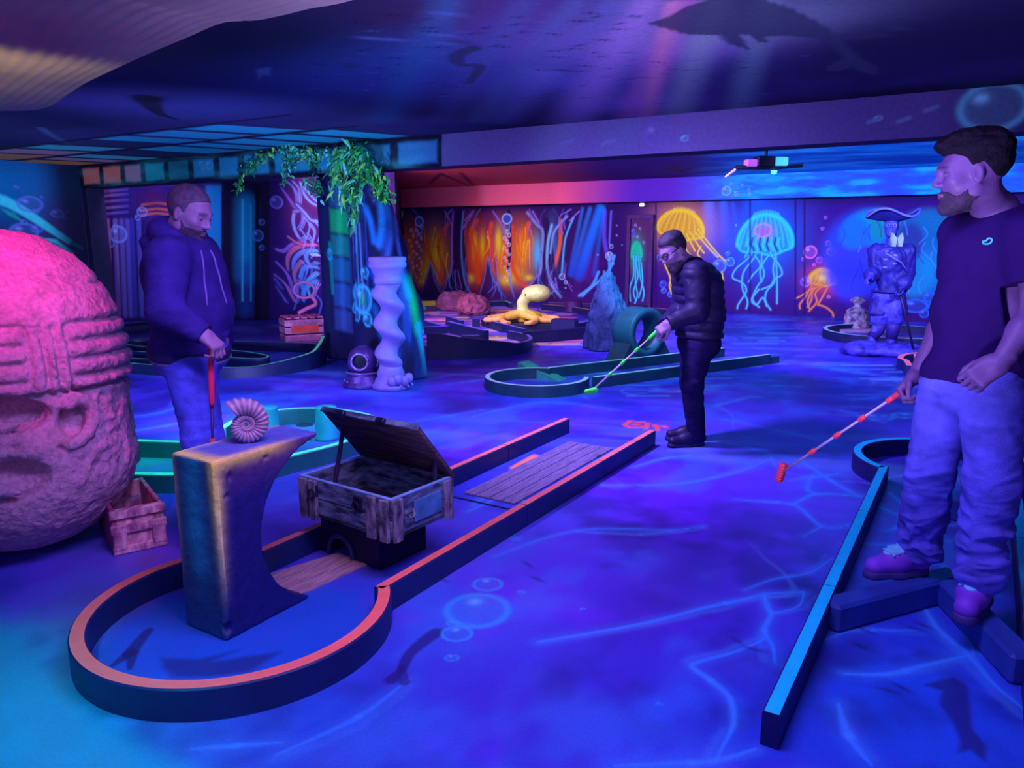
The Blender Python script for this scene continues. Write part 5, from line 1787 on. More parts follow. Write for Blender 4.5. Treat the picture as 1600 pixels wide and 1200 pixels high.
obj('port_rim', V, F, bz2, t, True)
V, F = lathe([(.001, 0), (.07, 0)], (0, 0, 0), 20, cap=False)
obj('port_glass', pc_ + HD * .05 + V[:, :1] * RT + V[:, 1:2] * UP, F, M('port_black', A(12, 8, 40), .1, spec=.6), t)
sp = dh + UP * .27 + RT * .14 - HD * .05
V, F = tube([sp + (HD * .8 * math.cos(a) - RT * .5 * math.cos(a) + UP * math.sin(a)) * .055 for a in np.linspace(0, 2 * PI, 25)], .011, 8)
obj('side_port', V, F, bz2, t, True)
V, F = tube([dh + RT * .17 * math.cos(a) + HD * .17 * math.sin(a) + UP * .15 for a in np.linspace(0, 2 * PI, 37)], .012, 8)
obj('neck_ring', V, F, bz2, t, True)
for a in np.linspace(PI * 1.05, PI * 1.95, 6):
    V, F = lathe([(.001, 0), (.014, 0), (.014, .016), (.001, .02)], dh + RT * .19 * math.cos(a) + HD * .19 * math.sin(a) + UP * .055, 10)
    obj('bolt', V, F, bz2, t, True)

# ---- hanging greenery at the head of the pillar
leafmats = [M('leaf_green', A(30, 130, 96), .5, .35, 9), M('leaf_teal', A(70, 150, 200), .5, .3, 9), M('leaf_deep', A(16, 84, 90), .5, .35, 9), M('leaf_yellow', A(110, 190, 100), .5, .3, 9)]
stem_m = M('vine_stem', A(30, 70, 70), .7)


def leaf(mb, p, d, L, wd, mi, curl=.3):
    d, s, u = frame(d, UP if abs(unit(d)[2]) < .95 else RT)
    s = s * math.cos(rng.uniform(-1, 1)) + u * math.sin(rng.uniform(-1, 1))
    s = unit(s - d * (s @ d))
    n = np.cross(d, s)
    Q = [p, p + d * L * .3 + s * wd - n * L * .04, p + d * L * .65 + s * wd * .8 - n * L * curl * .3, p + d * L - n * L * curl * .6 - UP * L * .1, p + d * L * .65 - s * wd * .8 - n * L * curl * .3, p + d * L * .3 - s * wd - n * L * .04, p + d * L * .35 + n * .004, p + d * L * .68 - n * L * curl * .2]
    mb.add(Q, [(0, 1, 6), (1, 2, 7, 6), (2, 3, 7), (3, 4, 7), (4, 5, 6, 7), (5, 0, 6)], mi)


def vine(label, strands, nleaf, L, wd, mis, spread=.05, name='hanging_plant'):
    P0 = strands[0][0]
    t = thing(name, label, 'plant', P0, 'greenery over the pillar')
    st, lf = MB(), MB()
    for s in strands:
        path = smooth_path(s, 8)
        st.add(*tube(path, .006, 5))
        for k in range(nleaf):
            i = rng.randint(len(path))
            d = unit(rng.normal(size=3) + np.array([0, 0, -.9]))
            leaf(lf, path[i] + rng.normal(size=3) * spread * .4, d, L * rng.uniform(.6, 1.3), wd * rng.uniform(.7, 1.3), mis[rng.randint(len(mis))])
    st.build('stem', stem_m, t)
    lf.build('leaves', leafmats, t, True)
    return t


yv = YB - .13
pv = lambda px, py, yy=yv: WY(px, py, yy)
vine('thin leafy vine creeping over the stone blocks, left end of the greenery', [[pv(430, 236), pv(405, 243), pv(385, 262), pv(374, 285), pv(374, 302)], [pv(412, 240), pv(395, 258), pv(388, 268)]], 55, .06, .016, [0, 0, 3, 2], .07)
vine('bushy pale green vine clump hanging midway along the stone blocks', [[pv(452, 222), pv(446, 240), pv(448, 262), pv(445, 282)], [pv(440, 225), pv(452, 232), pv(462, 245), pv(458, 258)], [pv(455, 226), pv(475, 236), pv(500, 238), pv(520, 240)], [pv(478, 240), pv(487, 250)]], 85, .065, .016, [0, 1, 3, 1, 2], .09)
vine('long trailing fern with drooping teal leaves over the pillar top', [[pv(528, 232, yv - .1), pv(535, 252, yv - .16), pv(538, 285, yv - .16), pv(540, 312, yv - .14)], [pv(545, 228, yv - .1), pv(552, 250, yv - .2), pv(556, 300, yv - .2), pv(556, 342, yv - .18)], [pv(560, 234, yv - .1), pv(568, 250, yv - .16), pv(563, 290, yv - .16), pv(560, 330, yv - .16)], [pv(555, 230, yv - .1), pv(570, 240, yv - .2), pv(577, 262, yv - .2)], [pv(540, 236, yv - .1), pv(530, 250, yv - .18), pv(522, 275, yv - .16)]], 75, .16, .018, [1, 1, 0, 3, 2], .1)
vine('curling green vine falling off the right side of the pillar top', [[pv(572, 268, yv - .1), pv(588, 274, yv - .12), pv(598, 288, yv - .1), pv(604, 312, yv - .05)], [pv(580, 276, yv - .1), pv(590, 296, yv - .1), pv(597, 312, yv - .1)]], 90, .09, .018, [0, 0, 3, 2], .1)
vine('dark sprig of small leaves between the sea god panel and the pillar', [[pv(478, 282, yv - .02), pv(488, 290, yv - .02), pv(500, 300, yv - .02)], [pv(492, 280, yv - .02), pv(496, 302, yv - .02)]], 40, .07, .016, [2, 2, 0, 1], .08)

# ---- standing stone
ss = G(948, 549) * [1, 1, 0] + HD * .2
f_ss = U([cap(ss + UP * .0, ss + UP * .5 + RT * .02, .27, .2), cap(ss + UP * .5 + RT * .02, ss + UP * .93 + RT * .04, .2, .085), cap(ss + RT * .18, ss + RT * .2 + UP * .42, .1, .08), cap(ss - RT * .15 - HD * .05, ss + UP * .55 - HD * .04, .12, .12)], .08)
f_ss = DISP(DISP(f_ss, .05, (6, 6, 2.2), 3, 51, True), .03, 13, 3, 52)
f_ss = INT(f_ss, half((0, 0, .002), (0, 0, -1)))
o = sdf_obj('standing_stone', f_ss, ss + np.array([-.5, -.5, -.02]), ss + np.array([.55, .5, 1.15]), .018, MV('slate_rock', .75, .5, 30, .3, .2, 30), None, lambda V: np.clip(A(26, 36, 104) * (1 + .5 * fbm(V * 8, 3, 5)[:, None]) + A(10, 84, 130) * sst(.2, .9, (V @ RT - ss @ RT) * 2 + V[:, 2] * .7)[:, None] * .8, .01, .9))
tag(o, 'jagged blue standing stone left of the loop tunnel', 'rock')

# ---- two boulders far back
for k, (px, py, sz, lb) in enumerate([(709, 486, .32, 'pink lit rounded boulder behind, nearer the mural'), (739, 493, .32, 'pink lit craggy boulder in front of the rounded one, left of the octopus')]):
    c = G(px, py) * [1, 1, 0] + HD * .2
    f_ = DISP(DISP(ell(c + UP * sz * .45, (sz * (1.15 if k == 0 else 1.0), sz, sz * .75)), .07, 3.5, 3, 60 + k), .04, 9, 3, 70 + k, True)
    f_ = INT(f_, half((0, 0, .002), (0, 0, -1)))
    o = sdf_obj('boulder', f_, c + np.array([-.6, -.6, -.02]), c + np.array([.6, .6, .8]), .024, M('boulder_rock', (.24, .075, .09), .85, .3, 6, .5, 12), None)
    o.data.transform(Matrix.Translation(Vector(tuple(-c))))
    o.location = tuple(c)
    tag(o, lb, 'rock')

# ---- octopus
oc = pc * [1, 1, 0] + UP * .1
t = thing('octopus_figure', 'pale yellow octopus figure spread over the dark platform', 'octopus', oc)
ba = oc + UP * .12 + RT * .06
hb = [ba, ba + UP * .2 - RT * .02, ba + UP * .34 + RT * .08, ba + UP * .36 + RT * .22]
f_body = U([cap(hb[0], hb[1], .12, .075), cap(hb[1], hb[2], .075, .11), ell(hb[3] + RT * .02, (.22, .2, .145), rotz(YAW)), ell(hb[2] - HD * .09 + RT * .0, (.035, .035, .035)), cap(oc + UP * .04 + RT * .05, ba, .12, .09)], .06)
arms = []
for k in range(8):
    a = k / 8 * 2 * PI + .25
    L = [.12, .30, .48, .62]
    pts3 = []
    for j, r in enumerate(L):
        aa = a + .28 * j * (-1) ** k
        pts3.append(oc + RT * r * math.cos(aa) * 1.0 + HD * r * math.sin(aa) * .9 + UP * (.13, .10, .06, .045)[j] + RT * .04)
    tip = pts3[-1] + unit(np.cross(UP, pts3[-1] - pts3[-2])) * .09 * (-1) ** k
    pts3.append(tip * [1, 1, 0] + UP * (oc[2] + .03))
    sp_ = smooth_path(pts3, 5)
    rr = np.linspace(.065, .022, len(sp_))
    arms.append(U([cap(sp_[i], sp_[i + 1], rr[i], rr[i + 1]) for i in range(len(sp_) - 1)], .02))
f_oct = U([f_body, U(arms, .012)], .04)
f_oct = INT(f_oct, half((0, 0, .101), (0, 0, -1)))


def pig_oct(V):
    h = sst(.2, .42, V[:, 2])[:, None]
    n = fbm(V * 9, 3, 4)[:, None]
    r = sst(.35, .6, np.linalg.norm((V - oc)[:, :2], axis=1))[:, None]
    c = np.array([.82, .50, .03]) * (1 - h) + np.array([.58, .74, .13]) * h
    c = c * (1 - r * .5) + np.array([.85, .42, .12]) * r * .5
    return np.clip(c * (1 + .25 * n), .02, .95)


sdf_obj('body', f_oct, oc + np.array([-.75, -.75, -.02]), oc + np.array([.75, .75, .75]), .016, MV('octopus_skin', .5, .2, 25, .4, .12, 20), t, pig_oct)
for s in (-.04, .07):
    V, F = lathe([(.001, -.02), (.014, -.014), (.02, 0), (.014, .014), (.001, .02)], hb[2] - HD * .115 + RT * s, 14)
    obj('eye', V, F, M('eye_black', (.02, .02, .03), .2), t, True)

# ---- crate with a ring at the back left
kc2 = G(466, 536) * [1, 1, 0] + HD * .22
t = thing('wooden_crate', 'slatted wooden crate lit pink in front of the sea god panel', 'crate', kc2)
ax2 = rotz(YAW + .5)
mb = MB()
cm2 = M('crate_pink', (.62, .25, .42), .7, .4, 6, .3, 20, col2=(.8, .45, .6))
for s in (-1, 1):
    for k in range(3):
        mb.add(*bbox(kc2 + ax2[1] * s * .2 + UP * (.07 + .11 * k), (.27, .012, .045), ax2))
        mb.add(*bbox(kc2 + ax2[0] * s * .27 + UP * (.07 + .11 * k), (.012, .2, .045), ax2))
mb.add(*bbox(kc2 + UP * .012, (.27, .2, .011), ax2))
mb.build('body', cm2, t)
for k in range(5):
    MB().add(*bbox(kc2 + ax2[0] * (-.22 + .11 * k) + UP * .36, (.04, .22, .012), ax2)).build('top_slat', cm2, t)
MB().add(*bbox(kc2 - ax2[1] * .217 + UP * .2, (.2, .006, .05), ax2)).build('red_band', M('band_red', (.9, .12, .06), .6), t)
rc = kc2 + UP * .637 + HD * .05 + RT * .05
t = thing('ring_ornament', 'pink ring ornament standing on the crate by the sea god panel', 'ornament', rc - UP * .245)
V, F = tube([rc + UP * .1 + (RT * math.cos(a) + UP * .75 * math.sin(a)) * .15 for a in np.linspace(0, 2 * PI, 33)], .02, 8)
obj('ring', V, F, M('ring_pink', (.75, .3, .5), .5), t, True)
V, F = tube(smooth_path([rc + UP * .02 + RT * .1, rc - UP * .1 + RT * .16, rc - UP * .17 + RT * .02, rc - UP * .235 - RT * .1], 6), [.03] * 19, 8)
obj('stem', V, F, M('ring_pink', (.75, .3, .5)), t, True)

# ---- carved urn and plank ramp behind the statue
uc = G(1343, 519) * [1, 1, 0] + HD * .15
t = thing('stone_urn', 'small tiered carved urn on a pale plank base behind the pirate statue', 'ornament', uc)
MB().add(*bbox(uc + UP * .03 + RT * .05, (.42, .3, .03), rotz(YAW), .01)).build('plank_base', M('urn_base', A(130, 90, 170), .6, .3), t)
V, F = lathe([(.001, .06), (.22, .06), (.2, .1), (.18, .14), (.19, .2), (.17, .28), (.15, .3), (.17, .33), (.11, .37), (.06, .4), (.05, .44), (.11, .48), (.12, .5), (.07, .54), (.03, .56), (.001, .57)], uc, 28)
obj('urn', V, F, M('urn_stone', A(60, 36, 120), .6, .45, 12, .3, 25, col2=A(140, 110, 180)), t, True)

# ---- lamp rig behind the bulkhead
lr = WY(1196, 262, 8.6)
t = thing('stage_light', 'black stage light bar with violet and cyan lenses under the far ceiling', 'light', (lr[0], lr[1], ZC2))
blk = M('rig_black', A(10, 6, 30), .5)
lx = unit(RT + HD * .15)
V, F = tube([lr - lx * .33 + UP * .0, lr + lx * .1, lr + lx * .42 + UP * .03], .022, 10)
obj('bar', V, F, blk, t, True)
MB().add(*bbox(lr + UP * .06 - lx * .02, (.1, .07, .055), np.array([lx, np.cross(UP, lx), UP]), .01)).build('housing', blk, t)
MB().add(*bbox((lr + UP * .1) * [1, 1, 0] + UP * ((lr[2] + .11 + ZC2) / 2), (.015, .015, (ZC2 - lr[2] - .1) / 2))).build('hanger', blk, t)


def emis(name, col, s):
    m, N, L, b = nodes(name)
    b.inputs['Base Color'].default_value = (*col, 1)
    b.inputs['Emission Color'].default_value = (*col, 1)
    b.inputs['Emission Strength'].default_value = s
    return m


MB().add(*bbox(lr + UP * .065 + lx * .16, (.07, .06, .045), np.array([lx, np.cross(UP, lx), UP]), .01)).build('cyan_lens', emis('lens_cyan', (.05, .5, .7), .8), t, label='cyan lens')
MB().add(*bbox(lr + UP * .045 - lx * .17, (.06, .05, .035), np.array([lx, np.cross(UP, lx), UP]), .01)).build('violet_lens', emis('lens_violet', (.45, .1, .7), .7), t, label='violet lens')
V, F = lathe([(.001, -.04), (.03, -.03), (.035, 0), (.001, 0)], lr + lx * .1 - UP * .03, 14)
obj('spot_lens', V, F, emis('lens_aqua', (.1, .9, .7), 1.2), t, True)
V, F = tube([lr - lx * .34 - UP * .02, lr - lx * .45 - UP * .1], [.012, .008], 8)
obj('beam_tip', V, F, emis('tip_pink', (.9, .4, .9), 1.0), t, True)

# ---- lit sign over the painted door
ep = WY(1003, 320, YF - .12)
t = thing('exit_sign', 'tiny white lit sign above the painted green jellyfish door', 'sign', ep)
MB().add(*bbox(ep + (0, .05, 0), (.055, .05, .035), bev=.006)).build('case', M('sign_case', A(120, 120, 140), .5), t)
MB().add(*bbox(ep + (0, -.004, 0), (.045, .004, .027), bev=.002)).build('lit_face', emis('sign_white', (.9, .85, 1), 2.2), t)

# ---- ceiling drape, upper left
fab = M('drape_cloth', (.30, .25, .22), .85, .08, 4, .25, 8, stretch=(1, 1, 1))


def swag(parent, edge, zed, L, dirv, sag, nf, ph):
    E = smooth_path([G(x, y, z) for (x, y), z in zip(edge, zed)], 14)
    ns, nt = len(E), 160
    V = []
    for i in range(ns):
        u = i / (ns - 1)
        for j in range(nt):
            v = j / (nt - 1)
            vv = v ** 1.15
            p = E[i] + dirv * L * vv
            z = E[i][2] - sag * math.sin(PI * min(1, v * 1.1)) * (.5 + .5 * math.sin(PI * u)) + (.18 * v)
            env = (.25 + .75 * math.exp(-((v - .15) / .22) ** 2))
            z += .0045 * env * math.sin(nf * 1.7 * (v + .10 * math.sin(u * 3 + ph)) * 2 * PI) + .010 * math.sin(v * 11 + u * 4 + ph)
            V.append((p[0], p[1], z))
    obj('swag', V, grid(ns, nt), fab, parent, True)


t = thing('ceiling_drape', 'pale pleated cloth swag draped under the ceiling at the upper left', 'drape', G(150, 60, 2.4))
swag(t, [(-420, 140), (-220, 160), (-90, 176), (0, 176), (70, 172), (108, 150), (136, 132), (200, 102), (270, 69), (345, 37), (395, 31), (470, 16), (560, -6), (680, -40), (800, -90)], [2.36, 2.34, 2.3, 2.28, 2.29, 2.33, 2.36, 2.33, 2.33, 2.38, 2.4, 2.4, 2.41, 2.42, 2.42], 2.6, unit(-RT * .62 - HD * .78), .09, 20, .4)
# ------------------------------------------------------------------ people
def hit(f, px, py, d0, d1, n=500):
    r_ = unit(ray(px, py))
    ts = np.linspace(d0, d1, n)
    v = f(C0 + ts[:, None] * r_)
    k = int(np.argmax(v < 0))
    return C0 + r_ * ts[k]


class Head:
    def __init__(s, c, fwd, scale=1.0, upv=UP):
        s.c = np.asarray(c, float)
        s.F = unit(fwd)
        s.L = unit(np.cross(upv, s.F))
        s.U = np.cross(s.F, s.L)
        s.s = scale
        s.R = np.array([s.F, s.L, s.U])
        pr = [ell((-.012, 0, .035), (.098, .077, .088)), ell((.020, 0, -.035), (.072, .062, .092)), cap((.0, -.052, -.062), (.070, -.012, -.108), .020, .018), cap((.0, .052, -.062), (.070, .012, -.108), .020, .018),
              ell((.074, 0, -.108), (.022, .024, .018)), cap((.078, -.034, .022), (.086, -.008, .020), .013), cap((.078, .034, .022), (.086, .008, .020), .013),
              ell((.062, -.043, -.018), (.022, .020, .018)), ell((.062, .043, -.018), (.022, .020, .018))]
        f = U(pr, .03)
        f = SUB(f, ell((.100, -.033, .004), (.022, .019, .013)), .018)
        f = SUB(f, ell((.100, .033, .004), (.022, .019, .013)), .018)
        nose = U([cap((.090, 0, .014), (.113, 0, -.026), .007, .010), ell((.102, -.011, -.031), (.012, .008, .0075)), ell((.102, .011, -.031), (.012, .008, .0075))], .01)
        f = U([f, nose], .012)
        f = SUB(f, ell((.112, -.007, -.040), (.004, .004, .003)), .003)
        f = SUB(f, ell((.112, .007, -.040), (.004, .004, .003)), .003)
        lips = U([ell((.093, 0, -.060), (.012, .022, .006)), ell((.091, 0, -.071), (.012, .019, .0065))], .004)
        f = U([f, lips], .006)
        eye = U([ell((.078, -.033, .003), (.0135, .0135, .0115)), ell((.078, .033, .003), (.0135, .0135, .0115))], 0)
        f = U([f, eye], .003)
        ears = []
        for sg in (-1, 1):
            e = ell((-.004, sg * .077, -.008), (.019, .009, .031))
            e = SUB(e, ell((.002, sg * .086, -.004), (.011, .007, .019)), .006)
            ears.append(e)
        f_bare = f
        f = U([f] + ears, .008)
        s.loc_f = f
        s.bare = f_bare

    def q(s, P):
        return ((P - s.c) @ s.R.T) / s.s

    def f(s, P):
        return s.loc_f(s.q(P)) * s.s

    def w(s, p):
        return s.c + (np.asarray(p, float) * s.s) @ s.R


def finger_chain(b, d, pn, ax, lens, curls, r0, r1):
    fs, p = [], np.asarray(b, float)
    rs = np.linspace(r0, r1, len(lens) + 1)
    ang = 0
    for L, c, ra_, rb_ in zip(lens, curls, rs[:-1], rs[1:]):
        ang += math.radians(c)
        dv = d * math.cos(ang) + pn * math.sin(ang)
        fs.append(cap(p, p + dv * L, ra_, rb_))
        p = p + dv * L
    return fs


def hand(w, d, pn, side, s=1.0, curls=((55, 60, 35),) * 4, thumb=(.75, .55, .35), tcurl=30):
    """five-fingered hand: w wrist, d towards the knuckles, pn the way the palm faces, side the thumb side"""
    d = unit(d)
    pn = unit(pn - d * (pn @ d))
    sd = np.cross(d, pn)
    if sd @ side < 0:
        sd = -sd
    ax = np.array([sd, d, pn])
    fs = [rbox(w + d * .048 * s, np.array([.039, .05, .0145]) * s, .013 * s, ax), cap(w - d * .03 * s, w + d * .015 * s, .027 * s, .03 * s), ell(w + d * .035 * s + sd * .026 * s + pn * .01 * s, np.array([.018, .03, .016]) * s, ax)]
    palm = U(fs, .02 * s)
    ff = []
    for i in range(4):
        b = w + d * (.092 - .004 * abs(i - 1)) * s + sd * (.030 - .0205 * i) * s
        k = (.96, 1.06, 1.0, .8)[i]
        ff.append(U(finger_chain(b, unit(d + sd * (.06 - .04 * i)), pn, ax, [.044 * k * s, .027 * k * s, .022 * k * s], curls[i], .0092 * s, .0072 * s), .004))
    td = unit(sd * thumb[0] + d * thumb[1] + pn * thumb[2])
    tn = unit(d * .8 + pn * .6 - sd * .6)
    tn = unit(tn - td * (tn @ td))
    ff.append(U(finger_chain(w + d * .022 * s + sd * .03 * s, td, tn, ax, [.04 * s, .032 * s, .026 * s], (0, tcurl * .6, tcurl), .0125 * s, .0088 * s), .004))
    return U([palm] + [U(ff, .002)], .009)


def limb(pts, rads, k=.03):
    return U([cap(pts[i], pts[i + 1], rads[i], rads[i + 1]) for i in range(len(pts) - 1)], k)


def wrinkle(f, amp, sc=(7, 7, 20), s=0, where=None):
    def g(P):
        n = fbm(P * np.asarray(sc) + fbm(P * 4, 2, s + 5)[:, None] * 1.2, 3, s)
        n = 1 - 2.2 * np.abs(n)
        a = amp if where is None else amp * where(P)
        return f(P) - a * n
    return g


def bounds(pts, pad):
    P = np.array(pts)
    return P.min(0) - pad, P.max(0) + pad


SKIN = np.array([.30, .165, .30])


def pig_skin(H, stub=0.0, brow=(.05, .03, .05), tone=1.0):
    def g(V):
        c = np.tile(SKIN * tone, (len(V), 1))
        q = H.q(V)
        f_, l_, u_ = q[:, 0], np.abs(q[:, 1]), q[:, 2]
        near = np.linalg.norm(q, axis=1) < .2
        n = fbm(V * 60, 2, 3)[:, None]
        c = c * (1 + .08 * n)

        def mx(a, col):
            a = (np.clip(a, 0, 1) * near)[:, None]
            c[:] = c * (1 - a) + np.asarray(col) * a
        mx(np.exp(-((u_ + .066) / .009) ** 2 - (l_ / .022) ** 4) * (f_ > .07) * .65, (.40, .12, .17))
        mx(np.exp(-((u_ + .0655) / .0022) ** 2 - (l_ / .021) ** 4) * (f_ > .07) * .8, (.08, .03, .05))
        mx(np.exp(-((u_ - .027 + .12 * np.maximum(l_ - .035, 0)) / .0055) ** 2) * (l_ > .011) * (l_ < .052) * (f_ > .05) * .9, brow)
        de = np.sqrt((f_ - .078) ** 2 + (l_ - .033) ** 2 + (u_ - .003) ** 2)
        eye = (de < .0155) * (f_ > .08)
        mx(eye * np.exp(-((u_ - .0005) / .0034) ** 4) * .8, (.14, .10, .17))
        mx(eye * np.exp(-((u_ - .0005) / .0036) ** 4) * (np.abs(l_ - .031) < .0055), (.03, .02, .04))
        mx(eye * np.exp(-((u_ - .0058) / .0018) ** 2) * .9, (.05, .03, .05))
        if stub:
            b = sst(-.035, -.06, u_ - .25 * (f_ - .06)) if False else (1 - sst(-.062, -.040, u_ - .55 * np.minimum(0, f_ - .055)))
            b = b * sst(-.03, .01, f_) * (u_ > -.15) * (1 - np.exp(-((u_ + .066) / .008) ** 2 - (l_ / .018) ** 4))
            mx(b * stub, (.07, .045, .08))
        return c
    return g


def hair_obj(H, parent, mat, thick, line, hres, noise=(.003, 90), name='hair', tuft=None):
    """line: list of (forward, lowest height) in head units"""
    lx = np.array([p[0] for p in line])
    ly_ = np.array([p[1] for p in line])

    def f(P):
        q = H.q(P)
        t = thick(q)
        d = H.bare(q) - t
        d2 = ell((-.012, 0, .035), (.098, .077, .088))(q) - t
        d = np.minimum(d, d2)
        if tuft is not None:
            d = smn(d, tuft(q), .02)
        d = d - noise[0] * np.clip(np.abs(t) / .012, .15, 1) * fbm(q * noise[1] * np.array([.35, 1, 1]), 2, 9)
        r = np.interp(q[:, 0], lx, ly_) - q[:, 2]
        return np.maximum(d, r * .8) * H.s
    lo, hi = H.c - .2 * H.s, H.c + .2 * H.s
    return sdf_obj(name, f, lo, hi, hres, mat, parent)


def beard_obj(H, parent, mat, t, hres, top=((-.01, .02), (.01, -.01), (.03, -.045), (.07, -.05), (.12, -.052))):
    lx = np.array([p[0] for p in top])
    ly_ = np.array([p[1] for p in top])

    def f(P):
        q = H.q(P)
        d = H.bare(q) - t - .0022 * fbm(q * 120, 2, 4)
        r = np.maximum(q[:, 2] - np.interp(q[:, 0], lx, ly_), -.135 - q[:, 2])
        r = np.maximum(r, -.012 - q[:, 0])
        r = np.maximum(r, np.abs(q[:, 1]) - .068)
        m = ell((.10, 0, -.0655), (.03, .022, .010))(q)
        return np.maximum(np.maximum(d, r * .8), -m) * H.s
    return sdf_obj('beard', f, H.c - .2 * H.s, H.c + .2 * H.s, hres, mat, parent)


def shoe(parent, heel, toe, s, mu, ms, h, tongue=None, ground=0.0):
    d = unit((toe - heel) * [1, 1, 0])
    sd = np.cross(UP, d)
    L = np.linalg.norm((toe - heel)[:2])
    g0 = np.array([heel[0], heel[1], ground])
    at_ = lambda a, b, z: g0 + d * a * L + sd * b * s + UP * z * s
    up = U([cap(at_(.16, 0, .062), at_(.5, 0, .058), .042 * s, .042 * s), cap(at_(.5, 0, .052), at_(.84, .004, .045), .042 * s, .034 * s), cap(at_(.16, 0, .06), at_(.2, 0, .1), .042 * s, .04 * s), cap(at_(.3, 0, .085), at_(.55, 0, .06), .034 * s, .034 * s)], .03)
    up = INT(up, half((0, 0, ground + .018 * s), (0, 0, -1)), .006)
    up = SUB(up, ell(at_(.2, 0, .135), (.03 * s, .03 * s, .04 * s)), .01)
    sl = U([cap(at_(.15, 0, .01), at_(.5, 0, .01), .040 * s, .041 * s), cap(at_(.5, 0, .01), at_(.86, .004, .012), .042 * s, .036 * s)], .03)
    sl = INT(INT(sl, half((0, 0, ground + .03 * s), (0, 0, 1)), .004), half((0, 0, ground + .0015), (0, 0, -1)), .003)
    pts = [at_(a, b, z) for a in (0, 1) for b in (-.06, .06) for z in (0, .16)]
    lo, hi = bounds(pts, .02)
    o = sdf_obj('shoe', up, lo, hi, h, mu, parent)
    sdf_obj('sole', sl, lo, hi, h, ms, o)
    if tongue is not None:
        tg_ = INT(OFF(up, .005), ell(at_(.50, 0, .10), (.056 * s, .030 * s, .06 * s), np.array([d, sd, UP])), .004)
        sdf_obj('tongue', tg_, lo, hi, h * .8, tongue, o)
        mb = MB()
        for k in range(4):
            a = .42 + .07 * k
            row = []
            for b in (-.034, -.02, 0, .02, .034):
                zz_ = np.linspace(.14, .02, 60)
                col_ = np.array([at_(a + .03 * (1 - abs(b) / .034), b, z_) for z_ in zz_])
                v = up(col_)
                row.append(col_[int(np.argmax(v < 0.006))])
            mb.add(*tube(smooth_path(row, 3), .0045 * s, 6))
        mb.build('laces', tongue, o, True)
    return o


def person(label, loc):
    return thing('person', label, 'person', loc)


def cuff(a, b, off, r):
    d = unit(b - a)
    q = b + d * off
    return lambda P: np.maximum(np.maximum(-((P - q) @ d), ((P - q) @ d) - .14), np.linalg.norm(P - q - ((P - q) @ d)[:, None] * d, axis=1) - r)


denim1 = M('denim_bright', A(66, 60, 250), .8, .28, 9, .35, 220, spec=.15)
denim = M('denim', A(70, 62, 226), .8, .28, 9, .35, 220, spec=.15)
skin_m = MV('skin', .5, .08, 120, .35, .05, 60)

# =========================================================== man in the hoodie
D1 = 3.55
F1 = unit(RT * math.cos(math.radians(22)) - HD * math.sin(math.radians(22)))
S1 = np.cross(UP, F1)
B1 = np.array([S1, F1, UP])
t1 = person('man in dark hoodie and blue jeans resting his hand on a putter, looking down', PXD(316, D1))
H1 = Head(J(296, 333, 3.54), RT * .90 - HD * .22 - UP * .36, 1.0, unit(UP + RT * .1))
neck1, ch1, be1, hi1 = J(284, 384, 3.55), J(290, 428, 3.55), J(301, 486, 3.55), J(297, 545, 3.55)
shR, shL = J(262, 402, 3.36), J(312, 398, 3.72)
elR, wrR = J(258, 486, 3.27), J(316, 521, 3.27)
elL, wrL = J(322, 482, 3.82), J(346, 530, 3.66)
hnR = wrR + unit(RT * .8 - UP * .5) * .1
hipR, hipL = J(296, 572, 3.47), J(304, 572, 3.63)
knR, knL = J(314, 690, 3.45), J(322, 690, 3.62)
anR, anL = PXD(314, 3.47, .1), PXD(330, 3.64, .1)
gripx = PXD(332, 3.36)
hd1 = hand(wrR, RT * .72 - UP * .6 - HD * .1, -UP * .55 - RT * .55 + HD * .25, HD, 1.0, ((50, 55, 30), (55, 55, 30), (58, 55, 30), (62, 60, 35)), (.55, .8, .5), 30)
hd1L = hand(wrL, -UP * .9 + RT * .3, -HD * .3 - RT * .6, -HD * 1.0, 1.0)
tor1 = lambda o: U([ell(ch1, (.205 + o, .135 + o, .17 + o), B1), ell(be1, (.195 + o, .150 + o, .17 + o), B1), ell(hi1, (.185 + o, .15 + o, .13 + o), B1), cap(shR, shL, .07 + o)], .07)
f_body1 = U([H1.f, cap(H1.w((-.025, 0, -.07)), neck1, .058, .066)], .025)
f_body1 = U([f_body1, U([tor1(-.02), limb([shR, elR, wrR], [.062, .05, .032]), limb([shL, elL, wrL], [.062, .05, .032]), limb([hipR, knR, anR], [.085, .055, .045]), limb([hipL, knL, anL], [.085, .055, .045]), cap(neck1, ch1, .07, .1)], .03)], .03)
f_body1 = U([f_body1, hd1, hd1L], .008)
lo, hi = bounds([PXD(240, 3.4, .06), PXD(380, 3.8, 1.78), H1.c, wrR, wrL, elR, hd1 and hnR], .2)
lo[2] = .05
sdf_obj('body', f_body1, lo, hi, .0062, skin_m, t1, pig_skin(H1, .75))
hair1 = M('hair_brown', (.11, .065, .125), .7, .3, 40, .4, 200)
hair_obj(H1, t1, hair1, lambda q: .0038 + .003 * sst(.06, .1, q[:, 2]), [(-.12, -.055), (-.06, -.05), (-.02, -.01), (.016, -.015), (.026, .02), (.034, .055), (.06, .072), (.10, .095)], .0042)
beard_obj(H1, t1, M('beard_brown', (.055, .03, .06), .8, .3, 60, .3, 250), .0022, .0042, ((-.012, .0), (.005, -.01), (.022, -.035), (.04, -.052), (.07, -.05), (.12, -.048)))
hood_m = M('hoodie_fleece', A(40, 22, 132), .9, .2, 10, .3, 150, spec=.1)
sl1 = U([limb([shR, elR, wrR - unit(wrR - elR) * .0], [.088, .074, .05]), limb([shL, elL, wrL], [.088, .074, .05])], .03)
f_ho = U([tor1(.012), sl1], .035)
f_ho = wrinkle(f_ho, .006, (6, 6, 16), 3)
wz = hi1[2] - .055
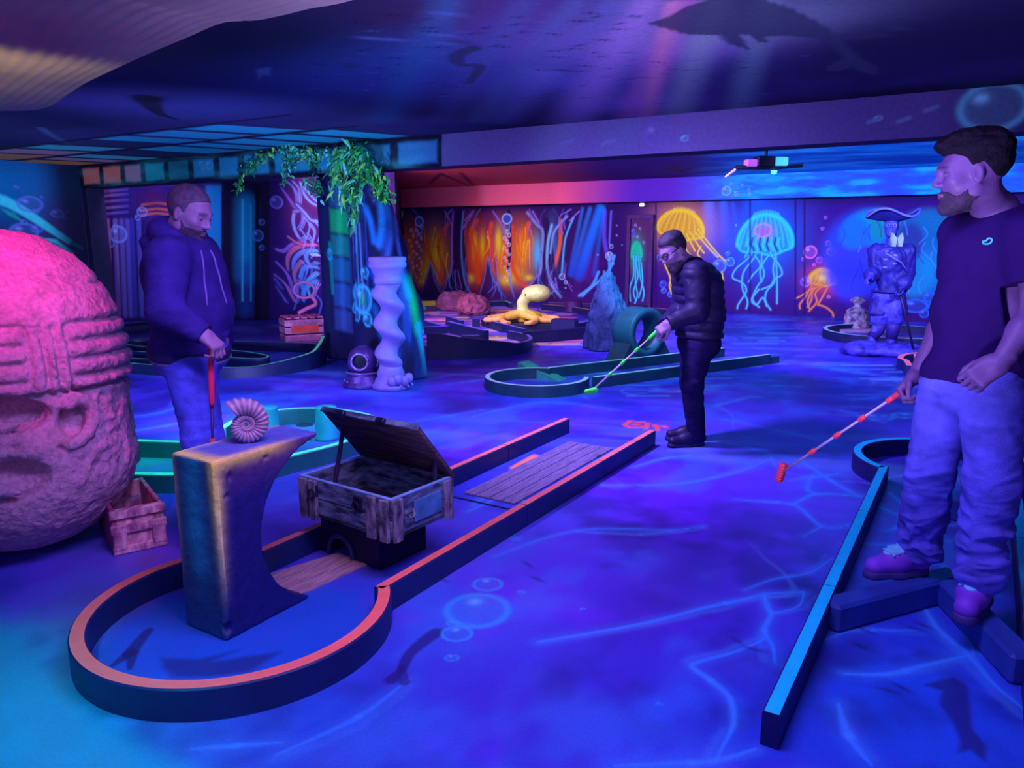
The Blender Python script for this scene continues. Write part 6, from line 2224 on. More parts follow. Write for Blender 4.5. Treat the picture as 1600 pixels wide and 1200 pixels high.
f_ho = INT(f_ho, half(hi1 - UP * .035 - F1 * .0, (F1[0] * -.12, F1[1] * -.12, -1)), .01)
for a_, b_ in ((elR, wrR), (elL, wrL)):
    f_ho = SUB(f_ho, cuff(a_, b_, .012, .085), .004)
f_ho = SUB(f_ho, cap(neck1 + UP * .01, neck1 + UP * .3 + F1 * .05, .075, .11), .01)
band1 = INT(OFF(tor1(.012), .006), lambda P: np.abs((P - hi1) @ UP + .012 + .12 * ((P - hi1) @ F1)) - .03, .006)
lo, hi = bounds([shR, shL, elR, wrR, elL, wrL, ch1, be1, hi1, neck1], .26)
sdf_obj('hoodie', f_ho, lo, hi, .0066, hood_m, t1)
hoodie = t1.children[-1]
sdf_obj('hem_band', band1, *bounds([hi1], .32), .007, M('rib_knit', A(24, 16, 96), .9, .2, 10), hoodie)
hd_pts = [neck1 + S1 * .085 * math.cos(a) - F1 * (.085 * math.sin(a)) + UP * (.045 + .03 * math.sin(a)) for a in np.linspace(-.75, PI + .75, 14)]
f_hood = U([limb(hd_pts, np.linspace(.026, .026, 14) + .02 * np.sin(np.linspace(0, PI, 14))), ell(neck1 - F1 * .115 + UP * .015, (.12, .055, .05), B1), ell(neck1 - F1 * .13 - UP * .04, (.09, .045, .06), B1)], .03)
sdf_obj('hood', wrinkle(f_hood, .006, (9, 9, 14), 8), *bounds([neck1], .27), .006, hood_m, hoodie)
for sgn in (-1, 1):
    a0_ = neck1 + F1 * .1 - UP * .02 + S1 * .035 * sgn
    L = []
    for k in range(8):
        p = a0_ + S1 * sgn * .012 * k / 7 * 2 - UP * .035 * k
        q_ = p + F1 * .3
        ts = np.linspace(0, .4, 200)
        v = f_ho(q_ - ts[:, None] * F1)
        L.append(q_ - F1 * ts[int(np.argmax(v < .004))])
    V, F = tube(smooth_path(L, 4), .0045, 6)
    obj('drawstring', V, F, M('cord_violet', A(90, 60, 190), .7), hoodie, True)
f_je = U([ell(hi1 - UP * .02, (.188, .155, .13), B1), limb([hipR, knR, anR - UP * .03], [.108, .076, .068]), limb([hipL, knL, anL - UP * .03], [.108, .076, .068])], .03)
f_je = wrinkle(f_je, .011, (6, 6, 22), 21, lambda P: .35 + .65 * sst(.75, .45, P[:, 2]))
f_je = INT(INT(f_je, half(hi1 + UP * .03, (0, 0, 1))), half((0, 0, .045), (0, 0, -1)))
sdf_obj('jeans', f_je, *bounds([hipR, hipL, anR, anL, hi1], .24), .0066, denim1, t1)
tshirt_hem = INT(ell(hi1 - UP * .03, (.192, .16, .13), B1), lambda P: np.abs((P - hi1) @ UP + .045 + .10 * ((P - hi1) @ F1)) - .012, .004)
sdf_obj('shirt_hem', tshirt_hem, *bounds([hi1], .3), .007, M('hem_grey', A(80, 70, 180), .8), t1)
for an in (anR, anL):
    hl = an * [1, 1, 0] - F1 * .06
    shoe(t1, hl, hl + F1 * .29, 1.0, M('sneaker_dark', A(40, 30, 130), .6), M('sole_pale', A(120, 110, 220), .6), .006)
# his putter


def putter(label, top, tip, hdir, grip_m, fer_m, head_m, shaft_m, gl=.24, ferr=(.5, .68, .86), r=.006, headlen=.1):
    top, tip = np.asarray(top, float), np.asarray(tip, float)
    t = thing('putter', label, 'putter', tip)
    d = unit(tip - top)
    L = np.linalg.norm(tip - top)
    V, F = tube([top + d * gl, tip - d * .015], r, 10)
    obj('shaft', V, F, shaft_m, t, True)
    V, F = tube([top, top + d * .01, top + d * gl * .9, top + d * gl], [.010, .0145, .0125, .009], 14)
    obj('grip', V, F, grip_m, t, True)
    for q in ferr:
        p = top + d * L * q
        V, F = tube([p - d * .02, p - d * .016, p + d * .016, p + d * .02], [.007, .0115, .0115, .007], 12)
        obj('ferrule', V, F, fer_m, t, True)
    hv = unit(hdir)
    n = np.cross(hv, d)
    h2 = unit(np.cross(d, hv))
    f = rbox(tip, (headlen / 2, .019, .017), .010, np.array([hv, h2, np.cross(hv, h2)]))
    f2 = lambda P: f(P) + .003 * (np.sin((P - tip) @ hv * 2 * PI / .014) > .2)
    sdf_obj('head', f2, tip - .09, tip + .09, .0036, head_m, t)
    return t


fl_pink = M('putter_pink', (.92, .035, .13), .5, .05)
fl_green = M('putter_green', (.04, .85, .06), .5, .05)
fl_red = M('putter_red', (.92, .07, .10), .5, .05)
sh_dark = M('shaft_dark', A(30, 20, 90), .35, metal=.4)
sh_pale = M('shaft_pale', A(150, 120, 230), .35, metal=.2)
pt = J(329, 546, 3.30)
pb_ = PXD(336, 3.42, .02)
putter('pink gripped putter held upright by the man in the hoodie', pt, pb_, S1, fl_pink, fl_red, fl_red, sh_dark, .27, (.44, .62, .8))

# =========================================================== stooping man
D2 = 5.4
F2 = unit(-RT * math.cos(math.radians(26)) - HD * math.sin(math.radians(26)))
S2 = np.cross(UP, F2)
B2 = np.array([S2, F2, UP])
t2 = person('man in dark padded jacket and glasses, stooping with a green putter in both hands', PXD(1086, D2))
H2 = Head(J(1053, 392, 5.36), -RT * .80 - HD * .36 - UP * .50, 1.0, unit(UP - RT * .3))
neck2, ch2, be2, hi2 = J(1074, 414, 5.42), J(1090, 447, 5.42), J(1093, 490, 5.42), J(1092, 532, 5.42)
Bt = np.array([S2, unit(F2 + UP * -.22), unit(UP + F2 * .22)])
shL2, shR2 = J(1088, 428, 5.23), J(1071, 428, 5.58)
elL2, wrL2 = J(1089, 487, 5.16), J(1046, 505, 5.13)
elR2, wrR2 = J(1066, 480, 5.52), J(1040, 507, 5.3)
hipL2, hipR2 = J(1091, 545, 5.35), J(1085, 545, 5.52)
knL2, knR2 = J(1082, 600, 5.32), J(1079, 598, 5.5)
anL2, anR2 = PXD(1089, 5.36, .1), PXD(1087, 5.52, .1)
p2t, p2h = J(1046, 500, 5.17), J(924, 611, 5.05)
pd2 = unit(p2h - p2t)
nrm2 = unit(np.cross(pd2, UP))
hdL2 = hand(wrL2, -RT * .75 - UP * .55 - HD * .1, HD * .6 - UP * .55 + RT * .2, pd2, 1.0, ((60, 65, 40),) * 4, (.5, .8, .5), 30)
hdR2 = hand(wrR2, -RT * .6 - UP * .6 - HD * .5, -HD * .3 - UP * .7 - RT * .1, pd2, 1.0, ((60, 65, 40),) * 4, (.5, .8, .5), 30)
tor2 = lambda o: U([ell(ch2, (.195 + o, .13 + o, .16 + o), Bt), ell(be2, (.19 + o, .138 + o, .17 + o), B2), ell(hi2, (.17 + o, .135 + o, .12 + o), B2), cap(shL2, shR2, .07 + o)], .07)
f_b2 = U([H2.f, cap(H2.w((-.025, 0, -.07)), neck2, .056, .064)], .025)
f_b2 = U([f_b2, U([tor2(-.025), limb([shL2, elL2, wrL2], [.058, .046, .03]), limb([shR2, elR2, wrR2], [.058, .046, .03]), limb([hipL2, knL2, anL2], [.08, .05, .04]), limb([hipR2, knR2, anR2], [.08, .05, .04]), cap(neck2, ch2, .065, .1)], .03)], .03)
f_b2 = U([f_b2, hdL2, hdR2], .008)
lo, hi = bounds([H2.c, shL2, shR2, elL2, wrL2, wrR2, hipL2, hipR2, anL2, anR2], .22)
lo[2] = .05
sdf_obj('body', f_b2, lo, hi, .0072, skin_m, t2, pig_skin(H2, .85, (.03, .02, .04), np.array([.7, .75, .85])))
hair2 = M('hair_black', (.02, .014, .03), .6, .3, 40, .3, 200)
hair_obj(H2, t2, hair2, lambda q: .004 + .016 * sst(.05, .11, q[:, 2]), [(-.12, -.04), (-.06, -.03), (-.02, .01), (.012, .01), (.03, .05), (.06, .072), (.10, .08)], .006)
beard_obj(H2, t2, M('beard_black', (.045, .028, .06), .7, .3, 40, .3, 200), .0015, .0055, ((-.01, -.02), (.01, -.035), (.03, -.062), (.07, -.058), (.12, -.05)))
gl = []
gp_ = [H2.w(p) for p in [(.02, .082, .012), (.094, .062, .012)]]
mbg = MB()
for sg in (-1, 1):
    mbg.add(*tube([H2.w((.0, sg * .081, .016)), H2.w((.06, sg * .074, .014)), H2.w((.103, sg * .058, .012))], .003, 6))
    mbg.add(*tube([H2.w((.106 - .10 * max(0, abs(.033 + .025 * math.cos(a)) - .03) * 1.2, sg * (.033 + .026 * math.cos(a)), .002 + .019 * math.sin(a))) for a in np.linspace(0, 2 * PI, 25)], .0032, 6))
mbg.add(*tube([H2.w((.108, -.008, .008)), H2.w((.112, 0, .01)), H2.w((.108, .008, .008))], .003, 6))
mbg.build('glasses', M('glasses_black', (.012, .01, .02), .3, spec=.6), t2, True, label='thin dark spectacles')
jk = M('padded_jacket', A(17, 7, 66), .6, .2, 10, .15, 60, spec=.3)


def quilt(f, amp, per, c):
    def g(P):
        z = (P - c) @ UP
        return f(P) - amp * (np.abs(np.sin(PI * z / per + .4 * fbm(P * 6, 2, 4))) ** .6 - .5)
    return g


slv = U([limb([shL2, elL2, wrL2], [.086, .074, .052]), limb([shR2, elR2, wrR2], [.086, .074, .052])], .03)
f_j2 = U([quilt(tor2(.02), .012, .062, ch2), wrinkle(slv, .006, (8, 8, 16), 5), limb([neck2 + S2 * .07 * math.cos(a) + F2 * .07 * math.sin(a) + UP * .02 for a in np.linspace(0, 2 * PI, 14)], [.028] * 14)], .02)
f_j2 = INT(f_j2, half(J(1090, 527, 5.4), (0, 0, -1)), .01)
f_j2 = SUB(f_j2, cap(neck2 + UP * .03, neck2 + UP * .3 + F2 * .12, .062, .11), .008)
for a_, b_ in ((elL2, wrL2), (elR2, wrR2)):
    f_j2 = SUB(f_j2, cuff(a_, b_, .01, .085), .004)
sdf_obj('jacket', f_j2, *bounds([ch2, be2, hi2, shL2, shR2, elL2, elR2, wrL2, wrR2, neck2], .25), .0085, jk, t2)
tr_m = M('black_trousers', A(18, 8, 70), .8, .2, 10, .2, 150, spec=.1)
f_t2 = U([ell(hi2 - UP * .02, (.172, .14, .12), B2), limb([hipL2, knL2, anL2 - UP * .03], [.105, .072, .06]), limb([hipR2, knR2, anR2 - UP * .03], [.105, .072, .06])], .03)
f_t2 = INT(INT(wrinkle(f_t2, .006, (7, 7, 18), 9), half((0, 0, .04), (0, 0, -1))), half(hi2 + UP * .05, (0, 0, 1)))
sdf_obj('trousers', f_t2, *bounds([hi2, hipL2, hipR2, anL2, anR2], .22), .008, tr_m, t2)
for an, fd in ((anL2, unit(-RT * .95 - HD * .22)), (anR2, unit(-RT * .95 - HD * .05))):
    hl = an * [1, 1, 0] - fd * .07
    shoe(t2, hl, hl + fd * .31, 1.0, M('black_shoe', A(20, 10, 70), .5), M('black_sole', A(26, 16, 80), .6), .007)
putter('putter with glowing green head and grip held by the stooping man', p2t, p2h, unit(-RT * .5 + HD * .6 - UP * .25) , fl_green, fl_green, fl_green, sh_pale, .2, (.42, .60, .76), .006, .115)

# =========================================================== man in the T-shirt
F3 = unit(-RT * math.cos(math.radians(40)) - HD * math.sin(math.radians(40)))
S3 = np.cross(UP, F3)
B3 = np.array([S3, F3, UP])
t3 = person('bearded man in dark T-shirt and baggy jeans standing in the blue lane with a putter', PXD(1470, 2.8, .11))
H3 = Head(J(1519, 270, 2.80), -RT * .93 + HD * .34 - UP * .10, 1.06)
neck3, ch3, be3, hi3 = J(1556, 332, 2.84), J(1565, 402, 2.82), J(1542, 490, 2.82), J(1522, 588, 2.82)
shL3, shR3 = J(1613, 372, 2.66), J(1508, 366, 2.98)
elL3, wrL3 = J(1622, 484, 2.60), J(1563, 566, 2.56)
elR3, wrR3 = J(1494, 470, 3.1), J(1432, 585, 3.02)
hipR3, hipL3 = J(1484, 610, 2.90), J(1552, 612, 2.72)
knR3, knL3 = J(1452, 738, 2.90), J(1550, 752, 2.68)
OB = .11
anR3, anL3 = J(1438, 858, 2.97), J(1532, 892, 2.66)
hdL3 = hand(wrL3, -RT * .74 - UP * .62 + HD * .12, HD * .70 + RT * .25 - UP * .40, -RT * .4 + UP * .55 - HD * .3, 1.05, ((42, 55, 35), (48, 58, 35), (52, 60, 38), (56, 62, 40)), (.35, .9, .4), 22)
hdR3 = hand(wrR3, -RT * .6 - UP * .75, RT * .5 - HD * .7 - UP * .4, -RT - HD * .2, 1.02, ((60, 65, 40),) * 4, (.4, .8, .5), 30)
tor3 = lambda o: U([ell(ch3, (.195 + o, .12 + o, .18 + o), B3), ell(be3, (.18 + o, .118 + o, .19 + o), B3), ell(hi3, (.175 + o, .125 + o, .13 + o), B3), cap(shL3, shR3, .06 + o)], .07)
f_b3 = U([H3.f, cap(H3.w((-.03, 0, -.065)), neck3, .060, .068), cap(neck3, (shL3 + neck3) / 2 - UP * .02, .055, .05), cap(neck3, (shR3 + neck3) / 2 - UP * .02, .055, .05)], .03)
f_b3 = U([f_b3, U([tor3(-.02), limb([shL3, elL3, elL3 * .6 + wrL3 * .4, wrL3], [.062, .047, .045, .031]), limb([shR3, elR3, elR3 * .6 + wrR3 * .4, wrR3], [.062, .047, .045, .031]), limb([hipR3, knR3, anR3], [.08, .055, .042]), limb([hipL3, knL3, anL3], [.08, .055, .042]), cap(neck3, ch3, .07, .1)], .03)], .03)
f_b3 = U([f_b3, hdL3, hdR3], .007)
lo, hi = bounds([H3.c, shL3, shR3, elL3, wrL3, wrR3, elR3, hipL3, anL3, anR3], .22)
sdf_obj('body', f_b3, lo, hi, .0056, skin_m, t3, pig_skin(H3, .5, (.03, .018, .03), np.array([.44, .42, .66])))
hair3 = M('hair_dark', (.007, .005, .011), .7, .3, 40, .4, 160, spec=.12)
tuft3 = U([ell((.050, 0, .104), (.058, .056, .020)), ell((.0, 0, .122), (.08, .06, .022)), ell((.078, 0, .094), (.026, .038, .010)), ell((-.065, 0, .085), (.055, .06, .04))], .025)
hair_obj(H3, t3, hair3, lambda q: .0045 + .012 * sst(.05, .1, q[:, 2]) + .008 * sst(-.03, -.09, q[:, 0]) * sst(-.03, .03, q[:, 2]), [(-.12, -.03), (-.06, -.02), (-.02, .03), (.012, .02), (.03, .05), (.06, .066), (.13, .068)], .0042, (.007, 48), tuft=DISP(tuft3, .009, 38, 3, 3))
beard_obj(H3, t3, M('beard_dark', (.035, .02, .045), .7, .3, 40, .3, 200), .0022, .004, ((-.01, .0), (.008, -.03), (.03, -.058), (.055, -.074), (.076, -.056), (.12, -.048)))
ts_m = M('dark_tshirt', A(26, 5, 88), .85, .12, 8, .15, 150, spec=.12)
shirt_arm = U([limb([shL3, elL3 * .62 + shL3 * .38], [.086, .082]), limb([shR3, elR3 * .62 + shR3 * .38], [.086, .082])], .03)
f_s3 = U([tor3(.012), shirt_arm, U([cap(ch3, hi3, .10, .10)], 0)], .04)
f_s3 = wrinkle(f_s3, .0045, (5, 5, 9), 14)
f_s3 = INT(f_s3, half(J(1515, 597, 2.8), (F3[0] * .05, F3[1] * .05, -1)), .006)
for a_, b_ in ((shL3, elL3), (shR3, elR3)):
    d_ = unit(b_ - a_)
    f_s3 = SUB(f_s3, lambda P, q=a_ + (b_ - a_) * .62, d=d_, e=a_: np.maximum(-((P - q) @ d), np.linalg.norm(P - q - ((P - q) @ d)[:, None] * d, axis=1) - .105), .004)
f_s3 = SUB(f_s3, cap(neck3 + UP * .03 + F3 * .012, neck3 + UP * .3 + F3 * .06, .076, .12), .006)
sdf_obj('t_shirt', f_s3, *bounds([ch3, be3, hi3, shL3, shR3, elL3, elR3, neck3], .22), .0058, ts_m, t3)
tsh = t3.children[-1]
emp = [(1537, 381), (1536, 377), (1541, 376), (1545, 372), (1550, 374), (1549, 378), (1545, 381), (1537, 381)]
V, F = tube(smooth_path([hit(f_s3, x, y, 2, 4, 900) - unit(ray(x, y)) * .002 for x, y in emp], 4), .0032, 6)
obj('chest_emblem', V, F, M('emblem_cyan', A(60, 150, 255), .6), tsh, True, label='small pale cyan emblem')
f_j3 = U([ell(hi3 - UP * .03, (.178, .135, .13), B3), limb([hipR3, knR3, anR3], [.104, .079, .074]), limb([hipL3, knL3, anL3], [.106, .084, .076])], .02)
f_j3 = wrinkle(f_j3, .021, (6, 6, 15), 33, lambda P: .4 + .6 * sst(.7, .3, P[:, 2]))
f_j3 = INT(f_j3, half(hi3 + UP * .045, (0, 0, 1)))
f_j3 = INT(f_j3, half(anR3 * [1, 1, 0] + UP * (OB + .07), (0, 0, -1)), .01)
sdf_obj('jeans', f_j3, *bounds([hi3, hipR3, hipL3, anR3, anL3], .23), .006, denim, t3)
sn_u = M('sneaker_purple', A(96, 40, 215), .6, .12, 9)
sn_s = M('sneaker_sole', A(44, 30, 130), .6)
sn_t = M('tongue_pale', A(90, 140, 245), .6)
hR = J(1448, 888, 2.99) * [1, 1, 0]
tR = J(1344, 888, 2.93) * [1, 1, 0]
shoe(t3, hR, hR + unit(tR - hR) * .30, 1.12, sn_u, sn_s, .005, sn_t, OB)
hL = PXD(1534, 2.76, OB)
tL = PXD(1498, 2.53, OB)
shoe(t3, hL, hL + unit((tL - hL) * [1, 1, 0]) * .31, 1.22, sn_u, sn_s, .005, sn_t, OB)
p3t, p3h = J(1424, 602, 2.99), J(1221, 738, 3.45)
putter('putter with ribbed red head swung out by the man in the T-shirt', p3t, p3h, unit(UP * .97 + RT * .1 - HD * .2), M('grip_red', (.6, .05, .1), .5), fl_red, fl_red, sh_pale, .1, (.14, .34, .53, .73), .006, .10)
# ------------------------------------------------------------------ pirate statue
po = G(1384, 556) * [1, 1, 0] + HD * .15
dp = po @ HD
Q = lambda px, py, dd=0.0: J(px, py, dp + dd)
FP = unit(-HD * .9 - RT * .43)
SP = np.cross(UP, FP)
BP = np.array([SP, FP, UP])
t = thing('pirate_statue', 'blue lit life-size pirate figure in a wide hat standing on a rock base', 'statue', po)
pm = M('statue_blue', A(32, 17, 140), .55, .35, 9, .3, 30, col2=A(54, 46, 200))
pd_ = M('statue_dark', A(24, 12, 110), .6, .3, 7)
pl2 = M('statue_pale', A(76, 60, 215), .5, .3, 9, .2, 30)
f_base = INT(DISP(U([ell(po + UP * .06, (.52, .3, .10), rotz(YAW)), ell(po + UP * .05 - RT * .3, (.2, .22, .12), rotz(YAW)), ell(po - HD * .15 + RT * .2 + UP * .05, (.3, .2, .1), rotz(YAW))], .05), .025, 7, 3, 4), half((0, 0, .002), (0, 0, -1)))
sdf_obj('rock_base', f_base, po + np.array([-.8, -.8, -.02]), po + np.array([.8, .8, .3]), .02, pm, t)
Hp = Head(Q(1393, 353), FP, 1.05)
hpv, chv = Q(1388, 462), Q(1391, 405)
fl_, fr_ = po + SP * .13 - RT * .02 + UP * .16, po - SP * .12 + UP * .16
kl, kr = Q(1396, 505, -.05), Q(1374, 505, .05)
sl_, sr_ = chv + SP * .185 + UP * .1, chv - SP * .185 + UP * .1
el_, er_ = Q(1418, 425, -.05), Q(1370, 425, .05)
wl_, wr_ = Q(1404, 452, -.2), Q(1360, 432, -.15)
wl_ = Q(1410, 448, -.2)
f_pb = U([Hp.f, cap(Hp.w((-.02, 0, -.07)), chv + UP * .12, .06, .07)], .03)
f_pb = U([f_pb, ell(chv, (.2, .14, .2), BP), ell(hpv, (.17, .13, .15), BP), limb([sl_, el_, wl_], [.07, .06, .045]), limb([sr_, er_, wr_], [.07, .06, .045]), limb([hpv + SP * .09, kl, fl_], [.1, .075, .055]), limb([hpv - SP * .09, kr, fr_], [.1, .075, .055])], .04)
f_pb = U([f_pb, hand(wl_, -UP * .8 + FP * .4, -SP * .7 + FP * .2, FP, 1.1), hand(wr_, -RT * .5 - UP * .4 + FP * .4, SP * .5 - UP * .5, UP, 1.1)], .015)
for fp_ in (fl_, fr_):
    f_pb = U([f_pb, cap(fp_ - UP * .04, fp_ + FP * .17 - UP * .07, .055, .045)], .03)
lo, hi = bounds([Hp.c, fl_, fr_, wl_, wr_, el_, er_], .3)
sdf_obj('figure', f_pb, lo, hi, .012, pm, t)
# coat with flared skirt and cuffs
f_co = U([ell(chv, (.19, .15, .2), BP), cap(chv, hpv, .135, .115), limb([sl_, el_, wl_ + (el_ - wl_) * .2], [.08, .065, .075]), limb([sr_, er_, wr_ + (er_ - wr_) * .2], [.08, .065, .075]), cap(hpv + SP * .1, Q(1398, 500) + SP * .06, .08, .09), cap(hpv - SP * .1, Q(1376, 500) - SP * .05, .08, .09), cap(hpv - FP * .06, Q(1388, 505) - FP * .14, .10, .17)], .05)
f_co = wrinkle(wrinkle(f_co, .022, (8, 8, 3), 3), .008, (18, 18, 9), 6)
f_co = SUB(f_co, U([cap(chv + FP * .3 - UP * .02, hpv + FP * .35 - UP * .5, .13, .2)], 0), .02)
f_co = INT(f_co, half(Q(1388, 492), (0, 0, -1)), .02)
f_co = SUB(f_co, cap(Hp.c, chv + UP * .2, .12, .09), .01)
sdf_obj('coat', f_co, lo, hi, .014, pd_, t)
f_br = U([cap(hpv + SP * .08, kl + UP * .04, .10, .10), cap(hpv - SP * .08, kr + UP * .04, .10, .10)], .04)
sdf_obj('breeches', wrinkle(f_br, .018, (9, 9, 3), 7), lo, hi, .014, pm, t)
for k_, f_ in ((kl, fl_), (kr, fr_)):
    V, F = tube([k_ - UP * .0, k_ - UP * .09, f_ + UP * .05], [.1, .075, .07], 16)
    obj('boot_cuff', V, F, pd_, t, True)
# hat: crown and upturned brim
hc_ = Hp.w((-.01, 0, .085))
f_hat = U([ell(hc_ + UP * .03, (.12, .12, .1))], .02)
sdf_obj('hat_crown', f_hat, hc_ - .2, hc_ + .25, .01, pd_, t)
V, F = [], []
nr, na = 8, 48
for i in range(nr):
    r = .1 + .19 * i / (nr - 1)
    for k in range(na):
        a = 2 * PI * k / na
        lift = .13 * (i / (nr - 1)) ** 1.6 * (.62 + .38 * math.cos(3 * a + .6))
        for top_ in (0,):
            V.append(hc_ + SP * r * 1.05 * math.cos(a) + FP * r * .95 * math.sin(a) + UP * (lift - .01))
V = np.array(V)
V2 = V - UP * .018
F = [(i * na + k, i * na + (k + 1) % na, (i + 1) * na + (k + 1) % na, (i + 1) * na + k) for i in range(nr - 1) for k in range(na)]
n_ = len(V)
F2_ = [tuple(n_ + j for j in f[::-1]) for f in F] + [((nr - 1) * na + k, (nr - 1) * na + (k + 1) % na, n_ + (nr - 1) * na + (k + 1) % na, n_ + (nr - 1) * na + k)[::-1] for k in range(na)]
obj('hat_brim', np.vstack([V, V2]), F + F2_, pd_, t, True)
V, F = tube([V[(nr - 1) * na + k] for k in range(na)] + [V[(nr - 1) * na]], .014, 6)
obj('hat_trim', V, F, pl2, t, True)
# pale collar points, eye rings, straps, sword stick
for s in (-1, 1):
    p = Hp.w((.03, 0, -.12)) + RT * .035 + RT * .04 * s
    Vc = [p - UP * .13 - RT * .03, p - UP * .13 + RT * .03, p + UP * .03 + RT * .035 * s, p - UP * .13 - HD * .06, p - UP * .02 - HD * .05]
    q = p - HD * .11
    Vc = [q + UP * .04 + RT * .02 * s, q - UP * .03 - RT * .035, q - UP * .13 - RT * .015, q - UP * .13 + RT * .03, q - UP * .03 + RT * .04]
    Vc = Vc + [v + HD * .04 for v in Vc]
    Fc = [(4, 3, 2, 1, 0), (5, 6, 7, 8, 9)] + [(i, (i + 1) % 5, 5 + (i + 1) % 5, 5 + i) for i in range(5)]
    obj('collar', Vc, Fc, M('collar_cream', (.26, .32, .2), .6), t, label='pale cream collar point')
for s in (-.034, .034):
    c = Hp.w((.10, s, .004))
    V, F = tube([c + (SP * math.cos(a) + UP * math.sin(a)) * .02 for a in np.linspace(0, 2 * PI, 17)], .006, 6)
    obj('eye_ring', V, F, pl2, t, True)
V, F = tube([Q(1383, 395, -.25), Q(1408, 410, -.25), Q(1418, 425, -.2)], .018, 8, flat=.5)
obj('strap', V, F, pl2, t, True)
V, F = tube([hpv + UP * .06 + (SP * .185 * math.cos(a) + FP * .15 * math.sin(a)) for a in np.linspace(0, 2 * PI, 25)], .028, 8, flat=.6)
obj('belt', V, F, pd_, t, True)
V, F = tube([Q(1404, 452, -.22), Q(1414, 488, -.25), PXD(1430, dp - .3, .01)], [.018, .016, .012], 10)
obj('cane', V, F, M('cane_dark', A(20, 8, 60), .5), t, True)
for k in range(5):
    p = chv + FP * .155 + SP * (.05 if k % 2 else -.05) + UP * (.1 - .05 * k)
    V, F = lathe([(.001, -.02), (.03, -.01), (.03, .01), (.001, .02)], p, 10)
    obj('pouch', V, F, pl2, t, True)
# ------------------------------------------------------------------ light
W_ = bpy.data.worlds.new('dim_room')
SC.world = W_
W_.use_nodes = True
W_.node_tree.nodes['Background'].inputs[0].default_value = (.3, .18, 1, 1)
W_.node_tree.nodes['Background'].inputs[1].default_value = .10
UV_ = (.38, .25, 1.0)


def at(lat, dep, z):
    return HD * dep + RT * lat + UP * z


# unseen ultraviolet lamps for the general light, and added fills
lamp('uv_key', 'AREA', at(-.1, 2.2, 2.52), UV_, 120, at(-.1, 2.8, 0), 2.0, sizey=.8)
lamp('front_fill', 'AREA', at(0, -.8, 1.9), UV_, 26, at(0, 5, .9), 3.0, sizey=1.2)  # added frontal fill from behind the camera, no fixture
for x in (-8.4, -6.2, -3.5, -.5, 2.0):
    lamp('uv_far', 'SPOT', (x, 7.25, 2.5), UV_, 1000, (x + .3, 13.5, .6), .15, spot=110, blend=1)
lamp('uv_mid', 'SPOT', (-2.6, 4.4, 2.5), UV_, 640, (-2.8, 6.0, 0), .15, spot=140, blend=1)
lamp('uv_left', 'SPOT', (-5.8, 3.6, 2.5), UV_, 300, (-6.6, 5.0, 0), .15, spot=140, blend=1)
lamp('alcove_fill', 'SPOT', (-10.6, 7.05, 2.45), UV_, 150, (-13.0, 8.3, 1.2), .1, spot=95, blend=1)  # added behind the bulkhead to brighten the alcove columns
lamp('ceiling_fill', 'SPOT', at(.1, 1.6, .3), (.55, .42, 1), 430, at(.75, 3.9, 2.56), .1, spot=100, blend=1)  # unseen uplight near the floor, added to brighten the ceiling
lamp('stone_fill', 'SPOT', at(-2.2, 5.0, .25), (.3, .33, 1), 640, WY(330, 235, 6.7), .1, spot=105, blend=1)  # added uplight that lifts the painted stone rows
lamp('wall_fill', 'SPOT', at(-3.2, 5.2, .4), (.3, .5, 1), 800, (-11.9, 4.2, 1.5), .1, spot=80, blend=1)  # added low fill to brighten the left wall mural
lamp('hoodie_fill', 'SPOT', at(-.8, 2.2, 2.2), UV_, 70, J(300, 560, 3.55), .1, spot=60, blend=1)  # extra unseen lamp to brighten the hoodie man's jeans
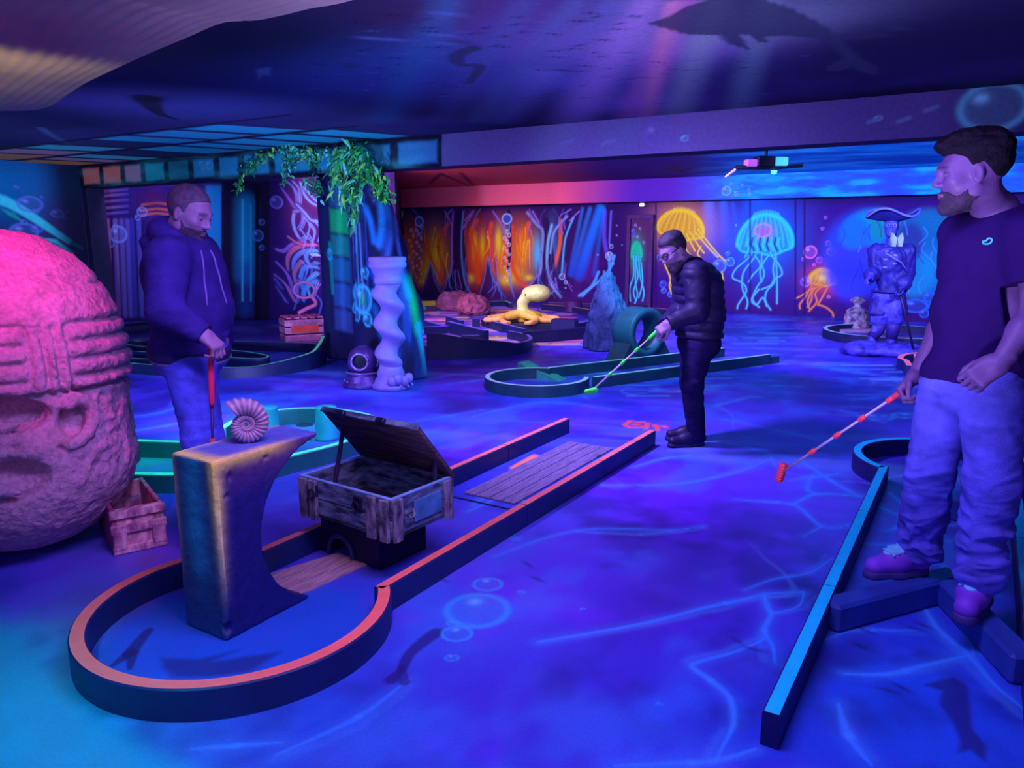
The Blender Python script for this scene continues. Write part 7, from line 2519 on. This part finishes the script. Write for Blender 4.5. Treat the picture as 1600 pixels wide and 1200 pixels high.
# stage colours
lamp('pink_spot', 'SPOT', at(-1.75, 2.05, 2.48), (1, .015, .5), 2400, at(-2.42, 3.4, 1.14), .05, spot=46, blend=.5)
lamp('teal_spot', 'SPOT', (-3.6, 2.6, 2.5), (.0, .75, .8), 220, (-4.3, 3.3, 0), .1, spot=62, blend=.8)
lamp('cyan_floor', 'SPOT', at(-1.5, 1.2, 2.4), (.0, .6, 1.0), 140, at(-1.6, 1.8, 0), .1, spot=50, blend=.9)
lamp('lane_fill', 'SPOT', at(-.5, 2.0, 2.5), (1, .3, .2), 120, (-2.2, 2.6, 0), .1, spot=75, blend=1)  # warm fill added to lift the red of the orange kerbs
lamp('red_far', 'SPOT', (-9.8, 8.6, 2.35), (1, .25, .25), 380, (-9.2, 12.5, 1.6), .1, spot=110, blend=1)
lamp('octopus_spot', 'SPOT', (-6.3, 8.4, 2.5), (1, .85, .25), 120, (-6.2, 10.8, .3), .05, spot=16, blend=.6)
lamp('green_lane', 'SPOT', (-3.4, 7.1, 2.45), (.05, .9, .6), 60, (-3.2, 7.6, 0), .1, spot=90, blend=1)
lamp('blue_far', 'SPOT', (-1.0, 8.2, 1.9), (.0, .4, 1), 420, (-.8, 12.5, 2.6), .1, spot=100, blend=1)
lamp('pink_crate', 'SPOT', (-7.6, 6.0, 2.1), (1, .1, .3), 45, (-8.35, 7.8, .2), .05, spot=20, blend=.7)
lamp('forest_fill', 'SPOT', (-7.6, 9.6, 2.55), (1, .55, .12), 420, (-9.2, 15.4, 1.0), .1, spot=42, blend=1)  # unseen orange light added to make the painted forest more vivid
lamp('jelly_fill', 'SPOT', (-4.0, 9.6, 2.55), (1, .7, .5), 160, (-4.4, 15.4, 1.3), .1, spot=40, blend=1)  # fill added to lift the painted jellyfish
for q_, e_ in ((G(1160, 508), 60), (G(1216, 500), 46)):
    lamp('floor_spot', 'SPOT', q_ + UP * 2.6, (1, .1, .3), e_, q_, .01, spot=13, blend=.3)
lamp('column_spot', 'SPOT', (-3.4, 6.0, 1.7), (.0, .5, 1), 120, (-4.97, 5.8, .7), .05, spot=50, blend=.8)
lamp('plant_fill', 'SPOT', (-4.4, 4.6, 1.9), (.3, .8, .9), 30, WY(540, 270, 6.6), .05, spot=50, blend=.8)  # small green-cyan fill added so the leaves read brighter
lamp('drape_lamp', 'SPOT', at(-2.3, 3.2, 1.4), (1, .75, .35), 40, G(-10, 110, 2.3), .1, spot=70, blend=1)
# ------------------------------------------------------------------ shared phrases for repeated kinds
for o in bpy.data.objects:
    if o.parent is None and 'category' in o.keys():
        o['kind'] = 'thing'
        if o['category'] == 'minigolf lane':
            o['group'] = 'minigolf lanes on the floor'
        elif o['category'] == 'putter':
            o['group'] = 'putters held by the players'
        elif o.name.startswith('boulder'):
            o['group'] = 'boulders by the mural'
        elif o['category'] == 'person':
            o['group'] = 'minigolf players'
